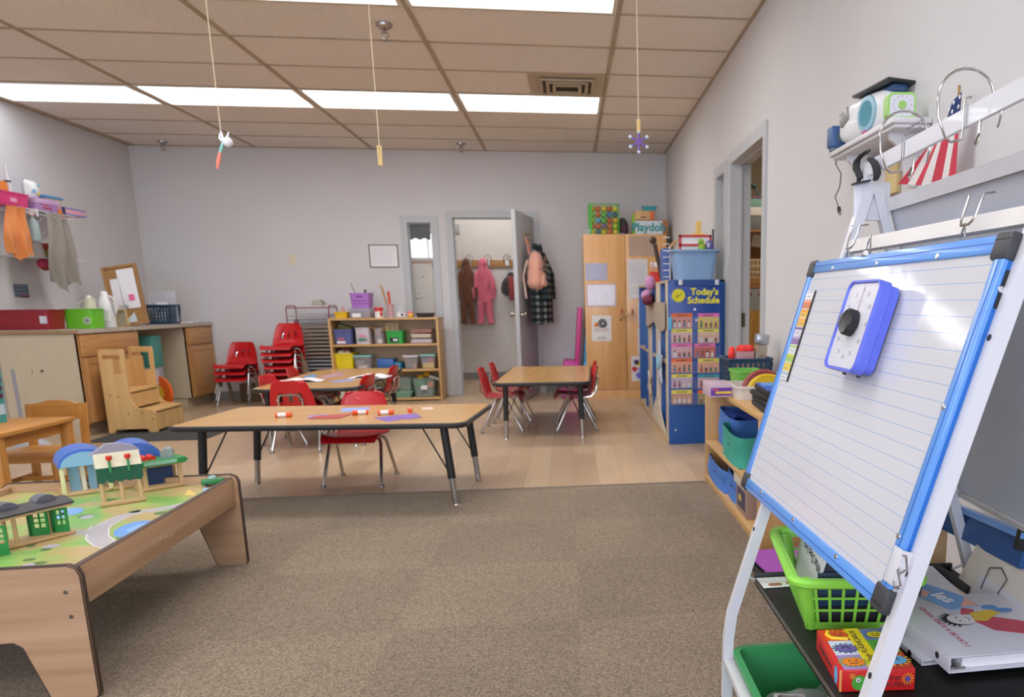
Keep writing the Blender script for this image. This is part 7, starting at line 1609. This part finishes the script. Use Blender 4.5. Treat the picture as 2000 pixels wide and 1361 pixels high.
MB(mt('#a6d87a',rough=.4)).t(Rx(90)).prism(rrect(-w,w,0,h,.018),-.02,.02).build('rim',t); MB(mt('#dfdfe8',rough=.4)).t(Rx(90)).prism(rrect(-w+.008,w-.008,.008,h-.008,.012),.018,.0215).build('face',t); MB(mt('#9fce6e',rough=.4)).t(Tr(0,-.021,h*.52),Rx(90)).lathe([(.013,0),(.012,.006),(.0001,.007)],20).build('dial_knob',t)
m=MB(mt('#b5b5c2',rough=.5))
for k in range(12): a_=R(30*k); m.box(w*.62*math.cos(a_)-.002,w*.62*math.cos(a_)+.002,-.0222,-.021,h*.52+h*.33*math.sin(a_)-.002,h*.52+h*.33*math.sin(a_)+.002)
m.build('numeral',t)
p=at(1624,268,Y=HY1-.03); t=thing('power_adapter','blue power adapter at the far end of the wall shelf','adapter',(HX0+.02,HY1-.03,HZ+.0005)); AD=mt('#3a5f92',rough=.4); MB(AD).box(-.03,.03,-.03,.03,.012,.09,.008).build('adapter_body',t); MB(mt('#5a6a78',rough=.4)).box(-.022,.022,-.022,.022,0,.014,.003).box(-.006,.006,-.032,-.029,.03,.07).build('base',t)
c0=Vector((HX0+.03,HY1-.10,HZ-.02)); pts=[at(x,y,X=HX0+.06) for x,y in ((1634,306),(1632,320),(1643,340),(1640,365),(1631,385),(1638,405))]
t=thing('usb_cable','thin grey cable with a dark plug hanging from the wall shelf','cable',(0,0,0)); MB(mt('#6f6a68',rough=.6)).tube([Vector((HX0+.06,pts[0].y,HZ-.02))]+pts,.0028,6).build('cord',t); q=pts[-1]; MB(mt('#2b2a2b',rough=.5)).tube([q,q+Vector((0,-.012,-.02))],.008,8).build('plug',t); MB(STEEL).box(q.x-.004,q.x+.004,q.y-.024,q.y-.014,q.z-.034,q.z-.018).build('plug_tip',t)
pts=[at(x,y,X=XR-.03) for x,y in ((1700,345),(1688,365),(1698,385),(1706,408))]
t=thing('cable_bundle','bundle of white cords hanging behind the easel top','cable',(0,0,0))
m=MB(mt('#d5d2d2',rough=.5))
for k in range(3): m.tube([q+Vector((.0,.012*k,0)) for q in pts],.0035,6)
m.build('cord',t)
# flag
def m_flagstripe(): return mt('#c23a4a',rough=.8),mt('#dcd6d2',rough=.8),mt('#31406e',rough=.8)
fr,fw_,fb=m_flagstripe(); XFg=XR-.05
tp=at(1868,182,X=XFg); bl=at(1800,360,X=XFg); brr=at(1868,366,X=XFg); rt=at(1886,215,X=XFg)
t=thing('small_flag','small red and white striped flag with a starred blue corner hanging from the wall shelf','flag',(0,0,0))
NS=7
def ff(u,v):
    top=Vector((XFg,tp.y+.035-.07*u,tp.z-.10*(1-u)**1.5)); bot=bl.lerp(brr,u); q=top.lerp(bot,v); q.x+=-.075*(1-u)*(.35+.65*v)-.004*math.sin(u*13+v*2); return q
for k in range(NS):
    MB(fr if k%2==0 else fw_).sheet(5,14,lambda u,v,k=k:ff((k+u)/NS,(.32 if k>=3 else .0)+(1-(.32 if k>=3 else .0))*v)).build('stripe',t)
m=MB(fb).sheet(12,8,lambda u,v:ff((3+4*u)/NS,.32*v)); m.m(mt('#e4e2e6',rough=.8))
for i in range(3):
    for j in range(3): q=ff((3.6+1.3*i)/NS,.05+.1*j); m.ball((q.x-.003,q.y,q.z),(.002,.006,.006),8,5)
m.build('starred_corner',t)
MB(wood('#b58a55','#9c7240','Z')).cyl((XFg+.005,tp.y-.01,tp.z-.36),(XFg+.005,tp.y-.005,tp.z+.02),.004,n=8).build('stick',t)
# ------------------------------------------------------------------ train table
GRW=wood('#c4a07f','#a88563','X',rough=.45,scale=.5); GRWY=wood('#c4a07f','#a88563','Y',rough=.45,scale=.5)
EDG=mt('#4a372c',rough=.5)
TTX,TTY,TTA=-1.325,2.105,R(2.2); TW_,TL_=.86,1.12
t=thing('train_table','low wood-look train table with a printed landscape top, at the lower left','table',(TTX,TTY,0),TTA)
def endpanel(y0,y1):
    o=[(-TW_+.03,.388),(-.03,.388),(-.009,.379),(0,.358),(.0,.012),(-.012,0),(-.105,0),(-.118,.012),(-.165,.165),(-.185,.18),(-TW_+.185,.18),(-TW_+.165,.165),(-TW_+.118,.012),(-TW_+.105,0),(-TW_+.012,0),(-TW_,.012),(-TW_,.358),(-TW_+.009,.379)]
    m=MB(GRW).t(Tr(0,y1,0),Rx(90)).prism(o,0,y1-y0); m.t()
    m.m(EDG).tube([(x,y0+.001,z) for x,z in o],.0022,5,True).tube([(x,y1-.001,z) for x,z in o],.0022,5,True)
    # dark edging tape just proud of the cut edge
    m.tube([(x,(y0+y1)/2,z) for x,z in o],.004,4,True)
    return m
p=endpanel(0,.02).build('end_panel',t); endpanel(TL_-.02,TL_).build('end_panel',t)
for x,z in ((-.04,.315),(-.036,.245)): MB(mt('#8a8478',rough=.3,metal=1)).t(Tr(x,-.0005,z),Rx(90)).lathe([(.0001,.0015),(.005,.001),(.006,0)],12).build('screw',p)
for x in (-.036,-TW_+.018): MB(GRWY).box(x,x+.018,.02,TL_-.02,.262,.375,.001).build('side_board',t)
sb=MB(EDG).box(-.036,-.018,.02,TL_-.02,.375,.377).build('edge_band',t)
m=MB(mt('#cbb49c',rough=.7))
for k in range(3): m.box(-.0182,-.0174,.47+.035*k,.485+.035*k,.31-.006*k,.318-.006*k)
m.build('scratch',t)
SZT=.352
def m_land():
    m,nt,b=base('printed_landscape'); tc=N(nt,'ShaderNodeTexCoord'); n1=N(nt,'ShaderNodeTexNoise'); n1.inputs['Scale'].default_value=5.2; n1.inputs['Detail'].default_value=2; nt.links.new(tc.outputs['Object'],n1.inputs['Vector'])
    cr=N(nt,'ShaderNodeValToRGB'); e=cr.color_ramp.elements; e[0].position=.38; e[0].color=lin('#86b85a'); e[1].position=.56; e[1].color=lin('#c0a873'); k=e.new(.46); k.color=lin('#a2ba68'); nt.links.new(n1.outputs['Fac'],cr.inputs['Fac']); nt.links.new(cr.outputs['Color'],b.inputs['Base Color']); b.inputs['Roughness'].default_value=.3; b.inputs['Coat Weight'].default_value=.2; return m
top=MB(m_land()).box(-TW_+.036,-.036,.02,TL_-.02,SZT-.012,SZT)
iT=(Tr(TTX,TTY,0)@Matrix.Rotation(TTA,4,'Z')).inverted()
def tl(px,py,Z=SZT): q=iT@at(px,py,Z=Z); return (min(-.037,q.x),min(max(q.y,.021),TL_-.021))
def flat(pts,hexc,dz,rough=.3): top.m(mt(hexc,rough=rough)).t(Tr(0,0,SZT)).prism([tl(*p_) for p_ in pts],0,dz); top.t()
def ribbon(pts,w0,hexc,dz):
    P=[Vector(tl(*p_)) for p_ in pts]; Lf=[];Rt=[]
    for i in range(len(P)):
        a=P[max(0,i-1)];b=P[min(len(P)-1,i+1)]; d=(b-a).normalized(); n=Vector((-d.y,d.x)); Lf.append(P[i]+n*w0/2); Rt.append(P[i]-n*w0/2)
    clampx=lambda q:(min(q.x,-.037),q.y)
    k=len(P); top.m(mt(hexc,rough=.35)).t(Tr(0,0,SZT+dz)).add([(*clampx(q),0) for q in Lf]+[(*clampx(q),0) for q in Rt],[(i,i+1,k+i+1,k+i) for i in range(k-1)])
    top.t()
flat([(200,1103),(172,1103),(190,1085),(225,1068),(240,1072)],'#6fae7a',.0003)
rd=[(140,1040),(170,1040),(190,1033),(215,1020),(240,1008),(270,1000),(305,996),(345,988),(372,982)]
rd2=[(200,1026),(192,1034),(190,1050),(205,1062),(230,1068)]
ribbon(rd,.052,'#d8d6d6',.0004); ribbon(rd2,.062,'#d8d6d6',.0006); ribbon(rd,.042,'#b3adb0',.0008); ribbon(rd2,.052,'#b3adb0',.0010)
ell=lambda cx,cy,a,b,th=0:[(cx+a*math.cos(q)*math.cos(R(th))-b*math.sin(q)*math.sin(R(th)),cy+a*math.cos(q)*math.sin(R(th))+b*math.sin(q)*math.cos(R(th))) for q in [k*PI/12 for k in range(24)]]
flat(ell(263,1033,43,13,-14),'#6f9fe0',.0009); flat(ell(272,1031,26,6,-14),'#8fb8ec',.0011)
flat(ell(140,999,24,7,-8),'#7fb0e8',.0006); flat(ell(112,1010,18,6,-20),'#8ab6e8',.0006); flat(ell(385,943,10,4),'#8fc0e8',.0006); flat(ell(402,957,6,5),'#9fc4ec',.0006)
flat([(360,967),(368,956),(380,962),(383,968)],'#e0c86a',.0008)
for cx,cy,a in ((263,999,13),(315,1002,14),(340,997,10),(345,1006,9),(235,1050,9),(90,1073,12),(57,1093,13),(75,1100,18),(60,1066,10),(165,1008,14),(215,976,14)): flat(ell(cx,cy,a,2.4,-8),'#5d7f4a',.0008)
for cx,cy,a,h in ((170,1010,14,'#b9b4be'),(100,1067,18,'#b8aec0'),(55,1104,14,'#b6aebc'),(415,945,10,'#a8605a')): flat(ell(cx,cy,a,3,-8),h,.0009)
top.build('landscape_top',t)
# small toys on the table
WD=mt('#cfae80',rough=.5); WDX=wood('#d2b184','#bb9763','X',rough=.5)
def toy(name,label,p,rz): return thing(name,label,'toy building',(p.x,p.y,SZT+.0012),rz,'train toys on the train table')
# 1: green awning shop
a=at(198,992,Z=SZT); b=at(287,978,Z=SZT); L=(b-a).length; rz=math.atan2(b.y-a.y,b.x-a.x)
t=toy('toy_station','toy station with a green scalloped awning and two red knobs on the train table',a,rz)
MB(WDX).box(0,L,0,.022,0,.014,.002).build('base',t)
for x in (.012,L*.5,L-.012): MB(WD).cyl((x,.011,.013),(x,.011,.105),.0075,n=10).build('post',t)
GR_=mt('#1c5a40',rough=.4)
m=MB(GR_); pr=[(0,.145),(0,.098)]
for k in range(5):
    for q in range(5): a_=PI*q/4; pr.append((L*(k+.5)/5-math.cos(a_)*L/10,.098-.013*math.sin(a_)))
pr+=[(L,.098),(L,.145)]
m.t(Tr(0,-.004,0),Rx(90)).prism(pr,-.006,.0); m.t(); m.build('awning',t)
m=MB(mt('#d9d2b4',rough=.5)).add([(0,-.006,.143),(L,-.006,.143),(L,.022,.192),(0,.022,.192),(0,.03,.143),(L,.03,.143)],[(0,1,2,3),(0,3,4),(1,5,2),(3,2,5,4),(0,4,5,1)]); m.build('roof_slope',t)
m=MB(mt('#9a97a8',rough=.5)).t(Tr(0,.034,.19),Rx(90)).prism([(-.012,0),(L+.006,0),(L-.01,.018),(L*.62,.034),(L*.3,.034),(.02,.018)],-.012,.012); m.t(); m.build('ridge_cap',t)
for x in (L*.30,L*.70):
    m=MB(mt('#2f8a50',rough=.4)).cyl((x,-.012,.125),(x,-.012,.172),.004,n=8); m.build('green_pin',t); MB(mt('#d8321f',rough=.4)).lathe([(.0001,.165),(.005,.168),(.010,.176),(.0095,.186),(.0001,.188)],12,(x,-.012,0)).build('red_knob',t)
# 2: two blue vaulted sheds
a=at(122,972,Z=SZT); 
t=toy('toy_shed','toy engine shed with two blue vaulted roofs on the train table',a,R(36)); BR_=mt('#4a6fc4',rough=.35); LBt=mt('#86b8d4',rough=.45); YL=mt('#ddd9a4',rough=.5)
def vault(x0):
    r=.082
    m=MB(BR_)
    n=14
    pts=[(x0+r-r*math.cos(PI*k/n),.115+.062*math.sin(PI*k/n)) for k in range(n+1)]
    m.t(Tr(0,0,0),Rx(90)); pr=pts+[(x,z-.004) for x,z in pts[::-1]]
    m.prism([(x,z) for x,z in pts]+[(x0+2*r,.112),(x0,.112)],-.17,.004); m.t(); o=m.build('vault_roof',t); return o
vault(0); vault(.17)
m=MB(LBt).t(Rx(90)); n=14
m.prism([(.082-.074*math.cos(PI*k/n),.113+.054*math.sin(PI*k/n)) for k in range(n+1)],.004,.008); m.t(); m.build('arch_front',t)
for x in (.01,.155): MB(YL).box(x-.007,x+.007,0,.014,0,.115,.002).build('post',t)
m=MB(mt('#7fa6bc',rough=.5)).box(.03,.065,.03,.036,0,.112).box(.09,.115,.03,.036,0,.112); m.m(mt('#e0dcc8',rough=.5)).box(.068,.082,.028,.036,0,.112); m.build('door_panel',t)
MB(WDX).box(0,.34,0,.165,0,.012,.002).build('base',t)
for x in (.18,.33): MB(YL).box(x-.006,x+.006,.14,.152,.012,.113,.002).build('post',t)
# 3: green flat roofed station
a=at(279,962,Z=SZT); b=at(348,949,Z=SZT)
t=toy('toy_platform','toy platform with a green flat roof carrying red and grey barrels on the train table',a,math.atan2(b.y-a.y,b.x-a.x)-R(6)); L=.155
MB(WDX).box(0,L,0,.10,0,.014,.002).build('base',t)
for x in (.01,L-.022):
    for y in (.004,.084): MB(WD).box(x,x+.014,y,y+.014,.014,.098,.002).build('post',t)
MB(WD).box(0,L,.0,.016,.092,.104,.001).build('beam',t)
GG=mt('#2f8f4c',rough=.4)
m=MB(GG).box(-.012,L+.012,-.014,.115,.104,.114,.003); m.build('roof',t); MB(GG).box(-.006,L+.004,-.018,-.006,.098,.122,.003).build('sign_board',t); MB(mt('#8fc0a8',rough=.4)).box(.012,L-.03,-.0195,-.018,.103,.117).build('sign_plate',t)
MB(mt('#1f3f74',rough=.4)).box(.03,L-.03,.05,.056,.014,.095).build('window_panel',t)
m=MB(mt('#e23a22',rough=.4)).cyl((.03,.02,.124),(.03,.075,.124),.011,n=12).cyl((.055,.02,.124),(.055,.075,.124),.011,n=12); m.build('red_barrel',t)
MB(mt('#8f9a98',rough=.4)).cyl((.10,.01,.134),(.125,.075,.134),.022,n=16).build('grey_barrel',t)
# 4: black roofed platform with green doors
a=at(143,1043,Z=SZT); b=at(20,1074,Z=SZT); dvec=b-a
t=toy('toy_long_platform','toy platform with a long black roof at the left of the train table',a,math.atan2(dvec.y,dvec.x)); Lr=.30
BKR=mt('#37343a',rough=.55)
def roof(u,v):
    x=-.012+Lr*u; return (x,-.095+.105*v+.10*(u*.55)**2,.104+.014*math.sin(PI*v))
MB(BKR).sheet(18,8,roof,.006).build('roof',t); MB(WD).sheet(18,1,lambda u,v:(-.010+(Lr-.004)*u,-.088+.09*v+.10*(u*.55)**2,.096),.007).build('roof_underside',t)
for x in (.045,.15,.25):
    m=MB(mt('#66656f',rough=.5)); n=8; y0=-.045+.10*(x/Lr*.55)**2
    m.t(Tr(x,y0,.112),Rx(90)).prism([(-.030*math.cos(PI*k/n),.026*math.sin(PI*k/n)) for k in range(n+1)],-.020,.020); m.t(); m.build('dormer',t)
MB(WDX).box(-.01,Lr,-.085,.0,0,.010,.002).build('base',t)
for x,y in ((.145,-.012),(.02,-.07),(.145,-.07),(.26,-.03)): MB(WD).cyl((x,y,.009),(x,y,.096),.006,n=10).build('post',t)
GD=mt('#1f8a3e',rough=.4)
def door(pxa,pxb,pya,pyb,lab):
    q0=at(pxa,pya,Z=SZT); q1=at(pxb,pyb,Z=SZT); dv=q1-q0; w=dv.length; h=.088
    tt=thing('toy_door',lab,'toy',(q0.x,q0.y,SZT+.0012),math.atan2(dv.y,dv.x),'green toy doors on the train table')
    m=MB(GD).box(0,w,0,.006,0,h*.38).box(0,.007,0,.006,h*.38,h).box(w-.007,w,0,.006,h*.38,h).box(.007,w-.007,0,.006,h-.007,h).box(w/2-.0022,w/2+.0022,0.001,.005,h*.38,h-.007)
    for k in (1,2): z=h*.38+(h*.62-.007)*k/3; m.box(.007,w-.007,.001,.005,z-.002,z+.002)
    m.build('door_panel',tt); MB(mt('#17652e',rough=.4)).box(-.008,.0,-.003,.009,0,h+.012,.001).build('door_post',tt)
door(65,99,1053,1050,'green toy door in the middle before the black roofed platform'); door(110,137,1046,1044,'green toy door at the right end of the black roofed platform'); door(-18,20,1089,1083,'green toy door at the left edge of the photo before the black roofed platform')
p=Tr(TTX,TTY,0)@Matrix.Rotation(TTA,4,'Z')@Vector((-.082,TL_-.05,0)); t=thing('toy_car','small green toy car at the far right corner of the train table','toy',(p.x,p.y,SZT+.0015),R(20)); MB(mt('#1f7a3e',rough=.4)).box(-.04,.04,-.016,.016,.006,.028,.005).build('car_body',t); MB(mt('#8fb0a8',rough=.3)).ball((0,0,.030),(.018,.012,.012)).build('cabin',t); m=MB(BLACKP)
for x in (-.02,.02): m.cyl((x,-.016,.007),(x,.016,.007),.007,n=10)
m.build('wheel',t)

# ------------------------------------------------------------------ storeroom seen through the right doorway
YS2=7.3
def sr(px0,py0,px1,py1,Y=YS2): return span(px0,py0,px1,py1,Y)
def sbox(name,label,cat,px0,py0,px1,py1,hexc,d=.3,Y=YS2,bev=.006,**k):
    x0,x1,z0,z1=sr(px0,py0,px1,py1,Y); return one(MB(mt(hexc,rough=.6,**k)).box(-(x1-x0)/2,(x1-x0)/2,0,d,0,z1-z0,bev),name,label,cat,((x0+x1)/2,Y,z0)),(x0,x1,z0,z1)
x0,x1,z0,z1=sr(1440,606,1530,700); sz0=z0
t=thing('storage_counter','storeroom counter with a honey wood door below a grey panel, seen through the right doorway','cabinet',(x0,YS2,0)); w=x1-x0
MB(wood('#a98043','#956c32','Z')).box(0,w,0,.4,.05,z1).build('door',t); a0,a1,b0,b1=sr(1440,562,1530,606); MB(mt('#7f8487',rough=.5)).box(0,w,.0,.4,z1,b1).build('grey_panel',t); m=MB(mt('#8e2f3a',rough=.5))
for px in (1467,1482): q=at(px,574,Y=YS2); m.ball((q.x-x0,-.004,q.z),.012,8,6)
m.build('red_knob',t)
c0,c1,e0,e1=sr(1440,542,1530,562); MB(wood('#94683c','#80552c','X')).box(0,w,-.01,.4,b1,e1).build('shelf_board',t)
# corkboard, wire basket, crates and a squeegee
x0,x1,z0,z1=sr(1440,450,1530,542)
t=thing('pegboard','brown pegboard behind the wire basket in the storeroom','board',(x0,YS2+.36,e1)); MB(mt('#8f673f',rough=.8)).box(0,x1-x0,0,.02,0,z1-e1).build('board',t)
x0,x1,z0,z1=sr(1456,506,1515,541)
t=thing('wire_basket','pale wire basket on the storeroom shelf','basket',(x0,YS2,e1+.001)); m=MB(mt('#b9a68a',rough=.5)); w=x1-x0;h=z1-z0
for k in range(9): m.cyl((w*k/8,0,0),(w*k/8,0,h),.004,n=5).cyl((w*k/8,.25,0),(w*k/8,.25,h),.004,n=5).cyl((w*k/8,0,0),(w*k/8,.25,0),.004,n=5)
for k in range(4): m.tube([(0,0,h*k/3),(w,0,h*k/3),(w,.25,h*k/3),(0,.25,h*k/3)],.005,5,True)
m.build('wire',t)
x0,x1,z0,z1=sr(1473,448,1515,478,YS2+.1)
t=thing('clipboard','orange clipboard with white papers in the storeroom','clipboard',((x0+x1)/2,YS2+.348,at(1485,480,Y=YS2+.3).z),0,None,(0,R(8),0)); w=(x1-x0)/2; h=z1-z0
MB(mt('#b97a3a',rough=.6)).box(-w,w,0,.012,0,h*1.1,.01).build('board',t); MB(PAPER).box(-w*.7,w,-.004,0,-.01,h*.85).build('paper',t); MB(STEEL).box(-w*.3,w*.3,-.01,0,h*.8,h*.95,.003).build('clip',t)
_,(x0,x1,z0,z1)=sbox('grey_bin','dark grey bin on the upper storeroom shelf','bin',1448,422,1520,448,'#5f6266',.35)
one(MB(wood('#94683c','#80552c','X')).box(-.3,.4,0,.4,-.02,0),'upper_board','upper wooden shelf board in the storeroom','shelf',((x0+x1)/2,YS2,z0))
sbox('white_tray','white tray with an orange print on the grey storeroom bin','tray',1450,404,1520,421,'#cfc9c8',.33)
sbox('teal_print_box','white box with a teal print and plum edge on the storeroom tray','box',1450,388,1520,404,'#6f9c94',.33,bev=.003)
sbox('plum_lid','plum box lid topmost on the storeroom boxes','lid',1450,383,1520,388,'#6a3a58',.34,bev=.002)
p=at(1484,384,Y=YS2+.1); q=at(1472,364,Y=YS2+.1); t=thing('squeegee','dark teal squeegee lying on top of the storeroom boxes','squeegee',(p.x,YS2+.1,p.z)); MB(mt('#1f3f40',rough=.5)).bar((0,0,0),(q.x-p.x,0,q.z-p.z),.02,.02).build('handle',t); MB(mt('#2a4a4a',rough=.5)).box(q.x-p.x-.03,q.x-p.x+.02,-.06,.06,q.z-p.z-.01,q.z-p.z+.015,.003).build('blade',t)
# unseen lamp added to brighten the storeroom
t=thing('ceiling_light','small ceiling light in the storeroom, not seen in the photo','light',(2.2,6.0,ZC-.1)); MB(mt('#d8d2c4',rough=.5)).lathe([(.16,0),(.16,-.02),(.15,-.03)],24).build('base',t); MB(emit('#fff0d8',90)).lathe([(.15,-.03),(.13,-.06),(.05,-.08),(.0001,-.082)],24).build('glass_dome',t)

# ------------------------------------------------------------------ world and view
w=bpy.data.worlds.new('world'); SC.world=w; w.use_nodes=True
w.node_tree.nodes['Background'].inputs['Color'].default_value=(.75,.82,.95,1); w.node_tree.nodes['Background'].inputs['Strength'].default_value=.5
SC.view_settings.view_transform='Standard'; SC.view_settings.look='None'; SC.view_settings.gamma=1; SC.view_settings.exposure=EXPO
